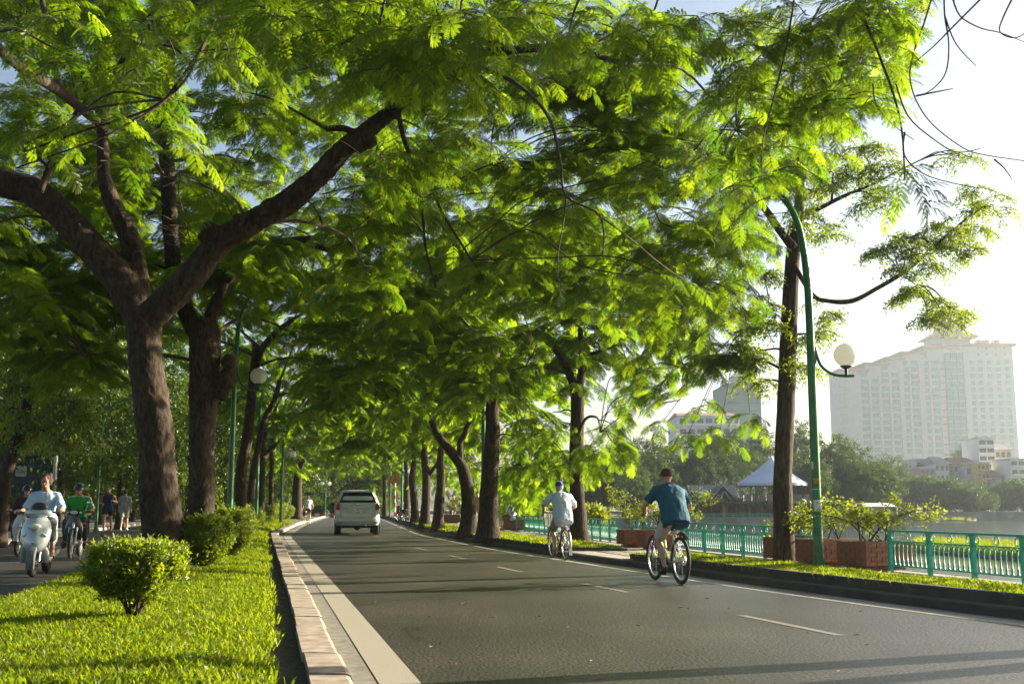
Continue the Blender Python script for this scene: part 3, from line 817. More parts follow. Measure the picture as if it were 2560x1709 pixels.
t1.limb(PX([(262, 320), (150, 230, 12), (40, 160, 10), (-60, 60, 9)], Y1), [.07, .06, .05, .04])
t1.br = .006
# low sprays close to the eye, hung from limbs above the picture
t1.limb(PX([(900, -60, 9), (1060, -40, 8.4), (1250, -50, 8.2), (1500, -40, 8.4), (1750, -60, 8.8), (2050, -70, 9.2), (2300, -60, 9.6)], 9), [.05, .05, .045, .04, .035, .03, .02])
t1.limb(PX([(530, -10, 10), (525, 80, 9.4), (450, 200, 9.0), (380, 270, 8.9), (200, 330, 8.8), (60, 380, 8.8)], 9), [.022, .018, .014, .012, .010, .008])
t1.limb(PX([(520, 85, 9.2), (470, 190, 9.0), (400, 260, 8.9), (320, 310, 8.8), (240, 350, 8.7), (40, 420, 8.7)], 9), [.014, .012, .012, .010, .008, .006])
near = [(180, 140, 9.2), (60, 260, 9.0), (250, 300, 8.9), (140, 330, 8.8), (330, 230, 9.2), (430, 170, 9.0), (60, 360, 9.0), (250, 400, 8.9), (380, 330, 9.3), (330, 110, 9.0), (560, 90, 8.8), (700, 60, 8.4), (820, 60, 8.2), (60, 80, 9.6), (150, 20, 9.2),
        (930, 120, 8.4), (1060, 90, 8.0), (1010, 130, 8.4), (1150, 50, 7.9), (1240, 70, 8.2), (1110, 170, 8.3), (900, 40, 8.6), (1330, 40, 8.6), (1500, 30, 9.0), (1620, 60, 9.2), (1750, 60, 9.6), (1850, 130, 10), (480, 30, 9.0), (640, -10, 8.6), (960, 20, 8.2), (1420, 110, 9.5), (1560, 130, 10), (620, 160, 10.5), (760, 150, 10.5)]
for i, (x, y, Y) in enumerate(near): t1.pad(P(x, y, Y), t1.r.uniform(.30, .55), 4, 6, .50, .3, link_=i % 3 == 0)
hang = [(1930, 60, 10), (1990, 150, 10.2), (2080, 90, 10), (2150, 60, 9.8), (2180, 160, 10), (2090, 190, 10.2), (2230, 40, 9.6), (2010, 250, 10.4), (1900, 330, 10.6), (1910, 420, 10.8), (1890, 230, 10.4), (1960, 360, 10.8), (1880, 470, 11), (2150, 250, 10), (2000, 60, 10), (1830, 250, 11), (1800, 380, 11.5)]
for x, y, Y in hang: t1.pad(P(x, y, Y), t1.r.uniform(.4, .6), 5, 6, .50, .35, link_=False)
# the single bough hanging before the open sky, and bare whips round it
w = t1.twig(PX([(2135, -60, 9.6), (2150, 20, 9.6), (2195, 130, 9.6), (2235, 240, 9.6), (2255, 330, 9.6), (2262, 450, 9.6)], 9.6), .016, .007, 5, 5)
for k, (x, y) in enumerate([(2262, 450), (2255, 420), (2258, 470), (2290, 460), (2240, 500), (2300, 510)]):
    S = t1.sprays.setdefault('feather', ([], [], []))
    for a in (200, 335, 250, 290, 160, 20)[k % 2::2]:
        d = Vector((math.cos(math.radians(a)), t1.r.uniform(-.5, .3), math.sin(math.radians(a)) * .7)); S[0].append(P(x, y, 9.6)); S[1].append(tuple(euler_x(d, Vector((0, t1.r.uniform(-.9, -.3), 1)).normalized()))); S[2].append(.5)
for lst in ([(2340, -40), (2310, 60), (2285, 130), (2275, 190), (2290, 250), (2330, 310), (2400, 365), (2450, 385), (2560, 402), (2700, 420)],
            [(2360, -30), (2362, 40), (2372, 110), (2365, 180), (2335, 220), (2300, 240)], [(2362, 40), (2390, 110), (2440, 165)],
            [(2470, -20), (2380, 70), (2330, 120), (2270, 170)], [(2540, -20), (2510, 40), (2500, 80), (2540, 95), (2580, 70)], [(2380, -10), (2400, 40), (2450, 70), (2500, 82), (2560, 105)],
            [(2240, 210), (2270, 290), (2330, 345), (2390, 380), (2450, 372)], [(2262, 330), (2262, 390), (2320, 440), (2440, 470)], [(2183, 210), (2190, 260), (2230, 310), (2285, 350)], [(2485, 398), (2510, 420), (2530, 448)], [(2290, 240), (2340, 230), (2382, 222)],
            [(1990, -30), (1965, 120), (1930, 260), (1908, 350), (1905, 450)]):
    t1.twig(PX(lst, 9.8), .010, .004, 4, 4)
t1.br = .013
far_sky = lambda p: True
t1.pads_in(60, (b1.x + .5, Y1 - .5, 7.0), (6.5, 5.0, 3.0), zmin=5.2, R=(.8, 1.3), shell=.35, per=9, twigs=7, scale=.66, droop=.15)
t1.pads_in(40, (.6, Y1 - .8, 6.6), (5.4, 3.5, 2.6), zmin=4.4, R=(.7, 1.2), shell=.2, per=9, twigs=6, scale=.66, droop=.15)
t1.pads_in(14, (3.6, Y1 - 2.0, 5.2), (2.4, 2.5, 1.8), zmin=3.6, R=(.6, 1.0), shell=.1, per=8, twigs=6, edge=.2, scale=.62, droop=.2)
for x, y, z in ((-4, 3, 7), (-2, 6, 7.5), (0, 3, 7.2), (2, 6, 7.6), (-5, 8, 7.8), (-7, 5, 7.4), (-3, 0, 7), (1, 0, 7.5), (-6, 11, 8.6), (-9, 9, 8), (-8, 13, 8.4), (-11, 14, 8), (0, 9, 8.4), (3, 10, 8.2)): t1.pad((x, y, z), 1.4, 8, 9, .8, .2, check=False)  # unseen foliage added overhead to block skylight and darken the ambient
t1.finish(near_parts=290)

# --- the twin-stemmed tree just outside the picture on the lake side: its stems throw the bands of shade over the road
b0 = Vector((6.35, 9.9, .16)); t0 = Tree('twin_stem_tree', 'twin-stemmed tree in the grass bed by the lake, shading the road', 'tree', b0, 'feather_mid', seed=8)
t0.trunk([b0 - Vector((0, 0, .1)), b0 + Vector((0, .1, 1)), b0 + Vector((.05, .45, 2.2)), b0 + Vector((.3, .9, 4)), b0 + Vector((.6, 1.2, 6))], [.2, .17, .15, .13, .10], flare=.5)
t0.limb([b0 + Vector((.1, -.3, -.1)), b0 + Vector((.05, -.55, 1)), b0 + Vector((0, -.8, 2.4)), b0 + Vector((-.4, -1.3, 4.4)), b0 + Vector((-1, -1.6, 6))], [.19, .15, .14, .12, .08])
t0.pads_in(26, (6.0, 8.5, 6.8), (3.6, 4.5, 1.6), zmin=5.2, R=(1.0, 1.4), shell=.2, per=11, twigs=7, scale=.7)
t0.finish()

# --- the second trunk just behind it
Y2 = 25.0
b2 = Vector((P(504, 1300, Y2).x, Y2, .14))
t2 = Tree('knotty_tree', 'knotty dark tree with burls standing behind the thick forked tree', 'tree', b2, 'feather_mid', seed=5)
t2.trunk([b2 - Vector((0, 0, .1))] + PX([(504, 1230), (504, 1120), (508, 1000), (512, 880), (505, 800)], Y2), [rpx(w, Y2) for w in (84, 76, 72, 82, 92, 80)], n=22, flare=.4,
         knots=[(P(566, 950, Y2 - .1), .24), (P(575, 905, Y2 - .1), .2), (P(556, 985, Y2 - .15), .16), (P(575, 693, Y2), .13), (P(545, 760, Y2), .13)],
         limbs=[(PX([(500, 850), (470, 790), (440, 700), (430, 620), (421, 480), (412, 380), (370, 290), (330, 200), (300, 90)], Y2), [rpx(w, Y2) for w in (56, 52, 48, 48, 46, 44, 38, 34, 28)]),
                (PX([(525, 900), (532, 840), (528, 790), (550, 735), (562, 705), (575, 690)], Y2), [rpx(w, Y2) for w in (60, 46, 38, 32, 28, 26)])])
t2.limb(PX([(545, 650), (620, 625), (707, 605), (780, 612), (830, 630)], Y2 - 1), [.14, .12, .09, .07, .04])
t2.limb(PX([(707, 605), (820, 590), (900, 580), (1000, 600)], Y2 - 1), [.08, .06, .04, .03])
t2.limb(PX([(412, 380), (420, 250), (425, 120), (440, 0)], Y2), [.16, .15, .13, .12])
t2.pads_in(44, (b2.x + 3, Y2, 7.6), (8, 4.5, 3.4), zmin=4.4, R=(1.0, 1.5), shell=.35, per=13, twigs=8, scale=.68, droop=.15)
t2.pads_in(14, (-1.0, Y2 - 1, 6.6), (4.5, 4, 2.2), zmin=4.2, R=(1.0, 1.5), shell=.2, per=13, twigs=8, scale=.68, droop=.15)
t2.pads_in(26, (b2.x - 3, Y2 + 1, 6.4), (4.5, 4, 2.6), zmin=3.6, R=(1.0, 1.5), shell=.2, per=13, twigs=8, scale=.7, droop=.2)
for k in range(95): t2.pad(P(t2.r.uniform(-120, 620) if k % 4 else t2.r.uniform(620, 1180), t2.r.uniform(-60, 780), t2.r.uniform(20, 31)), t2.r.uniform(.9, 1.4), 8, 12, .7, .2)
for q in ((1480, 240, 17), (1560, 300, 18), (1440, 340, 19), (1620, 240, 17), (1540, 200, 16.5), (1660, 330, 18), (1500, 420, 19), (1600, 420, 18), (1420, 250, 17), (1580, 130, 16)): t2.pad(P(*q), .9, 8, 11, .64, .2)
for q in ((-20, 600, 24), (30, 640, 25), (60, 560, 26), (-40, 520, 22), (20, 700, 27), (120, 640, 26), (200, 460, 24), (180, 700, 28), (240, 620, 27)): t2.pad(P(*q), 1.2, 8, 12, .7, .2)
for k in range(14): t2.pad(P(t2.r.uniform(1000, 1900), t2.r.uniform(-40, 620), t2.r.uniform(17, 24)), t2.r.uniform(.7, 1.1), 7, 10, .62, .2)
t2.finish()

def row_tree(label, base_px, Y, trunk_px, widths, limbs=(), pads=40, cen=None, rad=(6, 5, 3.2), zmin=3.6, key='feather_far', seed=1, name='row_tree', z0=.15, group=None, extra=(), R=(1.1, 1.7), per=13, twigs=8, shell=.35, edge=.4, scale=.70, flare=.5, bark='bark'):
    b = Vector((P(base_px, 1264, Y).x, Y, z0))
    t = Tree(name, label, 'tree', b, key, group, seed=seed, bark=bark)
    t.trunk([b - Vector((0, 0, .1))] + PX(trunk_px, Y), [rpx(w, Y) for w in widths], n=12, sub=5, flare=flare, nz=.12, ns=2.5)
    top = t.skel[-1][0]
    for pts, ws in limbs: t.limb(PX(pts, Y), [rpx(w, Y) for w in ws], 9, 4)
    c = cen or (top.x, Y, 6.8)
    if pads: t.pads_in(int(pads * .76), c, rad, zmin=zmin, R=R, shell=shell, per=per, twigs=twigs, scale=scale, edge=edge)
    for q in extra: t.pad(P(*q[:3]), q[3] if len(q) > 3 else 1.0, 7, 8, scale, .4)
    t.finish(); return t
RG = 'trees along the median beyond the forked tree'
row_tree('slender tree leaning to the road beyond the knotty burled tree', 600, 35, [(604, 1180), (617, 1100), (626, 1020), (632, 950), (640, 860)], [38, 36, 33, 30, 26, 22],
         [([(632, 950), (650, 880), (690, 830), (730, 800)], [24, 20, 18, 14])], 44, (-7, 35, 7), (7, 5, 3.2), seed=11, group=RG)
row_tree('leaning tree beside the second globe lamp of the median', 620, 43, [(632, 1190), (645, 1120), (660, 1050), (685, 1000), (700, 950)], [22, 21, 19, 18, 16, 14], (), 44, (-8, 44, 6.8), (7, 5, 3.2), seed=12, group=RG)
row_tree('forked median tree with a branch bent towards the road', 655, 53, [(655, 1190), (658, 1130), (665, 1080), (690, 1020)], [19, 18, 17, 14, 10], [([(658, 1140), (690, 1110), (725, 1070), (760, 1050)], [12, 11, 9, 7])], 40, (-9, 54, 6.8), (7, 5, 3.2), seed=13, group=RG)
row_tree('thin dark median tree next to the far globe lamps', 679, 64, [(678, 1200), (680, 1150), (676, 1100), (690, 1060)], [15, 14, 13, 11, 9], (), 36, (-11, 66, 6.8), (7, 6, 3.2), seed=14, group=RG)
row_tree('stout median tree behind the cyclist in a white vest', 742, 86, [(743, 1230), (744, 1180), (738, 1130), (730, 1080)], [32, 28, 24, 18, 14], [([(744, 1185), (770, 1130), (800, 1100)], [16, 12, 8])], 36, (-14, 86, 6.6), (8, 7, 3.4), seed=15, group=RG)
# --- trees along the lake pavement
LG = 'trees in the grass beds along the lakeside pavement'
Y3 = G(1450, 1355, .18).y
row_tree('straight light-barked forked tree in the grass bed behind the cyclist in a blue cap', 1450, Y3, [(1445, 1290), (1441, 1200), (1442, 1100), (1444, 1000), (1440, 960)], [56, 46, 42, 41, 40, 40],
         [([(1440, 985), (1424, 935), (1402, 890), (1384, 868)], [28, 25, 22, 20]), ([(1446, 985), (1454, 930), (1456, 880), (1450, 820)], [26, 24, 22, 16]), ([(1455, 890), (1500, 878), (1540, 862)], [14, 12, 9])],
         32, (.9, Y3 - 1, 6.2), (4.6, 4, 2.4), zmin=4.0, key='feather_mid', seed=21, group=LG, R=(.9, 1.4), edge=.25, scale=.70, z0=.16,
         extra=[(1500, 1080, 26.5, .8), (1540, 1110, 26, .7), (1480, 1140, 28, .8), (1420, 1160, 30, 1.0), (1520, 1010, 26, .9), (1580, 990, 25, .9), (1650, 960, 24, .9), (1700, 1000, 23.5, .8), (1380, 1110, 31, 1.0), (1350, 1160, 33, 1.0), (1400, 1200, 33, .9), (1330, 1200, 36, 1.0), (1480, 1180, 31, .6), (1530, 1060, 27, .8), (1380, 1030, 30, 1.0), (1340, 1060, 33, 1.1),
                (1620, 920, 22, .8), (1740, 940, 21, .8), (1800, 900, 20, .7), (1560, 880, 23, .9), (1690, 860, 21, .9), (1480, 780, 22, .9), (1600, 780, 21, .9), (1720, 770, 19, .8), (1800, 700, 18, .8), (1540, 690, 19, .9), (1660, 660, 18, .9), (1780, 600, 16.5, .8), (1830, 900, 20, .6)])
row_tree('dark trunk with flared roots in the grass bed beside the curved lamp', 1222, 33, [(1222, 1240), (1226, 1160), (1232, 1080), (1230, 1020), (1240, 940), (1226, 880)], [64, 54, 48, 44, 40, 34, 28], [([(1230, 1040), (1260, 960), (1285, 900)], [24, 22, 16])], 34, (-.2, 33, 7.0), (5, 5, 2.9), seed=22, group=LG, z0=.16,
         extra=[(1300, 1090, 33, 1.1), (1280, 1150, 34, 1.1), (1320, 1020, 32, 1.1), (1340, 1130, 36, 1.2), (1300, 1200, 38, 1.1)])
row_tree('tree bending over the road beside the flared trunk of the grass bed', 1170, 37.5, [(1172, 1260), (1166, 1210), (1154, 1165), (1125, 1125), (1096, 1090), (1080, 1050)], [54, 42, 38, 34, 28, 24, 20], [([(1152, 1165), (1150, 1110), (1160, 1090), (1174, 1056), (1198, 1034)], [20, 19, 18, 17, 14])], 40, (-2.2, 38, 6.6), (5, 5, 3.2), seed=23, group=LG, z0=.16)
row_tree('pale leaning trunk close to the twin dark trunks', 1094, 46, [(1098, 1260), (1102, 1210), (1100, 1150), (1104, 1110)], [34, 30, 26, 20, 18], (), 36, (-3, 47, 6.6), (5, 5, 3.2), seed=24, group=LG, z0=.16)
low_ = [(1130, 1150, 58, 1.4), (1160, 1180, 60, 1.3), (1110, 1185, 62, 1.3), (1190, 1160, 52, 1.3), (1205, 1190, 56, 1.2), (1255, 1190, 46, 1.1), (1270, 1220, 50, 1.0), (1300, 1230, 44, .9), (1330, 1225, 42, .8), (1140, 1215, 66, 1.1), (1185, 1215, 62, 1.0), (1280, 1170, 42, 1.0), (1350, 1190, 38, .9), (1250, 1225, 56, 1.0), (1085, 1175, 66, 1.4), (1120, 1120, 60, 1.5)]
row_tree('dark upright trunk of the lakeside row with a heavy right bough', 1062, 53, [(1064, 1260), (1066, 1200), (1062, 1150), (1058, 1110)], [32, 27, 24, 22, 16], [([(1066, 1200), (1085, 1170), (1100, 1150)], [12, 11, 10])], 36, (-4.2, 54, 6.6), (5.5, 6, 3.2), seed=25, group=LG, z0=.16, extra=low_)
row_tree('trunk of the lakeside row leaning away behind the dark upright one', 1038, 65, [(1036, 1250), (1030, 1200), (1036, 1150)], [25, 22, 20, 15], (), 34, (-6, 66, 6.6), (6, 7, 3.3), seed=26, group=LG, z0=.16)
row_tree('slim trunk of the lakeside row near the striped sign pole', 1018, 78, [(1016, 1250), (1017, 1190), (1014, 1140)], [20, 17, 15, 12], (), 34, (-8, 80, 6.6), (6, 8, 3.4), seed=27, group=LG, z0=.16)
row_tree('small far trunk seen between sign pole and silver car', 962, 104, [(962, 1250), (962, 1210), (958, 1170)], [14, 12, 11, 8], (), 34, (-12, 104, 6.4), (8, 8, 3.6), zmin=3, seed=28, group=LG, z0=.1)
# --- the straight tree with small leaves by the green lamp post
Y4 = G(1958, 1400, .18).y
b4 = Vector((P(1958, 1264, Y4).x, Y4, .16))
t4 = Tree('small_leaved_tree', 'straight tall tree with small oval leaves beside the green lamp post', 'tree', b4, 'small_broad', seed=31, bark='bark_fine')
t4.trunk([b4 - Vector((0, 0, .1))] + PX([(1958, 1300), (1957, 1180), (1963, 1050), (1968, 930), (1972, 820), (1977, 720), (1984, 620), (1996, 550), (2000, 450), (1998, 380)], Y4), [rpx(w, Y4) for w in (62, 58, 55, 54, 52, 50, 46, 42, 34, 26, 20, 16)], n=18, sub=6, flare=.25, nz=.07, ns=4)
for pts, ws in (([(1984, 620), (1945, 570), (1925, 540), (1900, 505)], [30, 26, 24, 20]), ([(1996, 545), (2050, 520), (2110, 490), (2180, 462)], [16, 14, 11, 7]), ([(1984, 660), (2030, 735), (2070, 752), (2130, 752), (2190, 722), (2260, 680), (2330, 622), (2400, 560), (2450, 520)], [16, 15, 14, 14, 13, 12, 10, 7, 4]),
                ([(2000, 420), (2010, 340), (2040, 300), (2080, 310)], [14, 10, 8, 5]), ([(1998, 380), (1980, 250), (2000, 120), (2060, 0)], [14, 12, 9, 6]), ([(2190, 722), (2230, 700), (2262, 660), (2240, 610)], [6, 5, 4, 3]), ([(2260, 690), (2330, 740), (2400, 780)], [5, 4, 3]), ([(2180, 462), (2260, 420), (2330, 390), (2400, 385)], [6, 5, 4, 3])):
    t4.limb(PX(pts, Y4 - .2), [rpx(x, Y4) for x in ws], 8, 4)
def small_pads(lst, R, twigs, per, sc=1.0):
    for x, y in lst:
        t4.pad(P(x + t4.r.uniform(-15, 15), y + t4.r.uniform(-15, 15), Y4 + t4.r.uniform(-.7, .5)), R, twigs, per + 1, sc, .3, check=False)
small_pads([(1930, 300), (1990, 330), (2060, 330), (2110, 300), (2150, 360), (2080, 390), (2000, 400), (1950, 420), (2150, 430), (2090, 450), (2040, 480), (2180, 480), (2020, 550), (2060, 570), (2200, 400), (1900, 200), (1840, 60), (1900, 30), (1960, 90), (2050, 140), (2120, 30), (2250, 60), (2280, 20)], .42, 5, 7)
small_pads([(2190, 620), (2230, 600), (2280, 600), (2240, 650), (2300, 640), (2350, 600), (2400, 560), (2440, 530), (2480, 520), (2420, 490), (2340, 560), (2380, 620), (2340, 680), (2290, 720), (2350, 760), (2400, 780), (2440, 620), (2460, 580), (2370, 800), (2260, 740), (2330, 800)], .36, 5, 6, .9)
small_pads([(1900, 760), (1880, 830), (1900, 880), (1860, 900), (1920, 820), (1870, 780), (1890, 940), (1850, 860), (2040, 820), (2060, 790), (2010, 900), (1900, 680)], .34, 5, 6)
t4.pad(P(2430, 395, Y4), .3, 4, 4, .9, .4, check=False); t4.pad(P(2370, 385, Y4), .3, 4, 4, .9, .4, check=False)
for x, y, Y in ((1720, 1085, 22), (1800, 1075, 21), (1875, 1030, 20), (1660, 1050, 23), (1760, 1010, 21.5)):
    t4.twig([P(1850, 820, 20.5), P((1850 + x) / 2, (800 + y) / 2, 21), P(x, y, Y)], .012, .006); t4.pad(P(x, y, Y), .42, 4, 4, .55, .3, key='feather_mid', link_=False, check=False)
t4.finish()

# --- park trees beyond the other carriageway: dark broad crowns down to the ground
def clump_tree(name, label, base, h, rad, key, n, seed, trunk_r=.2, zlow=1.0, lean=0.0, group=None, R=None, per=5, bark='bark', scale=1.0, trunk_pts=None, fl=.3, lumps=9, cat='tree'):
    b = Vector(base); t = Tree(name, label, cat, b, key, group, bark=bark, seed=seed); r = t.r
    if trunk_pts: t.trunk(trunk_pts[0], trunk_pts[1], n=10, sub=5, flare=fl)
    elif trunk_r: t.trunk([b - Vector((0, 0, .1)), b + Vector((lean * .3, 0, h * .25)), b + Vector((lean, r.uniform(-.2, .2), h * .6))], [trunk_r, trunk_r * .8, trunk_r * .4], n=9, sub=4, flare=fl)
    S = t.sprays.setdefault(key, ([], [], []))
    cz = (zlow + h) / 2; hz = (h - zlow) / 2
    L_ = []
    for k in range(lumps):
        v = Vector([r.gauss(0, 1) for _ in range(3)]).normalized() * r.uniform(.45, .78)
        L_.append((Vector((v.x * rad, v.y * rad, v.z * hz)), r.uniform(.34, .55)))
    for k in range(n):
        c, s = L_[k % lumps]
        v = Vector([r.gauss(0, 1) for _ in range(3)]).normalized(); q = v * (r.uniform(.55, 1.0) * s)
        p = b + Vector((lean * .8, 0, cz)) + c + Vector((q.x * rad, q.y * rad, q.z * hz * 1.05))
        if p.z < zlow * .4 + b.z: continue
        d = (v + Vector((0, 0, -.35)) + Vector([r.gauss(0, .4) for _ in range(3)])).normalized()
        S[0].append(p); S[1].append(tuple(euler_x(d, Vector((r.gauss(0, .4), r.gauss(0, .4), 1)).normalized()))); S[2].append(scale * r.uniform(.7, 1.25))
    t.finish(); return t
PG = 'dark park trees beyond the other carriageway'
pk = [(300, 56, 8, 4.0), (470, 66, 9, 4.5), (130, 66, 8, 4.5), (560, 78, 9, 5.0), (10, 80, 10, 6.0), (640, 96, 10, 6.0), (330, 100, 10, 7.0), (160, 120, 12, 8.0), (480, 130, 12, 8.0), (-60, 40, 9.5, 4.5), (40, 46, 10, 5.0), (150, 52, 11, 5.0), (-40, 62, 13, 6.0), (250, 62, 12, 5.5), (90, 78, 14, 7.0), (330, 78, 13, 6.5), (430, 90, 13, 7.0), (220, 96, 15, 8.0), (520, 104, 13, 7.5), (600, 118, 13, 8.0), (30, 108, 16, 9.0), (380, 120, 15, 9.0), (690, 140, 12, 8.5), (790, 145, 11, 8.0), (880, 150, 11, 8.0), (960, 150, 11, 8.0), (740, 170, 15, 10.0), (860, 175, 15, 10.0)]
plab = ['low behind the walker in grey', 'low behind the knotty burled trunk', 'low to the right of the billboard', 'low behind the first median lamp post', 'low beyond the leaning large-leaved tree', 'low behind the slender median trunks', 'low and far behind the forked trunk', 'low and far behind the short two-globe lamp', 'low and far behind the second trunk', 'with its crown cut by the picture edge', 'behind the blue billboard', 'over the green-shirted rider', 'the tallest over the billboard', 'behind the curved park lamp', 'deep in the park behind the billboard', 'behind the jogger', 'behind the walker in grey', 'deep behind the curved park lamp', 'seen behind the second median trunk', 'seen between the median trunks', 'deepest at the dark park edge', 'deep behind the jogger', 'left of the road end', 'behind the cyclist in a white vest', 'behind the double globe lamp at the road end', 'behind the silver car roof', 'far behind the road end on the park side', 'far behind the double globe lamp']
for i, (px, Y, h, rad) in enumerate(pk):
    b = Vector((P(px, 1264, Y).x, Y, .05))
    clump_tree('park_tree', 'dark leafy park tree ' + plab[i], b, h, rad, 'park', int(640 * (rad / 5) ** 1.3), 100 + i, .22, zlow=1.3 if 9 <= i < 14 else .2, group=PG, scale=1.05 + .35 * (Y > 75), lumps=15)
# leaning park tree at the picture edge, its large leaves lit by the sun
Y5 = 31.0; b5 = Vector((P(2, 1264, Y5).x, Y5, .1))
t5 = Tree('large_leaved_tree', 'leaning park tree with large sunlit leaves in front of the blue billboard', 'tree', b5, 'big_broad', seed=41)
t5.trunk([b5 - Vector((0, 0, .1))] + PX([(8, 1240), (16, 1180), (38, 1115), (66, 1020), (80, 940), (110, 860)], Y5), [rpx(w, Y5) for w in (46, 40, 38, 34, 30, 24, 18)], n=12, sub=5, flare=.3)
for x, y in [(60, 930), (130, 960), (170, 1000), (100, 1000), (30, 960), (180, 940), (140, 900), (60, 1040), (120, 1050), (190, 1060), (40, 880), (90, 850), (160, 1090), (15, 1020), (70, 1090), (200, 1010)]:
    t5.pad(P(x, y, Y5 + t5.r.uniform(-1, 1)), .65, 6, 6, 1.0, .4)
t5.finish()
# ------------------------------------------------------------------ grass
def tuft_mesh(n, h, w, seed, spread=.035):
    r = random.Random(seed); mb = MB()
    for i in range(n):
        a = r.uniform(0, 6.28); b = Vector((r.gauss(0, spread), r.gauss(0, spread), 0)); hh = h * r.uniform(.6, 1.15); lean = r.uniform(.15, .9)
        o = Vector((math.cos(a), math.sin(a), 0)); s = Vector((-o.y, o.x, 0)) * (w * r.uniform(.7, 1.2) / 2)
        p1 = b + o * lean * hh * .35 + Vector((0, 0, hh * .6)); p2 = b + o * lean * hh + Vector((0, 0, hh * (1 - .25 * lean)))
        mb.add([b - s, b + s, p1 + s, p1 - s, p2], [(0, 1, 2, 3), (3, 2, 4)], 0)
    return mb
SRC['grass'] = [src_object('grass_tuft', tuft_mesh(11, .085, .011, s), MT['grass']) for s in (51, 52, 53)]
SRC['reed'] = [src_object('reed_tuft', tuft_mesh(14, .55, .022, s, .12), MT['grass']) for s in (54, 55)]
def grow(name, fx0, fx1, fz, y0, y1, dens, key='grass', sc=1.0):
    """dens(y): tufts per square metre"""
    p = []; e = []; s = []
    y = y0
    while y < y1:
        dy = .25; w = fx1(y) - fx0(y); n = int(w * dy * dens(y) + rng.random())
        for i in range(n):
            yy = y + rng.random() * dy; a, b = fx0(yy), fx1(yy); x = a + (b - a) * rng.random()
            v = noise.noise(Vector((x * .9, yy * .9, 2.0)))
            if v < -.28 and rng.random() < .6: continue
            q = project((x, yy, .1))
            if q is None or not (-80 < q[0] < 2640) or q[1] > 1800: continue
            p.append((x, yy, fz(x, yy))); e.append((rng.uniform(-.15, .15), rng.uniform(-.15, .15), rng.uniform(0, 6.28))); s.append(sc * rng.uniform(.7, 1.2) * (1 + .35 * v) * (1 + max(0, yy - 14) * .02))
        y += dy
    return scatter(name, key, p, e, s, None, 'stuff')
def lawn_z(x, y):
    a = ML(y) + .22; b = ME_R(y); t = (x - a) / max(.1, b - a)
    return .09 + float(np.interp(t, (0, .15, .5, .85, 1), (.05, .075, .09, .075, 0))) - .01
grow('grass', lambda y: ML(y) + .24, lambda y: ME_R(y) - .01, lawn_z, 6.0, 70, lambda y: 620 if y < 14 else (330 if y < 24 else (120 if y < 45 else 40)))
for a, b in BEDS:
    grow('grass', lambda y: RK(y) + .33, lambda y: RK(y) + .3 + BEDW(y), lambda x, y: .16, max(a + .05, 8), min(b, 60), lambda y: 420 if y < 24 else (150 if y < 40 else 60))
grow('grass', lambda y: max(LS(y) - 16, -.5 * y), lambda y: LS(y) - 3.2, lambda x, y: .09, 28, 60, lambda y: 30, sc=1.6)
# a few fallen leaves
MT['dry_leaf'] = mat('dry_leaf', (.34, .17, .05), .8, var=.5, scale=3)
_dl = MB(); _dl.add([(0, 0, .004), (.025, .018, .012), (.055, 0, .006), (.025, -.016, .010)], [(0, 1, 2), (0, 2, 3)]); _dlm = _dl.mesh('dry_leaf', MT['dry_leaf'])
mb = MB()
for i in range(150):
    y = rng.uniform(7.5, 34) if rng.random() < .6 else rng.uniform(7.5, 16)
    on = rng.random()
    if on < .45: x = rng.uniform(ML(y) + .3, ME_R(y)); z = lawn_z(x, y) + .05
    elif on < .7: x = rng.uniform(ME_R(y), LW(y) - .76); z = .078
    else: x = rng.uniform(LW(y), RK(y) - .1); z = .003
    a = rng.uniform(0, 6.28); R = Matrix.Rotation(a, 3, 'Z'); s = rng.uniform(.6, 1.3)
    mb.add([Vector((x, y, z)) + R @ (Vector(v) * s) for v in _dl.v], [(0, 1, 2), (0, 2, 3)])
mb.build('fallen_leaves', MT['dry_leaf'], kind='stuff')

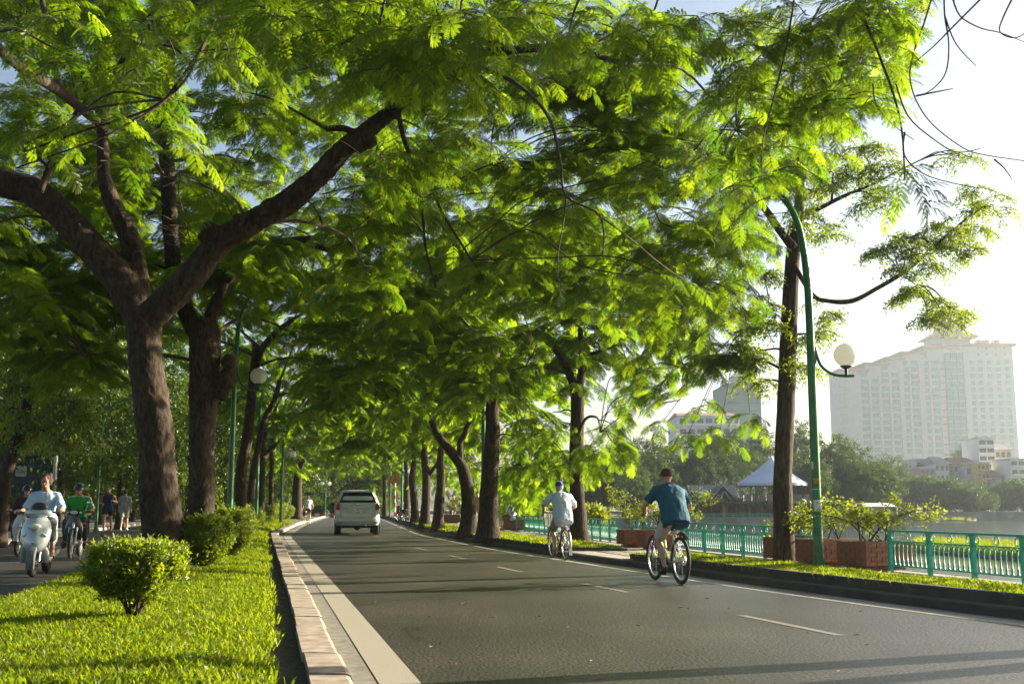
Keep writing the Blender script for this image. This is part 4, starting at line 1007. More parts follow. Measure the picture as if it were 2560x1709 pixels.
# ------------------------------------------------------------------ shrubs of the median
def shrub(name, label, base, w, h, n, seed, zlow=.28, key='shrub', group='clipped shrubs along the median', square=.75, scale=1.0, d=None):
    b = Vector(base); t = Tree(name, label, 'shrub', b, key, group, seed=seed, bark='twig'); r = t.r; d = d or w
    S = t.sprays.setdefault(key, ([], [], []))
    stems = MB()
    for k in range(9):
        a = 2 * math.pi * k / 9 + r.uniform(-.3, .3); e = Vector((math.cos(a) * w * .34, math.sin(a) * d * .34, h * r.uniform(.55, .8)))
        q = crom([(r.uniform(-.04, .04), r.uniform(-.04, .04), -.03), Vector((e.x * .35, e.y * .35, h * .25)), e], 4)
        stems.tube(q, [.017 - .0015 * i for i in range(len(q))], 5, cap=False, nz=.2, ns=20)
        for j in range(4):
            p = q[3 + j]; f = p + Vector((r.uniform(-.12, .12), r.uniform(-.12, .12), r.uniform(.08, .2))); stems.tube([p, p.lerp(f, .5), f], [.008, .006, .004], 4, cap=False)
    stems.build('stem', MT['bark'], t.root, smooth=180, kind='stuff')
    for i in range(n):
        v = Vector([r.gauss(0, 1) for _ in range(3)]).normalized()
        f = max(abs(v.x), abs(v.y), abs(v.z)) ** square
        v = v / f if square else v
        rr = r.uniform(.5, 1.0) ** .45
        bump = 1 + .42 * noise.noise(v * 2.3 + Vector((seed, 0, 0))) + .2 * noise.noise(v * 6 + Vector((seed, 5, 0)))
        p = Vector((v.x * w * .5 * rr * bump, v.y * d * .5 * rr * bump, zlow + (h - zlow) * (.5 + .5 * v.z * rr * bump)))
        low = 1 - max(0, (.45 - (p.z - zlow) / (h - zlow))) * 1.15
        p.x *= low; p.y *= low
        dd = (Vector((v.x, v.y, v.z * .6 + .75)) + Vector([r.gauss(0, .35) for _ in range(3)])).normalized()
        S[0].append(b + p); S[1].append(tuple(euler_x(dd, Vector((r.gauss(0, .5), r.gauss(0, .5), 1)).normalized()))); S[2].append(scale * r.uniform(.55, 1.4))
    t.finish(crown='foliage'); return t
c = G(332, 1556, .17); shrub('clipped_shrub', 'leafy shrub with bare stems on the lawn in front of the forked tree', c, .60, .58, 1700, 61, zlow=.22, square=.65, scale=.9)
c = G(510, 1425, .16); shrub('clipped_shrub', 'bright shrub at the foot of the forked tree, beside its trunk', c, .60, .72, 1700, 62, zlow=.12, square=.55)
c = G(560, 1400, .16); shrub('clipped_shrub', 'taller mounded shrub between the forked tree and the kerb', c + Vector((0, .4, 0)), .66, .84, 1900, 63, zlow=.1, square=.4)
for i, (px, py, w, h, lab) in enumerate([(598, 1338, .8, .72, 'small shrub behind the mounded one, touching the lamp pole foot'), (626, 1318, .95, .8, 'round shrub beyond the first lamp pole'), (664, 1308, 1.0, .85, 'pale shrub midway along the far row'), (690, 1302, 1.1, .9, 'shrub near the end of the far row'), (712, 1298, 1.1, .9, 'last dark shrub before the stout tree')]):
    c = G(px, py, .15); shrub('clipped_shrub', lab, c, w, h, 500, 64 + i, zlow=.08, square=.5, scale=1.8)

# ------------------------------------------------------------------ lamp posts
def globe_lamp(label, base, h_arm, side, pole_h, lean, seed, group='green lamp posts with globe lamps', r=.075, top=True, dirx=-1.0, diry=.1, stickers=False):
    """pole with a curved top; side: +1 globe to the lake, -1 to the park; pole bows over along (dirx, diry)"""
    t = thing('street_lamp', label, 'street lamp', base, 0, group)
    mb = MB(); n = 18
    if top:
        p = [Vector((0, 0, 0)), Vector((0, 0, pole_h * .45)), Vector((dirx * .02, diry * .02, pole_h * .72)), Vector((dirx * .22, diry * .22, pole_h * .88)), Vector((dirx * .75, diry * .75, pole_h * .97)), Vector((dirx * 1.5, diry * 1.5, pole_h))]
        q = crom(p, 6); m = len(q); mb.tube(q, [r * (1 - .5 * i / m) for i in range(m)], n)
    else: mb.tube([(0, 0, 0), (0, 0, pole_h)], [r, r * .8], n); mb.ell((0, 0, pole_h + .05), r * 1.1)
    mb.build('pole', MT['pole_green'], t, smooth=40)
    mb = MB(); mb.tube([(0, 0, 0), (0, 0, .02), (0, 0, .03)], [r * 1.9, r * 1.9, r * 1.2], n)
    for k in range(4):
        a = k * math.pi / 2 + .4; e = Vector((math.cos(a), math.sin(a), 0)); s = Vector((-e.y, e.x, 0)) * .008
        mb.loft([[e * r + s, e * r * 1.8 + s, e * r * 1.05 + s + Vector((0, 0, .2))], [e * r - s, e * r * 1.8 - s, e * r * 1.05 - s + Vector((0, 0, .2))]])
    mb.build('base_plate', MT['pole_green'], t, smooth=30)
    for sd in ([side] if side in (1, -1) else [1, -1]):
        mb = MB(); x0 = sd * r * .8
        if top:
            q = crom([(x0, 0, h_arm + .55), (x0 + sd * .03, 0, h_arm + .35), (x0 + sd * .10, 0, h_arm + .16), (x0 + sd * .25, 0, h_arm + .04), (x0 + sd * .42, 0, h_arm), (x0 + sd * .62, 0, h_arm)], 5)
            mb.tube(q, .024, 8); mb.tube([(x0, 0, h_arm + .55), (x0, 0, h_arm + .2)], .028, 8)
            gx = x0 + sd * .50; gz = h_arm
        else:
            mb.tube([(0, 0, h_arm), (sd * .38, 0, h_arm)], .022, 8); gx = sd * .38; gz = h_arm
        mb.build('lamp_arm', MT['pole_green'], t, smooth=60)
        mb = MB(); mb.tube([(gx, 0, gz), (gx, 0, gz + .12)], .026, 10); mb.tube([(gx, 0, gz + .12), (gx, 0, gz + .15), (gx, 0, gz + .165)], [.05, .10, .09], 16); mb.build('lamp_holder', MT['black' if top else 'pole_green'], t, smooth=40)
        mb = MB(); mb.ell((gx, 0, gz + .165 + .175), .19, n=24, m=16); mb.build('lamp_globe', MT['globe'], t, smooth=180)
    if stickers:
        def band(nm, z0, z1, m, a0, a1):
            b2 = MB(); rr = r + .002; vs = []
            for i in range(9):
                a = a0 + (a1 - a0) * i / 8
                for z in (z0, z1): rz = rr * (1 - .02 * z / pole_h * 10); vs.append((rr * math.cos(a) , rr * math.sin(a), z))
            b2.add(vs, [(2 * i, 2 * i + 2, 2 * i + 3, 2 * i + 1) for i in range(8)]); b2.build(nm, m, t, smooth=180)
        M1 = mat('torn_paper', (.55, .56, .50), .9, var=.35, scale=30); M2 = mat('yellow_print', (.35, .24, .02), .8, var=.4, scale=40); M3 = mat('old_tape', (.5, .5, .42), .8, var=.3, scale=20)
        pi = math.pi
        band('paper_notice', .86, 1.04, M1, -pi * .8, -pi * .12); band('yellow_sticker', 1.30, 1.38, M2, -pi * .75, -pi * .3)
        band('tape_band', 1.20, 1.212, M3, -pi, pi); band('tape_band', .78, .79, M3, -pi, pi); band('paper_scrap', 1.52, 1.64, M1, -pi * .9, -pi * .7)
        text('stencil_text', 'PC', .10, MT['black'], t, (-.012, -r - .004, .52), (pi / 2, 0, 0))
    return t
LY = G(2042, 1412, .2).y; lb = Vector((P(2042, 1264, LY).x, LY, .18))
globe_lamp('tall green lamp post with one globe, beside the straight tree', lb, 3.02, 1, 6.45, 0, 1, stickers=True, dirx=-.64, diry=.5)
Yl = 25.9; b = Vector((P(575, 1264, Yl).x, Yl, .15)); globe_lamp('lamp post on the median beside the knotty burled tree', b, 3.62, 1, 6.0, 0, 2, dirx=.3, diry=.2, r=.07)
Yl = 44.2; b = Vector((P(641, 1264, Yl).x, Yl, .15)); globe_lamp('second lamp post of the median, half hidden by leaning trunks', b, 3.45, 1, 6.0, 0, 3, dirx=.3, diry=.2)
Yl = 62; b = Vector((P(703, 1264, Yl).x, Yl, .15)); globe_lamp('third lamp post of the median, far down the shrub row', b, 3.45, 1, 6.0, 0, 4, dirx=.3, diry=.2)
Yl = 35.5; b = Vector((P(1208, 1264, Yl).x, Yl, .18)); globe_lamp('curved lamp post behind the flared trunk on the lake side', b, 2.9, 1, 6.1, 0, 5, dirx=-1.0, diry=.2)
Yl = 75; b = Vector((P(1004, 1264, Yl).x, Yl, .18)); globe_lamp('far lamp post of the lakeside row by the striped pole', b, 2.9, 1, 6.1, 0, 6, dirx=-1.0, diry=.2)
Yl = 95; b = Vector((P(975, 1264, Yl).x, Yl, .1)); globe_lamp('farthest lamp post left of the striped pole', b, 2.9, 1, 5.6, 0, 7, dirx=-1.0, diry=.2)
Yl = 118; b = Vector((P(813, 1264, Yl).x, Yl, .1)); globe_lamp('lamp post with two globes standing where the road ends', b, 3.0, 0, 3.5, 0, 8, top=False, group=None)
Yl = 46; b = Vector((P(243, 1264, Yl).x, Yl, .11)); globe_lamp('curved lamp post on the park pavement near the jogger', b, 2.9, -1, 5.4, 0, 9, dirx=.8, diry=.1, r=.065, group=None)
Yl = 58; b = Vector((P(153, 1264, Yl).x, Yl, .09)); globe_lamp('short dark post with two globes in the park by the billboard', b, 2.55, 0, 2.75, 0, 10, top=False, group=None)

# ------------------------------------------------------------------ the green iron railing
FH = .62
_post = MB().box((0, 0, .32), (.055, .055, .64)); _post.box((0, 0, .645), (.06, .06, .012)); _postm = _post.mesh('post', MT['teal'])
_bal = MB(); _bal.tube([(0, 0, .115), (0, 0, .135), (0, 0, .15), (0, 0, .19), (0, 0, .20), (0, 0, .36), (0, 0, .375), (0, 0, .41), (0, 0, .42)], [.024, .016, .012, .017, .0095, .0085, .013, .015, .012], 6)
for s in (-1, 1): _bal.tube([(0, 0, .41), (s * .022, 0, .44), (s * .055, 0, .455)], [.010, .008, .007], 5); _bal.tube([(0, 0, .14), (s * .028, 0, .115), (s * .055, 0, .105)], [.008, .007, .006], 4)
_balm = _bal.mesh('baluster', MT['teal'], 60)
_rg = MB(); _rg.ring((0, 0, 0), .046, .008, (0, 1, 0), 16, 5, sy=1.18, up=(0, 0, 1)); _ringm = _rg.mesh('ring', MT['teal'], 180)
def railing(label, y0, y1, bays, group='sections of green railing along the lake', z=None, xf=None):
    z = PV + .01 if z is None else z; f = xf or FL
    b = Vector((f((y0 + y1) / 2) , (y0 + y1) / 2, z)); t = thing('railing', label, 'railing', b, 0, group)
    L3 = lambda u, zz: Vector((f(y0 + (y1 - y0) * u), y0 + (y1 - y0) * u, z + zz)) - b
    us = [i / max(2, bays) for i in range(max(2, bays) + 1)]
    def rail(nm, zz, w, h):
        mb = MB()
        secs = []
        for u in us:
            c = L3(u, zz); secs.append([c + Vector((sx * w / 2, 0, sz * h / 2)) for sx, sz in ((-1, -1), (1, -1), (1, 1), (-1, 1))])
        mb.loft(secs); mb.build(nm, MT['teal'], t)
    rail('top_rail', FH, .065, .03); rail('mid_rail', .465, .022, .018); rail('bottom_rail', .10, .022, .018)
    for i in range(bays + 1):
        c = L3(i / bays, 0); ang = math.atan2(f(y0) - f(y1), y1 - y0)
        link('post', _postm, t, loc=c, rot=(0, 0, ang), scale=(1, 1, .955))
    ang = math.pi / 2 + math.atan2(f(y0) - f(y1), y1 - y0)
    for i in range(bays):
        for k in range(8): link('baluster', _balm, t, loc=L3((i + (k + .5 + .5) / 9) / bays, 0), rot=(0, 0, ang))
        for k in range(3): link('ring', _ringm, t, loc=L3((i + (.09, .5, .91)[k]) / bays, .540), rot=(0, 0, ang))
    return t
railing('railing section standing before the open lake at the picture edge', 9.4, 17.4, 8)
railing('railing section behind the cyclist in the blue shirt and the straight tree', 19.7, 29.4, 10)
railing('railing section behind the cyclist in a blue cap', 30.6, 44.5, 14)
railing('far railing section beyond the man seated on a planter', 46.5, 62, 8)

# ------------------------------------------------------------------ brick planters with flowering climbers
MT['brick'] = mat('brick', (.20, .074, .042), .9, var=.3, scale=30, bump=.3, bscale=120)
MT['mortar'] = mat('mortar', (.17, .09, .062), .95, var=.2, scale=30)
def _brick(l): return MB().box((0, 0, 0), (l, .03, .062)).mesh('brick', MT['brick'])
_b20 = _brick(.205); _b10 = _brick(.098)
def planter(label, c, w, d, h, rz, plant, seed, bricks=True, n=260, reach=(.9, .5), hh=.75, lab2=None, group='brick planters along the lake pavement'):
    t = thing('brick_planter', label, 'planter', c, rz, group); r = random.Random(seed)
    mb = MB(); hw, hd, tk = w / 2 - .015, d / 2 - .015, .1
    for a in ((0, -hd + tk / 2, w - .03, tk), (0, hd - tk / 2, w - .03, tk), (-hw + tk / 2, 0, tk, d - .03 - 2 * tk), (hw - tk / 2, 0, tk, d - .03 - 2 * tk)): mb.box((a[0], a[1], h / 2 + .03), (a[2], a[3], h - .07))
    mb.box((0, 0, .02), (w - .2, d - .2, .05)); mb.build('planter_wall', MT['mortar'], t)
    MB().box((0, 0, h * .42), (w - .26, d - .26, h * .84)).build('soil', MT['soil'], t)
    if bricks:
        rows = int(round((h - .06) / .07))
        for k in range(rows):
            z = .06 + .035 + k * .07
            for (ax, off, ln, rot) in ((0, -d / 2 + .015, w, 0), (1, w / 2 - .015, d - .06, math.pi / 2), (2, -w / 2 + .015, d - .06, math.pi / 2)):
                x = -ln / 2 + (0 if k % 2 == 0 else -.108); 
                while x < ln / 2 - .02:
                    a, b2 = max(x, -ln / 2), min(x + .205, ln / 2)
                    if b2 - a > .04:
                        m = (a + b2) / 2; loc = (m, off, z) if ax == 0 else (off, m, z)
                        o = link('brick', _b20, t, loc=Vector(loc) + Vector((r.uniform(-.002, .002), r.uniform(-.002, .002), 0)), rot=(0, 0, rot)); o.scale = ((b2 - a) / .205, 1, 1)
                    x += .217
    # the plant is a thing of its own standing in the planter
    b = Vector(c) + Vector((0, 0, h * .85)); pt = Tree('flowering_climber', lab2 or ('pale green climber sprawling from the ' + label), 'shrub', b, 'climber', 'climbers in the brick planters', seed=seed, bark='twig')
    S = pt.sprays.setdefault('climber', ([], [], []))
    for k in range(plant):
        a = r.uniform(0, 6.28); e = Vector((math.cos(a) * reach[0] * r.uniform(.3, 1), math.sin(a) * reach[1] * r.uniform(.3, 1), hh * r.uniform(.45, 1)))
        s = Vector((r.uniform(-.25, .25) * w, r.uniform(-.2, .2) * d, -.04)); q = crom([s, s.lerp(e, .4) + Vector((0, 0, .12 + .1 * hh)), e + Vector((0, 0, .05)), e + Vector((math.cos(a) * .22, math.sin(a) * .1, -.10))], 4)
        pt.twigs.tube(q, [.012 - .0008 * i for i in range(len(q))], 4, cap=False)
        m = n // plant
        for i in range(m):
            tt = .3 + .7 * (i + .5) / m; idx = tt * (len(q) - 1); i0 = min(int(idx), len(q) - 2); p = q[i0].lerp(q[i0 + 1], idx - i0) + Vector([r.gauss(0, .05) for _ in range(3)])
            dd = Vector((r.gauss(0, 1), r.gauss(0, 1), r.gauss(.3, .5))).normalized(); S[0].append(b + p); S[1].append(tuple(euler_x(dd, Vector((r.gauss(0, .4), r.gauss(0, .4), 1)).normalized()))); S[2].append(r.uniform(.6, 1.1))
    pt.finish(crown='foliage'); return t, pt
ang = -math.atan(.23)
Yp = 18.0
fx = lambda px, Y: P(px, 1264, Y).x
planter('planter beside the railing end next to the open lake', (fx(2190, 17.9), 18.05, PV + .02), .98, .7, .44, math.radians(24), 14, 81, n=230, reach=(1.05, .4), hh=.66, lab2='largest climber with long arching shoots at the railing end')
planter('planter directly behind the green lamp post', (fx(2085, 18.9), 19.2, PV + .02), .98, .7, .44, math.radians(24), 10, 82, n=150, reach=(.75, .4), hh=.58, lab2='smaller climber behind the green lamp post')
planter('planter half hidden by the straight tree trunk', (fx(2005, 19.9), 20.4, PV + .02), .98, .7, .44, math.radians(24), 8, 83, n=130, reach=(.4, .4), hh=.55, lab2='darker leafy climber between straight tree and lamp post')
planter('planter in front of the blue-shirted cyclist', (fx(1650, 26.5), 26.6, PV + .02), .92, .62, .42, math.radians(14), 10, 84, n=240, reach=(1.3, .5), hh=.9, lab2='climber trailing behind the blue-shirted cyclist')
planter('planter next to the one before the blue-shirted cyclist', (fx(1598, 27.5), 27.9, PV + .02), .92, .62, .42, math.radians(14), 6, 85, n=110, reach=(.5, .4), hh=.7, lab2='low climber beside the cyclist, left of his handlebar')
planter('planter on which the grey-capped man sits', (fx(1284, 47), 47.2, PV + .02), 1.0, .7, .45, math.radians(8), 12, 86, n=220, reach=(.9, .7), hh=.9, bricks=False, lab2='bright climber behind the seated man')
planter('far planter behind the shirtless walker', (fx(1128, 66), 66, PV + .02), 1.0, .7, .5, math.radians(8), 12, 87, n=240, reach=(1.2, .8), hh=1.0, bricks=False, lab2='climber far along the pavement behind the shirtless walker')
# bright climbers that hang over the far railing
for i, (px, Y, w, h, lab) in enumerate([(1395, 46, 1.3, .95, 'yellow-green bush at the railing behind the cyclist in a blue cap'), (1330, 52, 1.6, 1.1, 'yellow-green bush behind the seated man'), (1190, 66, 2.0, 1.2, 'yellow-green bush at the far railing between the bending trunks'), (1245, 60, 1.8, 1.1, 'yellow-green bush at the far railing beside the flared trunk'), (1480, 40, .9, .8, 'yellow-green bush to the right of the light-barked tree')]):
    b = Vector((P(px, 1264, Y).x, Y, PV)); shrub('railing_bush', lab, b, w, h, 420, 90 + i, zlow=.15, key='climber', group='bright bushes along the railing', square=.3, scale=1.5)

# ------------------------------------------------------------------ warning sign, striped barrier, road-end hedge
b = Vector((P(987, 1264, 88).x, 88, .05)); MT['sign_red'] = mat('sign_red', (.30, .05, .015), .5); t = thing('warning_sign', 'triangular warning sign on a red and white striped pole', 'road sign', b)
MT['sign_yellow'] = mat('sign_yellow', (.42, .22, .02), .5, var=.1); 
for k in range(9):
    MB().tube([(0, 0, k * .32), (0, 0, k * .32 + .32)], .055, 10).build('pole_band', MT['red' if k % 2 else 'white'], t, smooth=40)
mb = MB(); mb.loft([[Vector((x, y, z)) for x, z in ((-.62, 2.85), (.62, 2.85), (0, 3.95))] for y in (-.06, -.08)]); mb.build('sign_border', MT['sign_red'], t)
mb = MB(); mb.loft([[Vector((x, y, z)) for x, z in ((-.50, 2.92), (.50, 2.92), (0, 3.80))] for y in (-.082, -.09)]); mb.build('sign_plate', MT['sign_yellow'], t)
mb = MB(); mb.box((0, -.095, 3.28), (.05, .006, .28)); mb.box((-.09, -.095, 3.1), (.05, .006, .2), R=Matrix.Rotation(.7, 3, 'Y')); mb.box((.09, -.095, 3.1), (.05, .006, .2), R=Matrix.Rotation(-.7, 3, 'Y')); mb.build('sign_symbol', MT['black'], t)
t = thing('striped_barrier', 'low red and white striped kerb barrier across the road end', 'barrier', (P(835, 1264, 118).x, 118.5, 0))
for k in range(10): MB().box((-2.3 + k * .5, 0, .18), (.49, .3, .36)).build('barrier_block', MT['white' if k % 2 else 'red'], t)
for i, (px, w, lab) in enumerate([(770, 3.0, 'dark hedge bush behind the striped barrier'), (860, 3.2, 'dark hedge bush behind the silver car'), (930, 3.0, 'dark hedge bush right of the silver car')]):
    b = Vector((P(px, 1264, 124).x, 124 + i, 0)); shrub('road_end_bush', lab, b, w, 1.6, 300, 97 + i, zlow=.1, key='park', group='bushes at the road end', square=.3)
# blue billboard in the park
b = Vector((P(50, 1264, 40).x, 40, .09)); t = thing('billboard', 'dark blue billboard with a white logo square standing in the park', 'billboard', b, math.radians(8))
MT['board_blue'] = mat('board_blue', (.012, .05, .09), .35, var=.15, scale=1.5); MT['board_white'] = mat('board_white', (.6, .62, .58), .5, var=.08)
MB().box((0, 0, 2.12), (2.15, .12, 1.36)).build('panel', MT['board_blue'], t)
mb = MB(); mb.box((0, -.02, 2.82), (2.3, .2, .05)); mb.box((0, -.02, 1.40), (2.3, .2, .05)); mb.box((-1.1, -.02, 2.11), (.06, .2, 1.37)); mb.build('frame', MT['board_blue'], t)
MB().box((1.12, -.03, 2.11), (.09, .22, 1.37)).build('frame_edge', MT['board_white'], t)
for s in (-.7, .5): MB().tube([(s, .05, 0), (s, .05, 1.37)], .07, 10).build('support_post', MT['board_blue'], t, smooth=40)
mb = MB(); pts = []
for cx, cz, a0 in ((.13, .13, 0), (-.13, .13, 90), (-.13, -.13, 180), (.13, -.13, 270)):
    for k in range(5): a = math.radians(a0 + k * 22.5); pts.append((-.02 + cx + .06 * math.cos(a), 2.26 + cz + .06 * math.sin(a)))
mb.loft([[Vector((x, y, z)) for x, z in pts] for y in (-.063, -.072)]); mb.build('logo_square', MT['board_white'], t)
text('logo_text', 'Zalo', .17, MT['board_blue'], t, (-.02, -.075, 2.25), (math.pi / 2, 0, 0), .001)
mb = MB()
for z, x0, x1 in ((2.62, -.55, .15), (2.56, -.4, .2), (1.85, -.2, .1)): mb.box(((x0 + x1) / 2, -.064, z), (x1 - x0, .004, .022))
mb.build('print_line', mat('print_grey', (.10, .16, .18), .5), t)
# ------------------------------------------------------------------ people
V = lambda *a: Vector(a)
def ell_sec(c, lat, nrm, w, d, n=18, p=2.4):
    out = []
    for k in range(n):
        a = 2 * math.pi * k / n; x, y = math.cos(a), math.sin(a)
        x = math.copysign(abs(x) ** (2 / p), x); y = math.copysign(abs(y) ** (2 / p), y)
        out.append(c + lat * (x * w) + nrm * (y * d))
    return out
CL = {}
def cloth(name, col, var=.12, rough=.85):
    if name not in CL: CL[name] = mat(name, col, rough, var=var, scale=9, bump=.25, bscale=160)
    return CL[name]
def one_surface(o, vox, smooth=3, folds=0.0, fscale=.12):
    md = o.modifiers.new("one_surface", 'REMESH'); md.mode = 'VOXEL'; md.voxel_size = vox; md.use_smooth_shade = True
    if smooth: ms = o.modifiers.new("smooth", 'SMOOTH'); ms.factor = .5; ms.iterations = smooth
    if folds:
        tx = bpy.data.textures.new('folds', 'CLOUDS'); tx.noise_scale = fscale; tx.noise_depth = 2
        dm = o.modifiers.new("folds", 'DISPLACE'); dm.texture = tx; dm.strength = folds; dm.mid_level = .5; dm.texture_coords = 'LOCAL'
    return o
def dome(mb, c, r, R, z0=-.1, n=18, m=7, mat=0):
    """upper part of an ellipsoid, from relative height z0 to the top; closed below"""
    secs = []; a0 = math.asin(z0)
    for j in range(m):
        a = a0 + (math.pi / 2 - a0) * j / (m - .6)
        secs.append([c + R @ Vector((r[0] * math.cos(a) * math.cos(2 * math.pi * k / n), r[1] * math.cos(a) * math.sin(2 * math.pi * k / n), r[2] * math.sin(a))) for k in range(n)])
    mb.loft(secs, mat)
def person(label, loc, rz, J, shirt=None, sleeve=.6, legs=None, leg_to='knee', shoes=None, hair=None, cap=None, helmet=None, vox=.011, grip=True, female=False, group=None, skin=None, collar=None, parent=None, hair_bun=False, fold=.03, shirt_low=.05, bare=False, brim=1):
    t = thing('person', label, 'person', loc, rz, group)
    SK = skin or MT['skin']
    j = {k: Vector(v) for k, v in J.items() if hasattr(v, '__len__')}
    pel, chest, head = j['pel'], j['chest'], j['head']
    sw = J.get('sw', .185 if not female else .165); hw = .095; gi = J.get('girth', 1.0)
    lat = Vector(J.get('lat', (1, 0, 0))).normalized(); plat = Vector((1, 0, 0))
    up = (chest - pel).normalized(); nrm = lat.cross(up).normalized() * -1   # towards the front
    face = Vector(J.get('face', (0, 1, -.05))).normalized()
    hr = face.cross(Vector((0, 0, 1))).normalized(); hu = hr.cross(face).normalized()
    HR = Matrix((hr, face, hu)).transposed()
    neck = chest + up * .085 + (head - chest) * .12
    sh = {s: chest + lat * (sw * s) + up * .0 for s in (-1, 1)}
    hip = {s: pel + plat * (hw * s) + Vector((0, 0, -.02)) for s in (-1, 1)}
    mid = pel.lerp(chest, .5) + (-nrm) * J.get('hunch', .02)
    def torso(mb, inf, low=0.0, top=True, belly=0):
        cs = [(pel - up * (.07 + low), .155 if not female else .17, .115), (pel + up * .02, .165 if not female else .178, .12), (pel.lerp(mid, .6), .148 if not female else .135, .105 + belly), (mid.lerp(chest, .35), .16 if not female else .145, .115 + belly * .5), (mid.lerp(chest, .75), .178 * sw / .185, .118), (chest + up * .02, sw * .93, .098), (chest + up * .062, sw * .60, .075)]
        if top: cs.append((neck, .058, .058))
        else: cs.append((chest + up * .085, sw * .36, .062))
        mb.loft([ell_sec(c, (lat * i + plat * (len(cs) - i)).normalized() if i < 4 else lat, nrm, (w * (gi if i < 5 else 1)) + inf, d * gi + inf) for i, (c, w, d) in enumerate(cs)])
    body = MB(); torso(body, 0)
    body.tube([neck - up * .03, neck.lerp(head, .5), head - hu * .03], [.062, .054, .056], 12)
    f = .9 if female else 1.0
    body.ell(head + hu * .012, (.076, .094, .112), R=HR, n=18, m=14); body.ell(head + face * .035 - hu * .055, (.055, .056, .058), R=HR, n=14, m=10)
    body.loft([ell_sec(head + face * (.085) + hu * .02, hr, hu, .010, .012, 8), ell_sec(head + face * .118 - hu * .022, hr, hu, .016, .013, 8)])
    for s in (-1, 1): body.ell(head + hr * (.078 * s) - face * .008, (.012, .022, .032), R=HR, n=8, m=6)
    body.tube([head + face * .088 - hu * .052 - hr * .024, head + face * .098 - hu * .052, head + face * .088 - hu * .052 + hr * .024], [.008, .011, .008], 8)
    for s, S in ((-1, 'L'), (1, 'R')):
        e, w = j['el' + S], j['wr' + S]
        body.tube([sh[s] - lat * (s * .03), sh[s], sh[s].lerp(e, .5), e], [.05 * f, .056 * f, .050 * f, .041 * f], 12)
        body.tube([e, e.lerp(w, .3), w], [.041 * f, .043 * f, .027 * f], 12)
        d = Vector(J['hand' + S]).normalized() if 'hand' + S in J else (w - e).normalized()
        dn = Vector((0, 0, -1)); sd = d.cross(dn).normalized()
        if sd.length < .1: sd = lat.copy()
        dn = sd.cross(d) * -1
        if dn.z > 0: dn = -dn
        pc = w + d * .045; body.ell(pc, (.040 * f, .050, .017), R=Matrix((sd, d, sd.cross(d))).transposed(), n=12, m=8)
        body.tube([w, pc], [.027 * f, .026 * f], 8)
        cr = 1.0 if grip else .35
        for q, (o, ln) in enumerate(((-.030, .066), (-.010, .076), (.010, .072), (.030, .058))):
            b = pc + sd * o + d * .038; b1 = b + d * (ln * .5) + dn * (ln * .22 * cr); b2 = b1 + dn * (ln * .40 * cr) + d * (ln * (.35 - .25 * cr)); b3 = b2 + dn * (ln * .1) - d * (ln * .28 * cr)
            body.tube([pc + sd * o, b, b1, b2, b3], [.010, .0095, .009, .0085, .007], 7)
        iv = -s; tb = pc - d * .015 + sd * (.036 * iv * (1 if sd.dot(lat) > 0 else -1)); t1_ = tb + d * .03 + sd * (.018 * iv * (1 if sd.dot(lat) > 0 else -1)) + dn * .008; body.tube([pc - d * .02, tb, t1_, t1_ + d * .022 + dn * (.018 * cr)], [.014, .0125, .0105, .009], 7)
        k, a, to = j['kn' + S], j['an' + S], j['to' + S]
        body.tube([hip[s], hip[s].lerp(k, .5), k], [.088, .074, .054], 14)
        cf = k.lerp(a, .32) - (to - a).normalized() * .012
        body.tube([k, cf, k.lerp(a, .7), a], [.052, .056, .041, .034], 12)
        fd = (to - a).normalized(); ft = a.lerp(to, .55) - Vector((0, 0, .02)); fs = fd.cross(V(0, 0, 1)).normalized()
        body.ell(ft, (.040, .115, .033), R=Matrix((fs, fd, fs.cross(fd))).transposed(), n=14, m=8); body.ell(a - fd * .02 - Vector((0, 0, .03)), (.034, .04, .035))
        if shoes is None:
            for q in range(5): body.ell(to + fs * (-.032 + .016 * q) + fd * (.02 - .004 * abs(q - 1)) - Vector((0, 0, .018)), (.0085, .018, .009), R=Matrix((fs, fd, fs.cross(fd))).transposed(), n=8, m=6)
        if shoes:
            m2 = MB(); m2.ell(ft - Vector((0, 0, .004)), (.048, .135, .042), R=Matrix((fs, fd, fs.cross(fd))).transposed(), n=16, m=10); m2.ell(a - fd * .01 - Vector((0, 0, .035)), (.043, .06, .045)); m2.loft([ell_sec(ft - fs.cross(fd) * zz, fs, fd, .046, .136, 16) for zz in (.030, .048)])
            one_surface(m2.build('shoe', shoes, t), .012, 2)
    o = body.build('body', SK, t); one_surface(o, vox, 3)
    if shirt:
        mb = MB(); torso(mb, .024, low=shirt_low, top=False, belly=.02)
        if sleeve:
            for s, S in ((-1, 'L'), (1, 'R')):
                e = j['el' + S]; en = sh[s].lerp(e, sleeve) if sleeve <= 1 else e
                mb.tube([sh[s] - lat * (s * .06) + up * .01, sh[s] + up * .004, sh[s].lerp(en, .55), en], [.072, .074, .070, .076 if sleeve <= 1 else .055], 14)
                if sleeve > 1: mb.tube([e, e.lerp(j['wr' + S], sleeve - 1)], [.055, .046], 12)
        one_surface(mb.build('shirt', shirt, t), .013, 3, fold, .10)
        if collar:
            mb = MB(); mb.ring(chest + up * .092, .060, .016, up, 20, 8, sy=.85); one_surface(mb.build('collar', collar, t), .009, 2)
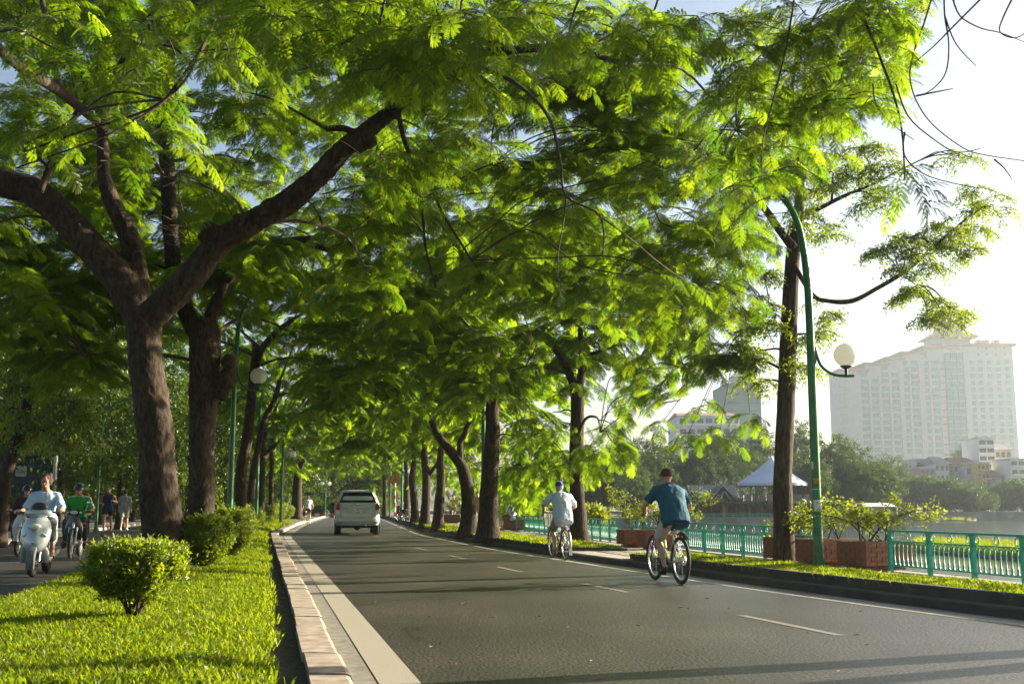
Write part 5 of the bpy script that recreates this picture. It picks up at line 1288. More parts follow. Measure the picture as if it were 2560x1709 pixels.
    if legs:
        mb = MB(); mb.loft([ell_sec(pel + up * h, plat, nrm, w, d) for h, w, d in ((-.10, .135, .12), (-.04, .172 * gi, .13 * gi), (.03, .160 * gi, .112 * gi))])
        for s, S in ((-1, 'L'), (1, 'R')):
            k, a = j['kn' + S], j['an' + S]
            if leg_to == 'knee': mb.tube([hip[s], hip[s].lerp(k, .5), hip[s].lerp(k, .88)], [.108, .100, .092], 14)
            elif leg_to == 'thigh': mb.tube([hip[s], hip[s].lerp(k, .55)], [.106, .098], 14)
            else: mb.tube([hip[s], hip[s].lerp(k, .5), k], [.104, .092, .074], 14); mb.tube([k, k.lerp(a, .5), k.lerp(a, .9 if leg_to == 'ankle' else .6)], [.074, .066, .056], 14)
        one_surface(mb.build('shorts' if leg_to in ('knee', 'thigh') else 'trousers', legs, t), .014, 3, fold * .8, .09)
    if hair:
        mb = MB(); mb.ell(head + hu * .022 - face * .016, (.087, .100, .112), R=HR, n=18, m=14)
        if hair_bun:
            for q in range(9): mb.ell(head - face * (.075 + .02 * math.sin(q)) + hu * (.05 + .05 * math.cos(q * 1.3)) + hr * .06 * math.sin(q * 2.1), .045)
            for s in (-1, 1): mb.ell(head + hr * (.072 * s) + hu * .02 - face * .02, (.03, .06, .075), R=HR)
        one_surface(mb.build('hair', hair, t), .011, 2, .012, .03)
        # the face stays clear of the hair
    for s in (-1, 1):
        MB().ell(head + face * .086 + hr * (.031 * s) + hu * .018, (.0135, .008, .0075), R=HR, n=10, m=8).build('eye', MT['black'], t, smooth=180)
        MB().tube([head + face * .089 + hr * (.017 * s) + hu * .036, head + face * .088 + hr * (.033 * s) + hu * .041, head + face * .076 + hr * (.048 * s) + hu * .036], [.004, .005, .003], 6).build('eyebrow', MT['hair'], t, smooth=180)
    MB().ell(head + face * .099 - hu * .052, (.022, .006, .006), R=HR, n=10, m=6).build('mouth', mat_lip, t, smooth=180)
    if cap:
        mb = MB(); dome(mb, head + hu * .036 - face * .010, (.090, .108, .096), HR, -.38); 
        b = head + hu * .045 + face * (.085 * brim); mb.loft([[b + hr * (.07 * math.cos(a)) + face * brim * (.10 * math.sin(a) * (1 if 0 < a < math.pi else .1)) + hu * (zz - .02 * math.sin(a)) for a in [2 * math.pi * q / 16 for q in range(16)]] for zz in (0, .006)])
        mb.ell(head + hu * .132, .008, n=8, m=6); mb.build('cap', cap, t, smooth=50)
    if helmet:
        mb = MB(); dome(mb, head + hu * .028 - face * .006, (.106, .126, .122), HR, -.18, 20, 9); mb.ring(head + hu * .008 - face * .006, .109, .010, hu, 24, 6, up=face, sy=1.16)
        b = head + hu * .05 + face * .10; mb.loft([[b + hr * (.085 * math.cos(a)) + face * (.05 * math.sin(a) * (1 if a < math.pi else .1)) + hu * (zz - .015 * math.sin(a)) for a in [2 * math.pi * q / 14 for q in range(14)]] for zz in (0, .006)])
        mb.build('helmet', helmet, t, smooth=50)
        mb = MB()
        for s in (-1, 1): mb.tube([head + hr * (.10 * s), head + hr * (.075 * s) - hu * .06 + face * .02, head + face * .05 - hu * .118], .006, 6)
        mb.build('chin_strap', MT['black'], t, smooth=180)
    return t
mat_lip = mat('lip', (.33, .10, .085), .5, var=.1)

# ------------------------------------------------------------------ bicycles
MT['bike_black'] = mat('bike_black', (.02, .02, .022), .35, var=.15); MT['bike_blue'] = mat('bike_blue', (.02, .03, .20), .35, var=.1); MT['bike_silver'] = mat('bike_silver', (.5, .5, .48), .3, metal=.6, var=.1)
MT['basket'] = mat('basket_wire', (.42, .42, .38), .5, var=.15); MT['lime'] = mat('lime_plastic', (.20, .45, .06), .6, var=.15)
def bicycle(label, loc, rz, R=.335, tyre=.024, frame=None, fork=None, mudguard=False, basket=False, rack=False, flap=False, wb=1.05, seat_z=.85, group='bicycles being ridden on the road', bar_z=1.0, steer=0.0, bottle=False, reflector=True, clip=False, crank=0.0, seat_m=None):
    t = thing('bicycle', label, 'bicycle', loc, rz, group); frame = frame or MT['bike_silver']; fork = fork or frame
    def wheel(y, ang):
        mb = MB(); mb.tube([(-.035, 0, 0), (.035, 0, 0)], .022, 10); mb.tube([(-.06, 0, 0), (.06, 0, 0)], .008, 8)
        o = mb.build('wheel', MT['chrome'], t, smooth=40); o.location = (0, y, R); o.rotation_euler = (0, 0, ang)
        m2 = MB(); m2.ring((0, 0, 0), R - tyre, tyre, (1, 0, 0), 40, 8); m2.build('tyre', MT['rubber'], o, smooth=180)
        m2 = MB(); m2.ring((0, 0, 0), R - 2.1 * tyre, .013, (1, 0, 0), 40, 6); m2.build('rim', MT['chrome'], o, smooth=180)
        m2 = MB()
        for k in range(28):
            a = 2 * math.pi * k / 28; b = a + (.5 if k % 2 else -.5); sx = .026 if k % 4 < 2 else -.026
            m2.tube([(sx, .02 * math.cos(b), .02 * math.sin(b)), (0, (R - 2 * tyre) * math.cos(a), (R - 2 * tyre) * math.sin(a))], .0016, 3, cap=False)
        m2.build('spokes', MT['chrome'], o)
        return o
    wheel(0, 0); wheel(wb, steer)
    bb = V(0, .43, R - .05); st_ = V(0, .24, seat_z - .14); hd = V(0, wb - .19, R + .46); hl = V(0, wb - .15, R + .36); ra = V(0, 0, R)
    mb = MB()
    mb.tube([bb, st_], .016, 8); mb.tube([bb, hl], .019, 8); mb.tube([st_ - V(0, 0, .03), hd - V(0, 0, .03)], .016, 8); mb.tube([hl - V(0, -.005, .02), hd + V(0, 0, .02)], .020, 8)
    for s in (-1, 1): mb.tube([bb + V(s * .03, -.03, 0), ra + V(s * .055, 0, 0)], .010, 6); mb.tube([st_ + V(s * .02, 0, -.02), ra + V(s * .055, 0, 0)], .009, 6)
    mb.build('frame', frame, t, smooth=60)
    mb = MB(); mb.tube([hl, hl + V(0, .015, -.05)], .017, 8)
    for s in (-1, 1): mb.tube([hl + V(0, .015, -.05), hl + V(s * .055, .03, -.06), V(s * .055, wb, R)], [.014, .013, .010], 8)
    mb.build('fork', fork, t, smooth=60)
    mb = MB(); mb.tube([st_, st_ + V(0, -.02, .10)], .013, 8); mb.build('seat_post', MT['chrome'], t, smooth=60)
    mb = MB(); c = st_ + V(0, -.03, .13); mb.loft([ell_sec(c + V(0, y, dz), V(1, 0, 0), V(0, 0, 1), w, .028, 14) for y, w, dz in ((-.12, .03, .012), (-.10, .085, .012), (-.03, .075, .005), (.05, .035, 0), (.14, .018, -.005))]); mb.build('saddle', seat_m or MT['bike_black'], t, smooth=60)
    mb = MB(); top = V(0, wb - .23, bar_z); mb.tube([hd, top], .014, 8); mb.tube(crom([(-.30, wb - .34, bar_z + .01), (-.2, wb - .26, bar_z + .01), (0, wb - .20, bar_z), (.2, wb - .26, bar_z + .01), (.30, wb - .34, bar_z + .01)], 4), .012, 8); mb.build('handlebar', MT['chrome'] if basket else MT['bike_black'], t, smooth=60)
    mb = MB()
    for s in (-1, 1): mb.tube([(s * .23, wb - .29, bar_z + .01), (s * .31, wb - .35, bar_z + .01)], .018, 10)
    mb.build('grip', MT['bike_black'], t, smooth=60)
    mb = MB(); mb.tube([bb + V(-.065, 0, 0), bb + V(.065, 0, 0)], .018, 8); dr = V(0, math.sin(crank), -math.cos(crank))
    for s in (-1, 1):
        e = bb + V(s * .075, 0, 0) + dr * (.17 * -s); mb.tube([bb + V(s * .065, 0, 0), e], .012, 6); mb.box(e + V(s * .05, 0, 0), (.09, .08, .02))
    mb.build('crank', MT['black'], t); mb = MB(); mb.ring(bb + V(.05, 0, 0), .085, .006, (1, 0, 0), 24, 5); mb.ring(ra + V(.045, 0, 0), .055, .02, (1, 0, 0), 18, 6); mb.tube([bb + V(.05, 0, .085), ra + V(.05, 0, .04)], .004, 4); mb.tube([bb + V(.05, 0, -.085), ra + V(.05, 0, -.04)], .004, 4); mb.build('chain', MT['bike_silver'], t)
    if mudguard:
        for y, a0, a1 in ((0, 20, 200), (wb, 10, 150)):
            mb = MB(); secs = []
            for k in range(15):
                a = math.radians(a0 + (a1 - a0) * k / 14); e = V(0, math.cos(a), math.sin(a)); c = V(0, y, R) + e * (R + .025); secs.append([c + V(-.03, 0, 0), c + V(-.02, 0, 0) + e * .012, c + V(.02, 0, 0) + e * .012, c + V(.03, 0, 0), c + V(.02, 0, 0) + e * .008, c + V(-.02, 0, 0) + e * .008])
            mb.loft(secs); mb.build('mudguard', MT['bike_silver'], t, smooth=60)
        MB().loft([[V(x, -R - .02, .30), V(-x, -R - .02, .30), V(-x * 1.2, -R - .06, .12), V(x * 1.2, -R - .06, .12)] for x in (.028, .03)]).build('mud_flap', MT['white'], t)
    if flap:
        mb = MB(); secs = []
        for k in range(8):
            u = k / 7; c = st_ + V(0, -.10 - .42 * u, -.02 - .10 * u + .10 * math.sin(u * 2.6)); w = .012 + .035 * min(1, u * 3); secs.append([c + V(-w, 0, -.01), c + V(0, 0, .012), c + V(w, 0, -.01), c + V(0, 0, .002)])
        mb.loft(secs); mb.build('mudguard', MT['bike_black'], t, smooth=60)
    if rack:
        mb = MB()
        for s in (-1, 1): mb.tube([(s * .05, -.28, R + .40), (s * .05, .12, R + .40)], .006, 6); mb.tube([(s * .06, 0, R), (s * .05, -.15, R + .40)], .005, 6)
        for k in range(5): mb.tube([(-.05, -.28 + .1 * k, R + .40), (.05, -.28 + .1 * k, R + .40)], .005, 6)
        mb.build('rack', MT['chrome'], t)
    if basket:
        mb = MB(); c = V(0, wb + .06, bar_z - .18)
        for k in range(9):
            h = -.14 + .28 * k / 8; f = .8 + .2 * k / 8; mb.ring(c + V(0, 0, h), .165 * f, .0045, (0, 0, 1), 20, 4)
        for k in range(20): a = 2 * math.pi * k / 20; mb.tube([c + V(.132 * math.cos(a), .132 * math.sin(a), -.14), c + V(.165 * math.cos(a), .165 * math.sin(a), .14)], .0045, 4)
        mb.ell(c + V(0, 0, -.13), (.13, .13, .02)); mb.build('basket', MT['basket'], t)
    if bottle: mb = MB(); c = bb.lerp(hl, .55) + V(0, -.03, .07); mb.tube([c - V(0, .03, .09), c + V(0, .02, .05), c + V(0, .04, .09), c + V(0, .05, .11)], [.036, .036, .03, .016], 12); mb.build('bottle', MT['lime'], t, smooth=50)
    if reflector: MB().box((0, -.02 if not mudguard else -.26, (seat_z - .17) if not mudguard else R + .28), (.045, .02, .055)).build('reflector', MT['red'], t)
    return t
def ride(seat_z, bar, wb=1.05, low='L', lean=.24, hunch=.03, out=.10, R=.335, sz=1.0, face=(0, 1, -.05), bar_y=None, girth=1.0):
    """joints of somebody pedalling; low: the foot that is down"""
    by = wb - .33 if bar_y is None else bar_y
    pel = V(0, .19, seat_z + .085); chest = pel + V(0, lean, .41 * sz); head = chest + V(0, .08, .20); bbz = R - .05
    J = dict(pel=pel, chest=chest, head=head, face=face, hunch=hunch, girth=girth)
    for s, S in ((-1, 'L'), (1, 'R')):
        J['wr' + S] = V(s * .285, by - .07, bar + .045); J['el' + S] = (chest + V(s * .185, 0, 0)).lerp(J['wr' + S], .52) + V(s * out, -.07, -.06); J['hand' + S] = (s * -.05, 1, -.15)
        dn = S == low
        J['an' + S] = V(s * .115, .34, bbz - .17 + .115) if dn else V(s * .115, .40, bbz + .17 + .115)
        J['to' + S] = J['an' + S] + V(s * .01, .15, -.055)
        J['kn' + S] = V(s * .125, .57, (J['an' + S].z + pel.z) / 2 + .03) if dn else V(s * .135, .66, pel.z - .07)
    return J
navy = cloth('cap_blue', (.02, .035, .22)); teal_shirt = cloth('teal_shirt', (.004, .075, .125)); pale_blue = cloth('pale_blue_shirt', (.42, .50, .60)); beige = cloth('beige_shorts', (.46, .42, .35)); khaki = cloth('khaki_shorts', (.20, .165, .10)); brown_cap = cloth('brown_cap', (.075, .024, .014))
blk = cloth('black_cloth', (.015, .015, .018)); wht = cloth('white_cloth', (.72, .72, .72)); grey = cloth('grey_cloth', (.30, .31, .31)); shoe_b = cloth('dark_shoe', (.03, .025, .02), rough=.6); sandal = cloth('tan_sandal', (.22, .14, .06), rough=.7); jeans = cloth('dark_jeans', (.02, .035, .06))
rb = G(1703, 1461); az = .225
bicycle('mountain bike with black tyres under the man in the teal shirt', rb, az, R=.345, tyre=.027, fork=MT['bike_blue'], flap=True, bottle=True, wb=1.08, seat_z=.86, bar_z=.98)
person('man in teal polo shirt and beige shorts cycling away from view', rb, az, ride(.86, .98, 1.08, 'L', lean=.24, out=.13, R=.345, girth=1.17), teal_shirt, .75, beige, 'knee', shoe_b, None, brown_cap, collar=cloth('shirt_collar', (.5, .52, .48)), vox=.010, brim=1, fold=.028)
rb = G(1414, 1400); az = .23
bicycle('city bicycle with wire basket and white mud flap ridden close to the kerb', rb, az, R=.335, tyre=.018, frame=MT['bike_black'], mudguard=True, basket=True, rack=True, seat_z=.83, bar_z=1.0)
person('old man in pale blue shirt and blue cap cycling beside the kerb', rb, az, ride(.83, 1.0, 1.05, 'L', lean=.20, out=.12, girth=1.14), pale_blue, .8, khaki, 'knee', sandal, cloth('grey_hair', (.32, .31, .3)), navy, vox=.011, collar=pale_blue, shirt_low=.10)
rb = G(768, 1313.5); az = .16
bicycle('distant road bicycle under the man in a white vest', rb, az, R=.335, tyre=.014, frame=MT['bike_black'], seat_z=.92, bar_z=.95, reflector=False, group='bicycles being ridden on the road')
person('cyclist in white vest and black shorts far ahead by the median kerb', rb, az, ride(.92, .95, 1.05, 'R', lean=.22, out=.06), wht, .25, blk, 'thigh', cloth('white_shoe', (.6, .6, .6)), None, None, vox=.014, shirt_low=.02)

# ------------------------------------------------------------------ motor scooter and motorbikes
MT['scoot_silver'] = mat('scooter_silver', (.40, .46, .47), .22, metal=.35, var=.05, coat=.6); MT['scoot_grey'] = mat('scooter_grey', (.10, .115, .12), .4, var=.1); MT['glass_lamp'] = mat('lamp_glass', (.55, .57, .55), .08, var=.1); MT['moto_dark'] = mat('moto_dark', (.025, .03, .033), .25, var=.1, coat=.5); MT['moto_cream'] = mat('moto_cream', (.48, .46, .40), .3, var=.1, coat=.4); MT['bag_blue'] = mat('bag_blue', (.01, .22, .36), .5, var=.1)
def mwheel(t, y, R, w, seed=0, spoked=True):
    mb = MB(); mb.tube([(-.06, 0, 0), (.06, 0, 0)], .035, 12); mb.tube([(-.09, 0, 0), (.09, 0, 0)], .012, 8)
    if not spoked:
        for k in range(5): a = 2 * math.pi * k / 5; mb.tube([(0, 0, 0), (0, (R - w * 1.5) * math.cos(a), (R - w * 1.5) * math.sin(a))], [.025, .014], 6)
    o = mb.build('wheel', MT['bike_silver'], t, smooth=40); o.location = (0, y, R)
    m2 = MB(); m2.ring((0, 0, 0), R - w, w, (1, 0, 0), 36, 10); m2.build('tyre', MT['rubber'], o, smooth=180)
    m2 = MB(); m2.ring((0, 0, 0), R - 1.9 * w, .016, (1, 0, 0), 36, 6); m2.build('rim', MT['bike_silver'], o, smooth=180)
    if spoked:
        m2 = MB()
        for k in range(24): a = 2 * math.pi * k / 24; m2.tube([(.03 if k % 2 else -.03, .03 * math.cos(a + .4), .03 * math.sin(a + .4)), (0, (R - 2 * w) * math.cos(a), (R - 2 * w) * math.sin(a))], .0025, 3, cap=False)
        m2.build('spokes', MT['chrome'], o)
def sec_xy(z, yf, w, depth, p=2.0, n=20, back=0.0):
    """horizontal slice of a shield: a bow pointing forward"""
    out = []
    for k in range(n):
        a = math.pi * k / (n - 1); out.append(V(w * math.cos(a), yf - depth * (1 - math.sin(a) ** 1.3), z))
    for k in range(n):
        a = math.pi * (1 - k / (n - 1)); out.append(V((w - .012) * math.cos(a), yf - .03 - depth * (1 - math.sin(a) ** 1.3), z))
    return out
# the silver scooter of the woman
sp = G(80, 1441.5); dirv = V(.222, -1, 0).normalized(); rzs = math.pi + math.atan(.222)
sp = sp - dirv * .60
s0 = thing('motor_scooter', 'silver grey scooter ridden by the woman in a light blue blouse', 'motor scooter', sp, rzs)
mwheel(s0, .62, .225, .058, spoked=False); mwheel(s0, -.60, .225, .058, spoked=False)
mb = MB(); mb.loft([sec_xy(z, yf, w, d) for z, yf, w, d in ((.36, .60, .05, .05), (.40, .66, .12, .10), (.48, .70, .185, .14), (.60, .68, .225, .17), (.72, .63, .235, .17), (.82, .57, .215, .15), (.90, .50, .175, .12), (.95, .45, .12, .08))]); mb.build('front_shield', MT['scoot_silver'], s0, smooth=50)
mb = MB(); mb.loft([sec_xy(z, yf, w, d) for z, yf, w, d in ((.22, .53, .215, .05), (.30, .55, .225, .08), (.40, .585, .215, .11), (.47, .62, .18, .12))]); mb.build('lower_shield', MT['scoot_grey'], s0, smooth=50)
mb = MB(); mb.ell((0, .655, .795), (.105, .045, .052), n=18, m=10, R=Matrix.Rotation(.5, 3, 'X')); mb.build('headlight', MT['glass_lamp'], s0, smooth=180)
for s in (-1, 1):
    MB().ell((s * .15, .60, .66), (.05, .035, .022), R=Matrix.Rotation(s * .5, 3, 'Y')).build('indicator', MT['glass_lamp'], s0, smooth=180)
mb = MB(); mb.box((0, .712, .53), (.04, .01, .03)); mb.build('badge', MT['scoot_grey'], s0)
mb = MB(); secs = []
for k in range(12):
    a = math.radians(-20 + 150 * k / 11); e = V(0, math.cos(a), math.sin(a)); c = V(0, .62, .225) + e * .245; secs.append([c + V(-.07, 0, 0) - e * .03, c + V(-.055, 0, 0) + e * .015, c + V(0, 0, 0) + e * .025, c + V(.055, 0, 0) + e * .015, c + V(.07, 0, 0) - e * .03, c + V(.05, 0, 0) + e * .0, c + V(-.05, 0, 0) + e * .0])
mb.loft(secs); mb.build('front_fender', MT['scoot_grey'], s0, smooth=50)
mb = MB()
for s in (-1, 1): mb.tube([(s * .085, .50, .52), (s * .085, .60, .24)], [.026, .022], 10)
mb.build('fork', MT['chrome'], s0, smooth=50)
mb = MB(); mb.loft([ell_sec(V(0, .36 + dy, z), V(1, 0, 0), V(0, 1, .2), w, d, 20) for z, w, d, dy in ((.93, .07, .06, .02), (.97, .19, .09, .02), (1.01, .215, .10, .01), (1.05, .19, .085, 0), (1.075, .11, .05, 0))]); mb.build('handlebar_cover', MT['scoot_silver'], s0, smooth=60)
mb = MB(); mb.ell((-.02, .40, 1.10), (.125, .06, .085), n=18, m=12); mb.build('visor', MT['black'], s0, smooth=180)
mb = MB(); mb.tube([(-.34, .26, 1.02), (-.18, .33, 1.02), (.18, .33, 1.02), (.34, .26, 1.02)], .013, 8)
for s in (-1, 1): mb.tube([(s * .23, .31, 1.02), (s * .36, .25, 1.02)], .02, 10); mb.tube([(s * .23, .34, 1.01), (s * .35, .32, 1.0)], .006, 6)
mb.build('handlebar', MT['black'], s0, smooth=60)
mb = MB(); mb.loft([[V(x, y, z) for x, z in ((-.17, zb), (.17, zb), (.19, zt), (-.19, zt))] for y, zb, zt in ((.50, .26, .34), (.30, .24, .32), (.0, .25, .33), (-.15, .27, .45))]); mb.build('floorboard', MT['scoot_grey'], s0)
mb = MB(); mb.loft([ell_sec(V(0, y, z), V(1, 0, 0), V(0, 0, 1), w, h, 20) for y, z, w, h in ((-.06, .52, .12, .14), (-.16, .56, .17, .20), (-.45, .60, .185, .17), (-.75, .66, .14, .12), (-.95, .72, .05, .06))]); mb.build('rear_body', MT['scoot_silver'], s0, smooth=60)
mb = MB(); mb.loft([ell_sec(V(0, y, z), V(1, 0, 0), V(0, 0, 1), w, h, 18) for y, z, w, h in ((-.02, .74, .08, .03), (-.08, .76, .14, .055), (-.30, .77, .16, .055), (-.48, .80, .15, .06), (-.80, .82, .11, .05), (-.86, .82, .05, .03))]); mb.build('seat', MT['black'], s0, smooth=60)
MB().box((.22, -.05, .42), (.10, .22, .34)).build('side_bag', MT['bag_blue'], s0); mb = MB(); mb.tube([(-.12, -.35, .28), (-.13, -.75, .36)], [.04, .05], 10); mb.build('exhaust', MT['black'], s0, smooth=60)
Jw = dict(pel=(0, -.24, .885), chest=(0, -.16, 1.29), head=(0, -.10, 1.515), face=(.05, 1, -.22), sw=.175)
for s, S in ((-1, 'L'), (1, 'R')): Jw['wr' + S] = (s * .30, .17, 1.055); Jw['el' + S] = (s * .30, -.09, 1.05); Jw['hand' + S] = (s * .05, 1, -.1); Jw['kn' + S] = (s * .19, .22, .80); Jw['an' + S] = (s * .21, .16, .40); Jw['to' + S] = (s * .22, .31, .345)
person('woman in light blue blouse with her hair tied back riding the silver scooter', sp, rzs, Jw, cloth('blue_blouse', (.33, .45, .60)), .9, cloth('print_trousers', (.10, .10, .10), var=.9), 'calf', None, cloth('brown_hair', (.045, .022, .014)), hair_bun=True, female=True, vox=.009, skin=mat('skin_tan', (.34, .18, .11), .5, var=.12, scale=14), shirt_low=.10)

def cub(label, loc, rz, shield, seed, group='motorbikes on the opposite carriageway'):
    t = thing('motorbike', label, 'motorbike', loc, rz, group); R = .295
    mwheel(t, .62, R, .036); mwheel(t, -.60, R, .040)
    mb = MB()
    for s in (-1, 1): mb.tube([(s * .075, .45, .66), (s * .075, .60, .32)], [.022, .018], 8)
    mb.tube([(0, .36, .98), (0, .46, .64)], .03, 10); mb.build('fork', MT['bike_silver'], t, smooth=50)
    mb = MB(); secs = []
    for k in range(10):
        a = math.radians(10 + 110 * k / 9); e = V(0, math.cos(a), math.sin(a)); c = V(0, .62, R) + e * (R + .03); secs.append([c + V(-.05, 0, 0) - e * .03, c + V(-.035, 0, 0) + e * .012, c + V(.035, 0, 0) + e * .012, c + V(.05, 0, 0) - e * .03, c + V(.03, 0, 0), c + V(-.03, 0, 0)])
    mb.loft(secs); mb.build('front_fender', shield, t, smooth=50)
    mb = MB(); mb.loft([sec_xy(z, yf, w, d) for z, yf, w, d in ((.40, .36, .16, .05), (.52, .42, .19, .08), (.68, .45, .19, .10), (.82, .45, .14, .09), (.92, .43, .08, .05))]); mb.build('leg_shield', shield, t, smooth=50)
    mb = MB(); mb.loft([ell_sec(V(0, .38 + dy, z), V(1, 0, 0), V(0, 1, .2), w, d, 18) for z, w, d, dy in ((.92, .06, .05, .01), (.96, .15, .075, .02), (1.0, .17, .085, .01), (1.04, .12, .06, 0))]); mb.build('handlebar_cover', shield, t, smooth=60)
    MB().ell((0, .462, .985), (.085, .03, .045), n=16, m=10).build('headlight', MT['glass_lamp'], t, smooth=180)
    for s in (-1, 1): MB().ell((s * .125, .435, .985), (.035, .025, .03)).build('indicator', MT['glass_lamp'], t, smooth=180)
    mb = MB(); mb.tube([(-.34, .24, 1.0), (-.16, .33, 1.0), (.16, .33, 1.0), (.34, .24, 1.0)], .012, 8)
    for s in (-1, 1): mb.tube([(s * .23, .30, 1.0), (s * .36, .23, 1.0)], .019, 10)
    mb.build('handlebar', MT['black'], t, smooth=60)
    for s in (-1, 1):
        mb = MB(); mb.tube([(s * .2, .31, 1.0), (s * .26, .30, 1.16)], .006, 6); mb.ell((s * .28, .30, 1.20), (.055, .012, .04)); mb.build('mirror', MT['chrome'] if seed % 2 else MT['black'], t, smooth=60)
    mb = MB(); mb.tube([(0, .40, .78), (0, .22, .44), (0, -.05, .40), (0, -.25, .55)], [.05, .05, .05, .06], 10); mb.build('frame', shield, t, smooth=60)
    mb = MB(); mb.ell((0, .06, .32), (.10, .17, .10)); mb.tube([(-.09, .05, .32), (.09, .05, .32)], .085, 14); mb.build('engine', MT['bike_silver'], t, smooth=50)
    mb = MB(); mb.tube([(.12, .12, .24), (.14, -.3, .26), (.15, -.75, .34)], [.02, .035, .045], 10); mb.build('exhaust', MT['chrome'], t, smooth=60)
    mb = MB(); mb.loft([ell_sec(V(0, y, z), V(1, 0, 0), V(0, 0, 1), w, h, 18) for y, z, w, h in ((-.08, .56, .06, .10), (-.2, .60, .12, .13), (-.55, .64, .12, .11), (-.9, .70, .04, .05))]); mb.build('rear_body', shield, t, smooth=60)
    mb = MB(); mb.loft([ell_sec(V(0, y, z), V(1, 0, 0), V(0, 0, 1), w, h, 16) for y, z, w, h in ((.0, .70, .05, .03), (-.08, .735, .11, .045), (-.40, .755, .125, .045), (-.75, .78, .11, .045), (-.82, .78, .04, .02))]); mb.build('seat', MT['black'], t, smooth=60)
    mb = MB(); mb.tube([(-.24, .10, .26), (.24, .10, .26)], .012, 6); mb.build('foot_peg', MT['black'], t)
    return t
def moto_pose(pel, chestdy=.06, face=(0, 1, -.05), passenger=False, sz=1.0, out=.10):
    p = V(*pel); chest = p + V(0, chestdy, .41 * sz); J = dict(pel=p, chest=chest, head=chest + V(0, .055, .22), face=face)
    for s, S in ((-1, 'L'), (1, 'R')):
        if passenger:
            J['wr' + S] = p + V(s * .17, .30, .02); J['el' + S] = chest + V(s * (.2 + out), -.02, -.26); J['hand' + S] = (0, 1, -.4); J['kn' + S] = p + V(s * .22, .34, -.10); J['an' + S] = p + V(s * .22, .22, -.50); J['to' + S] = J['an' + S] + V(s * .03, .15, -.06)
        else:
            J['wr' + S] = V(s * .30, .15, 1.04); J['el' + S] = chest + V(s * (.19 + out), .06, -.27); J['hand' + S] = (0, 1, -.1); J['kn' + S] = V(s * .19, .24, .72); J['an' + S] = V(s * .2, .08, .34); J['to' + S] = V(s * .22, .24, .285)
    return J
mp = G(176, 1396) - dirv * .6
cub('dark motorbike carrying the man in the green polo and a passenger', mp, rzs, MT['moto_dark'], 1)
green_sh = cloth('green_polo', (.02, .28, .035))
person('man in bright green polo shirt and black helmet steering a motorbike', mp, rzs, moto_pose((0, -.16, .845)), green_sh, .75, jeans, 'ankle', shoe_b, None, None, MT['moto_dark'], vox=.010, collar=green_sh)
person('passenger in a white shirt seated behind the green polo man', mp, rzs, moto_pose((.05, -.52, .87), .02, passenger=True), wht, .9, blk, 'ankle', shoe_b, None, None, MT['teal'], vox=.013)
mp = G(43, 1390) - dirv * .6
cub('older motorbike with pale leg shield at the picture edge', mp, rzs, MT['moto_cream'], 2)
person('man in dark maroon shirt and black helmet riding at the picture edge', mp, rzs, moto_pose((0, -.2, .845)), cloth('maroon_shirt', (.05, .015, .02)), 1.5, cloth('olive_trousers', (.10, .09, .055)), 'ankle', shoe_b, None, None, MT['moto_dark'], vox=.011)
mp = P(1003, 1264, 74); cub('motorbike parked at the lakeside kerb below the far lamp post', (mp.x, 74, .12), .5, mat('moto_red', (.09, .01, .01), .3, var=.1), 3, group=None)

# ------------------------------------------------------------------ people on foot
def walk_pose(step=.25, arm=.18, bend=0.0, run=False, face=(0, 1, 0), sz=1.0):
    J = dict(pel=(0, 0, .93 * sz), chest=(0, .03, 1.36 * sz), head=(0, .05, 1.585 * sz), face=face)
    for s, S in ((-1, 'L'), (1, 'R')):
        f = s
        J['kn' + S] = (s * .09, step * .55 * f + .06, .50 * sz); J['an' + S] = (s * .09, step * f - (.10 if f < 0 else 0), (.08 if not (run and f < 0) else .28) * sz); J['to' + S] = (s * .10, step * f + .15 - (.12 if f < 0 else 0), (.03 if not (run and f < 0) else .17) * sz)
        if run: J['el' + S] = (s * .30, -.10 - .08 * f, 1.12); J['wr' + S] = (s * .20, .14 - .10 * f, 1.14 - .05 * f); J['hand' + S] = (-s * .5, 1, .1)
        else: J['el' + S] = (s * .25, -arm * f * .4, 1.09 * sz); J['wr' + S] = (s * .27, -arm * f + .06, .86 * sz)
    return J
q = G(267, 1334, .12); person('jogger in a dark blue sleeveless top on the park pavement', q, rzs, walk_pose(.3, run=True), cloth('navy_top', (.015, .025, .08)), 0, blk, 'thigh', shoe_b, MT['hair'], vox=.012)
q = G(309, 1324, .12); person('walker in pale grey shirt and shorts seen from behind', q, .2, walk_pose(.2), grey, .85, cloth('pale_shorts', (.36, .36, .33)), 'knee', cloth('white_shoe', (.6, .6, .6)), MT['hair'], vox=.013)
q = G(1133, 1303, .13); person('shirtless man in dark shorts walking towards view on the lake pavement', q, math.pi + .15, walk_pose(.22), None, 0, blk, 'thigh', shoe_b, MT['hair'], vox=.013, skin=mat('skin_sun', (.45, .27, .17), .55, var=.1))
q = V(P(1194, 1264, 57).x, 57, .13); person('person in a pink top partly hidden by the bending trunk', q, math.pi, walk_pose(.15), cloth('pink_top', (.42, .16, .15)), .8, grey, 'ankle', shoe_b, MT['hair'], vox=.015)
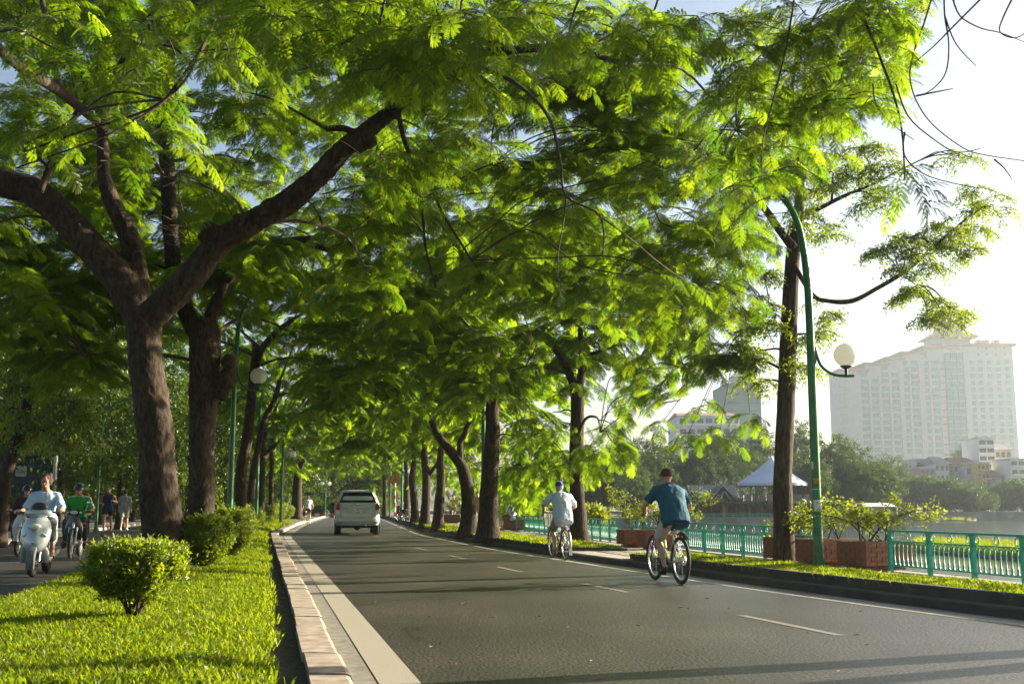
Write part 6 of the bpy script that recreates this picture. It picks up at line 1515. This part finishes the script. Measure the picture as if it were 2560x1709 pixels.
# the man sitting on a planter
q = V(P(1279, 1264, 46.6).x, 46.6, .14)
Js = dict(pel=(0, -.05, .56), chest=(0, .10, .96), head=(0, .18, 1.17), face=(.1, 1, -.15), hunch=.04)
for s, S in ((-1, 'L'), (1, 'R')): Js['kn' + S] = (s * .16, .38, .52); Js['an' + S] = (s * .15, .36, .09); Js['to' + S] = (s * .16, .51, .03); Js['el' + S] = (s * .24, .16, .72); Js['wr' + S] = (s * .12, .38, .60); Js['hand' + S] = (-s * .3, 1, -.1)
person('man in pale shirt and grey cap sitting on a planter by the railing', q, math.radians(62), Js, pale_blue, .85, cloth('olive_trousers', (.10, .09, .055)), 'knee', sandal, None, cloth('grey_cap', (.06, .065, .07)), vox=.013)

# ------------------------------------------------------------------ the silver car
cp = (G(847, 1335) + G(941, 1337)) / 2; cp.y += .0
car = thing('people_carrier', 'silver family van driving away along the shaded road', 'car', cp, .165)
MT['car_paint'] = mat('car_paint', (.50, .52, .50), .28, metal=.15, var=.04, coat=.7); MT['car_glass'] = mat('car_glass', (.012, .015, .015), .16, var=.2, spec=.22); MT['lamp_red'] = mat('lamp_red', (.35, .012, .012), .15, var=.1, coat=.6); MT['plate'] = mat('number_plate', (.62, .62, .58), .5, var=.05)
def rrect(y0, y1, w, r, z, n=6):
    out = []
    for cx, cy, a0 in ((w - r, y1 - r, 0), (-w + r, y1 - r, 90), (-w + r, y0 + r, 180), (w - r, y0 + r, 270)):
        for k in range(n): a = math.radians(a0 + 90 * k / (n - 1)); out.append(V(cx + r * math.cos(a), cy + r * math.sin(a), z))
    return out
mb = MB(); mb.loft([rrect(*a) for a in ((.08, 4.45, .82, .22, .36), (.02, 4.52, .865, .26, .42), (.0, 4.55, .885, .28, .54), (.0, 4.55, .888, .28, .63), (.02, 4.54, .885, .28, .66), (.055, 4.52, .885, .26, .69), (.055, 4.40, .888, .25, .90), (.085, 4.15, .885, .25, 1.08), (.13, 3.55, .872, .24, 1.20), (.15, 3.45, .855, .22, 1.26), (.27, 3.08, .775, .22, 1.46), (.41, 2.70, .685, .22, 1.64), (.44, 2.5, .655, .22, 1.70), (.50, 2.35, .60, .22, 1.745), (.75, 2.1, .42, .2, 1.768))]); mb.build('body', MT['car_paint'], car, smooth=40)
def plate_poly(name, pts, y0, y1, m, tilt=0.0, parent=None):
    mb = MB(); mb.loft([[V(x, y + tilt * (z - pts[0][1]), z) for x, z in pts] for y in (y1, y0)]); return mb.build(name, m, parent or car, smooth=30)
rg = plate_poly('rear_window', [(-.735, 1.262), (.735, 1.262), (.70, 1.34), (.57, 1.655), (-.57, 1.655), (-.70, 1.34)], .145, .17, MT['car_glass'], .665)
mb = MB(); mb.tube([(0, .15, 1.25), (-.05, .155, 1.275), (-.42, .19, 1.33)], .010, 6); mb.build('wiper', MT['black'], rg)
mb = MB(); mb.loft([[V(x, y, z) for x, z in ((-.60, 1.685), (.60, 1.685), (.585, 1.725), (-.585, 1.725))] for y in (.31, .55)]); mb.build('roof_spoiler', MT['car_paint'], car, smooth=30)
MB().box((0, .305, 1.705), (.2, .01, .018)).build('brake_light', MT['lamp_red'], car)
mb = MB()  # tailgate shut lines
for a, b in (((-.66, .045, .70), (-.60, .045, .665)), ((-.60, .04, .672), (.60, .04, .672)), ((.60, .045, .665), (.66, .045, .70)), ((-.66, .048, .70), (-.72, .10, 1.22)), ((.66, .048, .70), (.72, .10, 1.22))): mb.tube([a, b], .006, 4)
mb.build('tailgate_seam', MT['black'], car)
plate_poly('tailgate_recess', [(-.30, .80), (.30, .80), (.36, 1.06), (-.36, 1.06)], .048, .07, MT['car_paint'], .06)
MB().box((0, .028, 1.075), (.80, .04, .03)).build('tailgate_trim', MT['chrome'], car)
MB().box((0, .085, 1.205), (.12, .02, .045)).build('emblem', MT['chrome'], car)
pl = MB().box((0, .035, .925), (.34, .012, .21)).build('number_plate', MT['plate'], car)
text('plate_text', '29Y', .085, MT['black'], pl, (0, .027, .97), (math.pi / 2, 0, 0), .001); text('plate_text', '0766', .095, MT['black'], pl, (0, .027, .875), (math.pi / 2, 0, 0), .001)
MB().box((.60, .062, .86), (.09, .01, .025)).build('badge', MT['chrome'], car)
for s in (-1, 1):
    hl = plate_poly('tail_lamp', [(s * x, z) for x, z in ((.715, .97), (.86, .97), (.868, 1.08), (.80, 1.255), (.735, 1.235))], .035, .22, MT['lamp_red'], .10)
    plate_poly('reversing_lamp', [(s * x, z) for x, z in ((.69, .80), (.862, .80), (.862, .965), (.715, .965))], .035, .22, MT['glass_lamp'], .03)
    plate_poly('rear_reflector', [(s * x, z) for x, z in ((.60, .46), (.80, .46), (.80, .50), (.60, .50))], -.012, .05, MT['lamp_red'])
    mb = MB(); mb.ell((s * .98, 2.95, 1.20), (.09, .05, .075)); mb.tube([(s * .86, 2.95, 1.16), (s * .95, 2.95, 1.18)], .02, 6); mb.build('wing_mirror', MT['moto_dark'], car, smooth=180)
    sg = MB(); sg.loft([[V(s * (x + e), y, z) for y, z, x in ((.62, 1.27, .852), (2.95, 1.27, .852), (2.62, 1.62, .70), (.72, 1.62, .70))] for e in (.012, -.02)]); sg.build('side_window', MT['car_glass'], car)
    for yy in (.72, 3.45):
        mb = MB(); mb.tube([(s * .62, yy, .32), (s * .82, yy, .32)], .13, 16); o = mb.build('wheel', MT['bike_silver'], car, smooth=40)
        m2 = MB(); m2.tube([(s * .64, yy, .32), (s * .66, yy, .32), (s * .83, yy, .32), (s * .85, yy, .32)], [.29, .32, .32, .29], 28); m2.build('tyre', MT['rubber'], o, smooth=40)
    mb = MB(); mb.ring((s * .875, .72, .36), .36, .025, (1, 0, 0), 28, 6); mb.build('wheel_arch', MT['black'], car, smooth=60)
for x in (-.28, .40): MB().ell((x, -.006, .56), (.016, .008, .016)).build('parking_sensor', MT['black'], car, smooth=180)
mb = MB(); mb.box((0, 1.2, .33), (1.2, 2.0, .10)); mb.box((0, .72, .30), (1.25, .09, .09)); mb.ell((0, .72, .28), (.14, .14, .11)); mb.build('underbody', MT['black'], car)
mb = MB(); mb.tube([(.33, -.02, .37), (.33, .4, .37)], .035, 10); mb.build('exhaust_pipe', MT['chrome'], car, smooth=50)
mb = MB(); 
for s in (-1, 1): mb.box((s * .36, 1.15, 1.38), (.26, .12, .24))
mb.build('headrest', MT['black'], car)
# ------------------------------------------------------------------ across the lake
LG2 = 'trees on the spit of land by the lakeside restaurant'
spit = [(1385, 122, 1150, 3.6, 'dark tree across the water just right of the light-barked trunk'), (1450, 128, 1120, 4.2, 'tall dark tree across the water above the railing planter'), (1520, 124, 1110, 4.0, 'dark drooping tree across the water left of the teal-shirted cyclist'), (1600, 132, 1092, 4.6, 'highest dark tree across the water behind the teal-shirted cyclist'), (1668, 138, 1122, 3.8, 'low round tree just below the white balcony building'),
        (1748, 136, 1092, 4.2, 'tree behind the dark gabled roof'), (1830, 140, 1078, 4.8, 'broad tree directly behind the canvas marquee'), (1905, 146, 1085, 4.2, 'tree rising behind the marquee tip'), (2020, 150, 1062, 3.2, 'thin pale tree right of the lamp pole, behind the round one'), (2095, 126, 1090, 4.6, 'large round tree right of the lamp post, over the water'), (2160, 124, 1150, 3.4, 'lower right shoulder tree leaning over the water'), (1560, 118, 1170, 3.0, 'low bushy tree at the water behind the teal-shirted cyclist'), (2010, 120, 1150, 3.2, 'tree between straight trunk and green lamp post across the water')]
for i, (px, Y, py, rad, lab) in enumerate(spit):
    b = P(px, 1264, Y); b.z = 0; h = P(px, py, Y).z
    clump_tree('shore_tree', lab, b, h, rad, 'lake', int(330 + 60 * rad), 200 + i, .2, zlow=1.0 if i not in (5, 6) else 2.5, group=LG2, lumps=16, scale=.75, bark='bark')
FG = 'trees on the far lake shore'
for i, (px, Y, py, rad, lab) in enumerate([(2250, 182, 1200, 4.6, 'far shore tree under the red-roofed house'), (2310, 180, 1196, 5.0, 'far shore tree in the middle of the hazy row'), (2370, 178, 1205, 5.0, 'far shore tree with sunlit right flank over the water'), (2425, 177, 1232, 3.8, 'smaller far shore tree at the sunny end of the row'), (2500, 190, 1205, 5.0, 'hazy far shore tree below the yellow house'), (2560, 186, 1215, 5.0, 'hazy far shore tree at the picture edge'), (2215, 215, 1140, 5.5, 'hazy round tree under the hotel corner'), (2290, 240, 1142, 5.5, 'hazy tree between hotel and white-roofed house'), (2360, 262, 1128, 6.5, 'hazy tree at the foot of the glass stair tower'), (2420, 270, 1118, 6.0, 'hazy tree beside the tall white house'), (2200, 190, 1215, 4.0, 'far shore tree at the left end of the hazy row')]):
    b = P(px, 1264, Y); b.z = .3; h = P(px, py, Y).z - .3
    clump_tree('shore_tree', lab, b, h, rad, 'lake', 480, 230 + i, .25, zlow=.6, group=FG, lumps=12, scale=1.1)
# canvas marquee
Ym = 118.0; c = P(1932, 1264, Ym); c.z = .0; mq = thing('marquee', 'white canvas marquee with a pointed roof beside the lake', 'marquee', c)
MT['canvas'] = mat('canvas', (.52, .56, .66), .7, var=.06, scale=1); MT['dark_wood'] = mat('dark_wood', (.06, .05, .045), .8, var=.3); MT['vine'] = MT['lake_leaf']; MT['roof_tile'] = mat('roof_tile', (.075, .085, .10), .75, var=.2, scale=4); MT['tan_post'] = mat('tan_post', (.30, .19, .10), .8, var=.2)
ez = P(1848, 1207, Ym).z; tz = P(1932, 1138, Ym).z; R = 84 / pxm(Ym)
mb = MB(); secs = []
for k in range(9):
    u = k / 8; r = R * ((1 - u) ** 1.35) + .05; secs.append([V(r * math.cos(2 * math.pi * q / 24), r * math.sin(2 * math.pi * q / 24), ez + (tz - ez) * u) for q in range(24)])
secs.insert(0, [p - V(0, 0, .28) for p in secs[0]]); mb.loft(secs); mb.build('canvas_roof', MT['canvas'], mq, smooth=40)
mb = MB(); mb.ring((0, 0, ez - .3), R, .05, (0, 0, 1), 24, 5); mb.build('eave_band', mat('band_blue', (.02, .03, .12), .6), mq)
for q in range(10): a = 2 * math.pi * q / 10 + .2; MB().tube([(R * .95 * math.cos(a), R * .95 * math.sin(a), 1.5), (R * .95 * math.cos(a), R * .95 * math.sin(a), ez - .2)], .06, 6).build('post', MT['dark_wood'], mq)
MB().tube([(0, 0, 1.5), (0, 0, tz + .5)], .06, 6).build('mast', MT['dark_wood'], mq)
mb = MB(); mb.tube([(0, 0, 1.25), (0, 0, 1.5)], R * 1.0, 24); mb.build('floor_deck', MT['dark_wood'], mq)
for s in range(-4, 5): MB().box((s * .75, -R * .6, 1.95), (.5, .5, .75)).build('table', mat('cafe_table', (.20, .17, .14), .7), mq)
# gabled restaurant roofs
c = P(1790, 1264, 121); c.z = 0; rs = thing('restaurant', 'low restaurant with dark gabled roofs beside the marquee', 'restaurant', c)
def gable(nm, px0, px1, pyb, pyt, y0, y1, parent, front=True):
    Y = 121 + y0; a = P(px0, pyb, Y) - c; b = P(px1, pyb, Y) - c; t = P((px0 + px1) / 2, pyt, Y).z; mb = MB(); o = .25; m = (a.x + b.x) / 2
    for s, e in ((-1, a), (1, b)): mb.loft([[V(e.x + s * o, y, e.z - .15), V(m, y, t), V(m, y, t - .14), V(e.x + s * o, y, e.z - .29)] for y in (y0 - .4, y1)])
    r = mb.build(nm, MT['roof_tile'], parent); mb = MB(); mb.loft([[V(a.x, y, e_) if i < 1 else (V(b.x, y, e_) if i < 2 else V(m, y, t - .16)) for i, e_ in enumerate((a.z - .1, b.z - .1, 0))] for y in (y0 + .1, y0 + .25)]); mb.build('gable_wall', MT['dark_wood'], parent)
    mb = MB()
    for e in (a, b): mb.tube([V(e.x, y0 - .42, e.z - .15), V(m, y0 - .42, t)], .07, 4)
    mb.build('barge_board', mat('barge_board', (.30, .29, .26), .8), r)
gable('gable_roof', 1772, 1842, 1247, 1214, 0, 4, rs); gable('gable_roof', 1795, 1826, 1248, 1228, -1.2, 0, rs); gable('gable_roof', 1706, 1748, 1247, 1226, 0, 4, rs)
e0 = P(1728, 1247, 125) - c; e1 = P(1850, 1247, 125) - c; t0 = P(1728, 1210, 125).z; mb = MB(); mb.loft([[V(x, 4, e0.z - .2), V(x, 7, t0), V(x, 10, e0.z - .2)] for x in (e0.x, e1.x)]); mb.build('main_roof', MT['roof_tile'], rs)
mb = MB(); mb.box((0, 7, 1.0), (7.5, 6, 2.0)); mb.build('wall', MT['dark_wood'], rs)
q = P(1754, 1250, 120) - c; mb = MB(); mb.tube([(q.x, -1, 1.7), (q.x, -1, 2.55), (q.x, -1, 2.68)], [.36, .36, .2], 16); mb.build('water_tank', mat('tank', (.55, .6, .68), .4), rs, smooth=40)
# vine pergola with posts
c2 = P(1860, 1264, 115.5); c2.z = 0; pg = thing('pergola', 'long pergola overgrown with green vine along the restaurant terrace', 'pergola', c2)
x0 = P(1700, 1264, 115.5).x - c2.x; x1 = P(2110, 1264, 115.5).x - c2.x
mb = MB(); mb.box(((x0 + x1) / 2, 0, 1.42), (x1 - x0, 3.2, .1)); mb.build('beam', MT['dark_wood'], pg)
for k in range(13): x = x0 + (x1 - x0) * (k + .3) / 13; MB().tube([(x, -1.2, 0), (x, -1.2, 1.4)], .10 if k % 3 else .16, 8).build('post', MT['tan_post'] if k % 2 else MT['dark_wood'], pg)
MB().box(((x0 + x1) / 2, 2.2, .7), (x1 - x0, .3, 1.4)).build('back_wall', MT['dark_wood'], pg)
for k in range(9): x = x0 + (x1 - x0) * (k + .6) / 9; MB().box((x, 1.9, .65), (.7, .12, 1.1)).build('shutter', mat('shutter_tan', (.26, .15, .08), .8, var=.3) if k == 0 else bpy.data.materials['shutter_tan'], pg)
a_, b_, s_ = [], [], []
for k in range(700): a_.append(c2 + V(rng.uniform(x0, x1), rng.uniform(-1.9, 1.6), 1.45 + rng.gauss(0, .10))); b_.append((rng.uniform(-.4, .4), rng.uniform(0, .8), rng.uniform(0, 6.28))); s_.append(rng.uniform(.35, .6))
scatter('vine_foliage', 'lake', a_, b_, s_, pg, 'stuff', origin=c2)
c3 = P(2170, 1264, 119); c3.z = 0; aw = thing('awning', 'long white awning over the water terrace right of the lamp post', 'awning', c3); wd = 62 / pxm(119)
mb = MB(); mb.loft([[V(x, -1.2, 1.05), V(x, 1.2, 1.42), V(x, 1.2, 1.46), V(x, -1.2, 1.10)] for x in (-wd, wd)]); mb.build('canopy', MT['white'], aw)
for k in range(5): MB().tube([(-wd + k * wd / 2, -1.1, 0), (-wd + k * wd / 2, -1.1, 1.06)], .05, 6).build('post', MT['white_metal'], aw)
MB().box((0, 1.3, .5), (2 * wd, .1, .9)).build('counter', MT['tan_post'], aw)
# teal railing of the terrace
c4 = P(1830, 1264, 112.6); c4.z = .0; tr_ = thing('terrace_railing', 'distant teal railing along the restaurant terrace edge', 'railing', c4); xa, xb = P(1690, 1264, 112.6).x - c4.x, P(2260, 1264, 112.6).x - c4.x
for z, nm in ((.40, 'top_rail'), (.05, 'bottom_rail'), (.28, 'mid_rail')): MB().box(((xa + xb) / 2, 0, z), (xb - xa, .05, .05)).build(nm, MT['teal'], tr_)
_p2 = MB().box((0, 0, .2), (.06, .06, .42)).mesh('post', MT['teal']); _p3 = MB().box((0, 0, .17), (.025, .02, .24)).mesh('baluster', MT['teal'])
n = 24
for k in range(n + 1): link('post', _p2, tr_, loc=(xa + (xb - xa) * k / n, 0, 0))
for k in range(n * 8): link('baluster', _p3, tr_, loc=(xa + (xb - xa) * (k + .5) / (n * 8), 0, 0))
# islands of reed in the lake
def island(label, pts, z, hgt, n, key='reed'):
    cx = sum(p.x for p in pts) / len(pts); cy = sum(p.y for p in pts) / len(pts); t = thing('floating_reed_bed', label, 'reed bed', (cx, cy, z), 0, 'floating beds of reeds in the lake')
    loc = [V(p.x - cx, p.y - cy, 0) for p in pts]; MB().prism([(p.x, p.y) for p in loc], -.2, .06).build('raft', MT['lawn_soil'], t)
    mb = MB(); mb.tube([p + V(0, 0, .05) for p in loc] + [loc[0] + V(0, 0, .05)], .07, 8); mb.build('float_hose', mat('hose', (.045, .05, .06), .4), t, smooth=180)
    P_, E_, S_ = [], [], []
    for k in range(n):
        u, v = rng.random(), rng.random(); p = loc[0].lerp(loc[1], u).lerp(loc[3].lerp(loc[2], u), .04 + .92 * v); P_.append((p.x + cx, p.y + cy, z + .03)); E_.append((rng.uniform(-.2, .2), rng.uniform(-.2, .2), rng.uniform(0, 6.28))); S_.append(hgt * rng.uniform(.6, 1.2))
    scatter('reeds', key, P_, E_, S_, t, 'stuff', origin=(cx, cy, z))
island('floating reed bed edged with dark hose just behind the railing', [G(2285, 1379, -1), G(2720, 1412, -1), G(2720, 1385, -1), G(2300, 1364, -1)], -1.0, .95, 2600)
island('small flat reed island far out by the hazy shore', [G(2300, 1301, -1), G(2440, 1301, -1), G(2440, 1296.5, -1), G(2300, 1296.5, -1)], -1.0, 1.1, 260)

# ------------------------------------------------------------------ far buildings
def wallmat(nm, col): return mat(nm, col, .85, var=.08, scale=.3)
MT['hotel_wall'] = wallmat('hotel_wall', (.345, .355, .37)); MT['hotel_glass'] = mat('hotel_glass', (.02, .17, .20), .15, var=.2, scale=.4); MT['hotel_roof'] = wallmat('hotel_roof', (.30, .14, .09)); MT['strip_glass'] = mat('strip_glass', (.012, .15, .175), .1, var=.15, scale=.2); MT['hotel_trim'] = wallmat('hotel_pier', (.42, .36, .31))  # separate beige for piers, glazing bars, sign panel and roof tanks
YH = 620.0; k_ = 1 / pxm(YH); HX = lambda px: P(px, 1000, YH).x; HZ = lambda py: P(1280, py, YH).z
hc = V(HX(2330), YH, .3); ht = thing('hotel_tower', 'tall pale stepped hotel tower with red roofs across the lake', 'hotel', hc)
def hbox(nm, px0, px1, pyt, y0, y1, m, pyb=None, parent=None):
    x0, x1 = HX(px0) - hc.x, HX(px1) - hc.x; z1 = HZ(pyt) - .3; z0 = 0 if pyb is None else HZ(pyb) - .3
    return MB().box(((x0 + x1) / 2, (y0 + y1) / 2, (z0 + z1) / 2), (x1 - x0, y1 - y0, z1 - z0)).build(nm, m, parent or ht)
segs = [(2103, 2167, 928, 0), (2167.2, 2222, 912, .3), (2222.2, 2263, 898, .6), (2263.2, 2316, 884, .9), (2316.2, 2366, 870, 1.2)]
for a, b, top, dy in segs:
    w = hbox('wall', a, b, top, dy, 22, MT['hotel_wall'])
    hbox('roof', a - 6, b + 5, top - 6, dy - 2.5, 24, MT['hotel_roof'], top - .3)
hbox('wall', 2366.2, 2416, 864, 2, 22, MT['hotel_wall']); hbox('roof', 2362, 2420, 858, -1, 24, MT['hotel_roof'], 863.7)
hbox('wall', 2416.2, 2540, 866, .5, 26, MT['hotel_wall']); hbox('roof', 2430, 2546, 859, -2.5, 28, MT['hotel_roof'], 865.7)
hbox('wall', 2350, 2446, 836, 6, 20, MT['hotel_wall'], 858)
mb = MB(); f = lambda px0, px1, py, y0, y1: [V(HX(px0) - hc.x, y0, HZ(py) - .3), V(HX(px1) - hc.x, y0, HZ(py) - .3), V(HX(px1) - hc.x, y1, HZ(py) - .3), V(HX(px0) - hc.x, y1, HZ(py) - .3)]
mb.loft([f(2340, 2462, 841, 2, 24), f(2340, 2462, 839, 2, 24), f(2372, 2440, 820, 8, 18), f(2378, 2434, 795, 9, 17)]); mb.build('tower_roof', MT['hotel_roof'], ht)
for i, (a, b) in enumerate(((2370, 2383), (2385, 2398), (2400, 2413))):
    gp = hbox('glass_strip', a, b, 882, .9, 2.2, MT['strip_glass'], 1140)
    mb = MB(); xw = (HX(b) - HX(a))
    for q in range(15): mb.box(((HX(a) + HX(b)) / 2 - hc.x, .86, HZ(1138 - q * 17) - .3), (xw, .1, .24))
    mb.build('glazing_bar', MT['hotel_trim'], gp)
sg = hbox('sign_panel', 2366.5, 2415, 865.5, .2, 2.1, MT['hotel_trim'], 881)
MT['sign_grey'] = mat('sign_grey', (.10, .11, .13), .6)
text('sign_text', 'SOFITEL', 9.5 * k_, MT['sign_grey'], sg, (HX(2391) - hc.x, .08, HZ(870.5) - .3), (math.pi / 2, 0, 0), .04, sx=1.0); text('sign_text', 'PLAZA', 6 * k_, MT['sign_grey'], sg, (HX(2391) - hc.x, .08, HZ(877.5) - .3), (math.pi / 2, 0, 0), .04)
_win = MB().box((0, -.06, 0), (16 * k_, .3, 11 * k_)).mesh('window', MT['hotel_glass']); _win2 = MB().box((0, -.06, 0), (10 * k_, .3, 11 * k_)).mesh('window', MT['hotel_glass'])
cols = [(2163, 936, .15), (2189, 953, .15), (2215, 919, .15), (2241, 936, .45), (2266, 906, .75), (2291, 906, .75), (2317, 890, 1.05), (2343, 906, 1.05)]
segdy = lambda px: next((d for a, b, t_, d in segs if a <= px < b), 1.2)
for px, top, _ in cols:
    for r_ in range(16):
        py = top + 17.05 * r_
        if py > 1142: break
        link('window', _win, ht, loc=(HX(px) - hc.x, segdy(px) - .02, HZ(py) - .3))
for px in (2436, 2457, 2479, 2502, 2524):
    for r_ in range(15): link('window', _win2, ht, loc=(HX(px) - hc.x, .48, HZ(905 + 17.05 * r_) - .3))
_ww = MB().box((0, 0, 0), (4 * k_, .2, 4 * k_)).mesh('vent_window', MT['sign_grey'])
for px in (2454, 2475, 2498, 2520):
    for py in (870, 885): link('vent_window', _ww, ht, loc=(HX(px) - hc.x, .45, HZ(py) - .3))
for a in (2176, 2202, 2228, 2254, 2279, 2304, 2330, 2356): hbox('pier', a - 2.5, a + 2.5, 950 - (a - 2170) * .3, segdy(a) - .7, segdy(a) + .2, MT['hotel_trim'], 1145)
for r_ in range(15): hbox('balcony', 2100, 2117, 944 + 17 * r_, -1.2, 3, MT['hotel_wall'], 950 + 17 * r_)
for r_ in range(13): hbox('ledge', 2354, 2366, 905 + 17 * r_, .3, 1.5, MT['sign_grey'], 907 + 17 * r_)
for a in (2462, 2478, 2505): hbox('roof_tank', a, a + 12, 846, 4, 10, MT['hotel_trim'], 858)

def block(name, label, px0, px1, pyt, pyb, Y, col, rows, cols_, roof=None, glass=None, group='old houses stacked on the far shore', balc=False, wfrac=.55, hfrac=.5, depth=9):
    c = P((px0 + px1) / 2, (pyt + pyb) / 2, Y); c.z = P(1280, pyb, Y).z; t = thing(name, label, 'house' if group else 'building', c, 0, group); kk = 1 / pxm(Y); w = (px1 - px0) * kk; h = (pyb - pyt) * kk
    m = wallmat(name + '_wall', col); MB().box((0, depth / 2, h / 2 - 2), (w, depth, h + 4)).build('wall', m, t)
    wm = MB().box((0, -.02, 0), (w / cols_ * wfrac, .16, h / rows * hfrac)).mesh('window', glass or MT['house_glass'])
    for r_ in range(rows):
        for q in range(cols_):
            o = link('window', wm, t, loc=(-w / 2 + w * (q + .5) / cols_, -.02, h * (r_ + .52) / rows))
        if balc: MB().box((0, -.55, h * (r_ + .18) / rows), (w * .92, 1.1, h / rows * .20)).build('balcony', m, t)
    if roof == 'flat': MB().box((0, depth / 2, h + .12), (w + .5, depth + .5, .3)).build('roof', MT['house_trim'], t)
    elif roof:
        mb = MB(); mb.loft([[V(-w / 2 - .4, -.5, h), V(w / 2 + .4, -.5, h), V(w / 2 + .4, depth + .5, h), V(-w / 2 - .4, depth + .5, h)], [V(-w / 2 + .4, depth * .45, h + 1.5), V(w / 2 - .4, depth * .45, h + 1.5), V(w / 2 - .4, depth * .55, h + 1.5), V(-w / 2 + .4, depth * .55, h + 1.5)]]); mb.build('roof', MT[roof], t)
    return t
MT['house_glass'] = mat('house_glass', (.12, .14, .14), .3, var=.3, scale=1); MT['house_trim'] = wallmat('house_trim', (.5, .48, .44)); MT['red_roof'] = wallmat('red_roof', (.27, .12, .085)); MT['grey_roof'] = wallmat('grey_roof', (.25, .25, .25))
block('row_house', 'tall narrow white house with wide window bands', 2448, 2487, 1096, 1176, 236, (.68, .68, .66), 4, 2, 'flat', wfrac=.8)
block('row_house', 'yellow house with columned balconies below the tall white house', 2444, 2475, 1158, 1222, 226, (.55, .40, .16), 3, 3, 'flat', balc=True)
block('row_house', 'white balconied house at the picture edge', 2530, 2566, 1150, 1275, 222, (.62, .63, .60), 6, 2, 'flat', balc=True, wfrac=.7)
block('row_house', 'beige house with loggias right of the tall white house', 2489, 2530, 1124, 1205, 240, (.48, .43, .36), 3, 3, 'grey_roof', balc=True)
block('row_house', 'bare grey house left of the yellow one', 2416, 2443, 1164, 1222, 229, (.42, .42, .42), 2, 2, None)
block('row_house', 'cream house with a red tiled roof', 2384, 2442, 1160, 1210, 233.6, (.55, .48, .36), 2, 4, 'red_roof')
block('row_house', 'pale gabled house in the middle of the stacked houses', 2339, 2373, 1158, 1208, 231, (.55, .56, .56), 2, 3, 'grey_roof')
block('row_house', 'pinkish house with green shutters', 2300, 2337, 1170, 1208, 228, (.46, .32, .28), 2, 3, 'flat')
block('row_house', 'house with a long white flat roof behind the pinkish one', 2291, 2337, 1150, 1200, 238, (.50, .50, .50), 2, 3, 'flat')
block('row_house', 'small white house with a dark red roof under the hotel', 2238, 2271, 1180, 1215, 226, (.66, .66, .64), 1, 3, 'red_roof')
block('row_house', 'dark low house right of the yellow house', 2477, 2506, 1190, 1240, 225, (.28, .27, .25), 2, 2, 'grey_roof')
block('row_house', 'white arched pavilion below the cream house', 2386, 2414, 1206, 1222, 223, (.66, .66, .66), 1, 3, None)
# the building with long balconies behind the spit trees, and the netted tower next to it
t = block('balcony_block', 'white building with long balconies and red ledges above the lake trees', 1698, 1850, 1040, 1200, 300, (.60, .62, .66), 6, 7, 'red_roof', group=None, balc=True, wfrac=.7, depth=20)
t = block('netted_tower', 'unfinished tower wrapped in green safety net above the lake trees', 1818, 1905, 958, 1200, 330, (.16, .24, .22), 12, 5, None, group=None, wfrac=.9, hfrac=.08, depth=22)
block('roof_house', 'upper storey with a grey roof behind the netted tower', 1838, 1890, 940, 1000, 360, (.35, .38, .40), 2, 3, 'grey_roof', group=None)
# ------------------------------------------------------------------ morning haze over the lake
mb = MB(); mb.box((0, 520, 68), (1500, 1240, 145)); 
hm = bpy.data.materials.new('haze'); nt, N, L, out = nodes_of(hm)
pv = N.new("ShaderNodeVolumePrincipled"); pv.inputs["Color"].default_value = (.80, .91, 1.0, 1); pv.inputs["Density"].default_value = 0.00031; pv.inputs["Anisotropy"].default_value = 0.65
L.new(pv.outputs[0], out.inputs["Volume"])
hz = mb.build('haze', hm, kind='stuff')
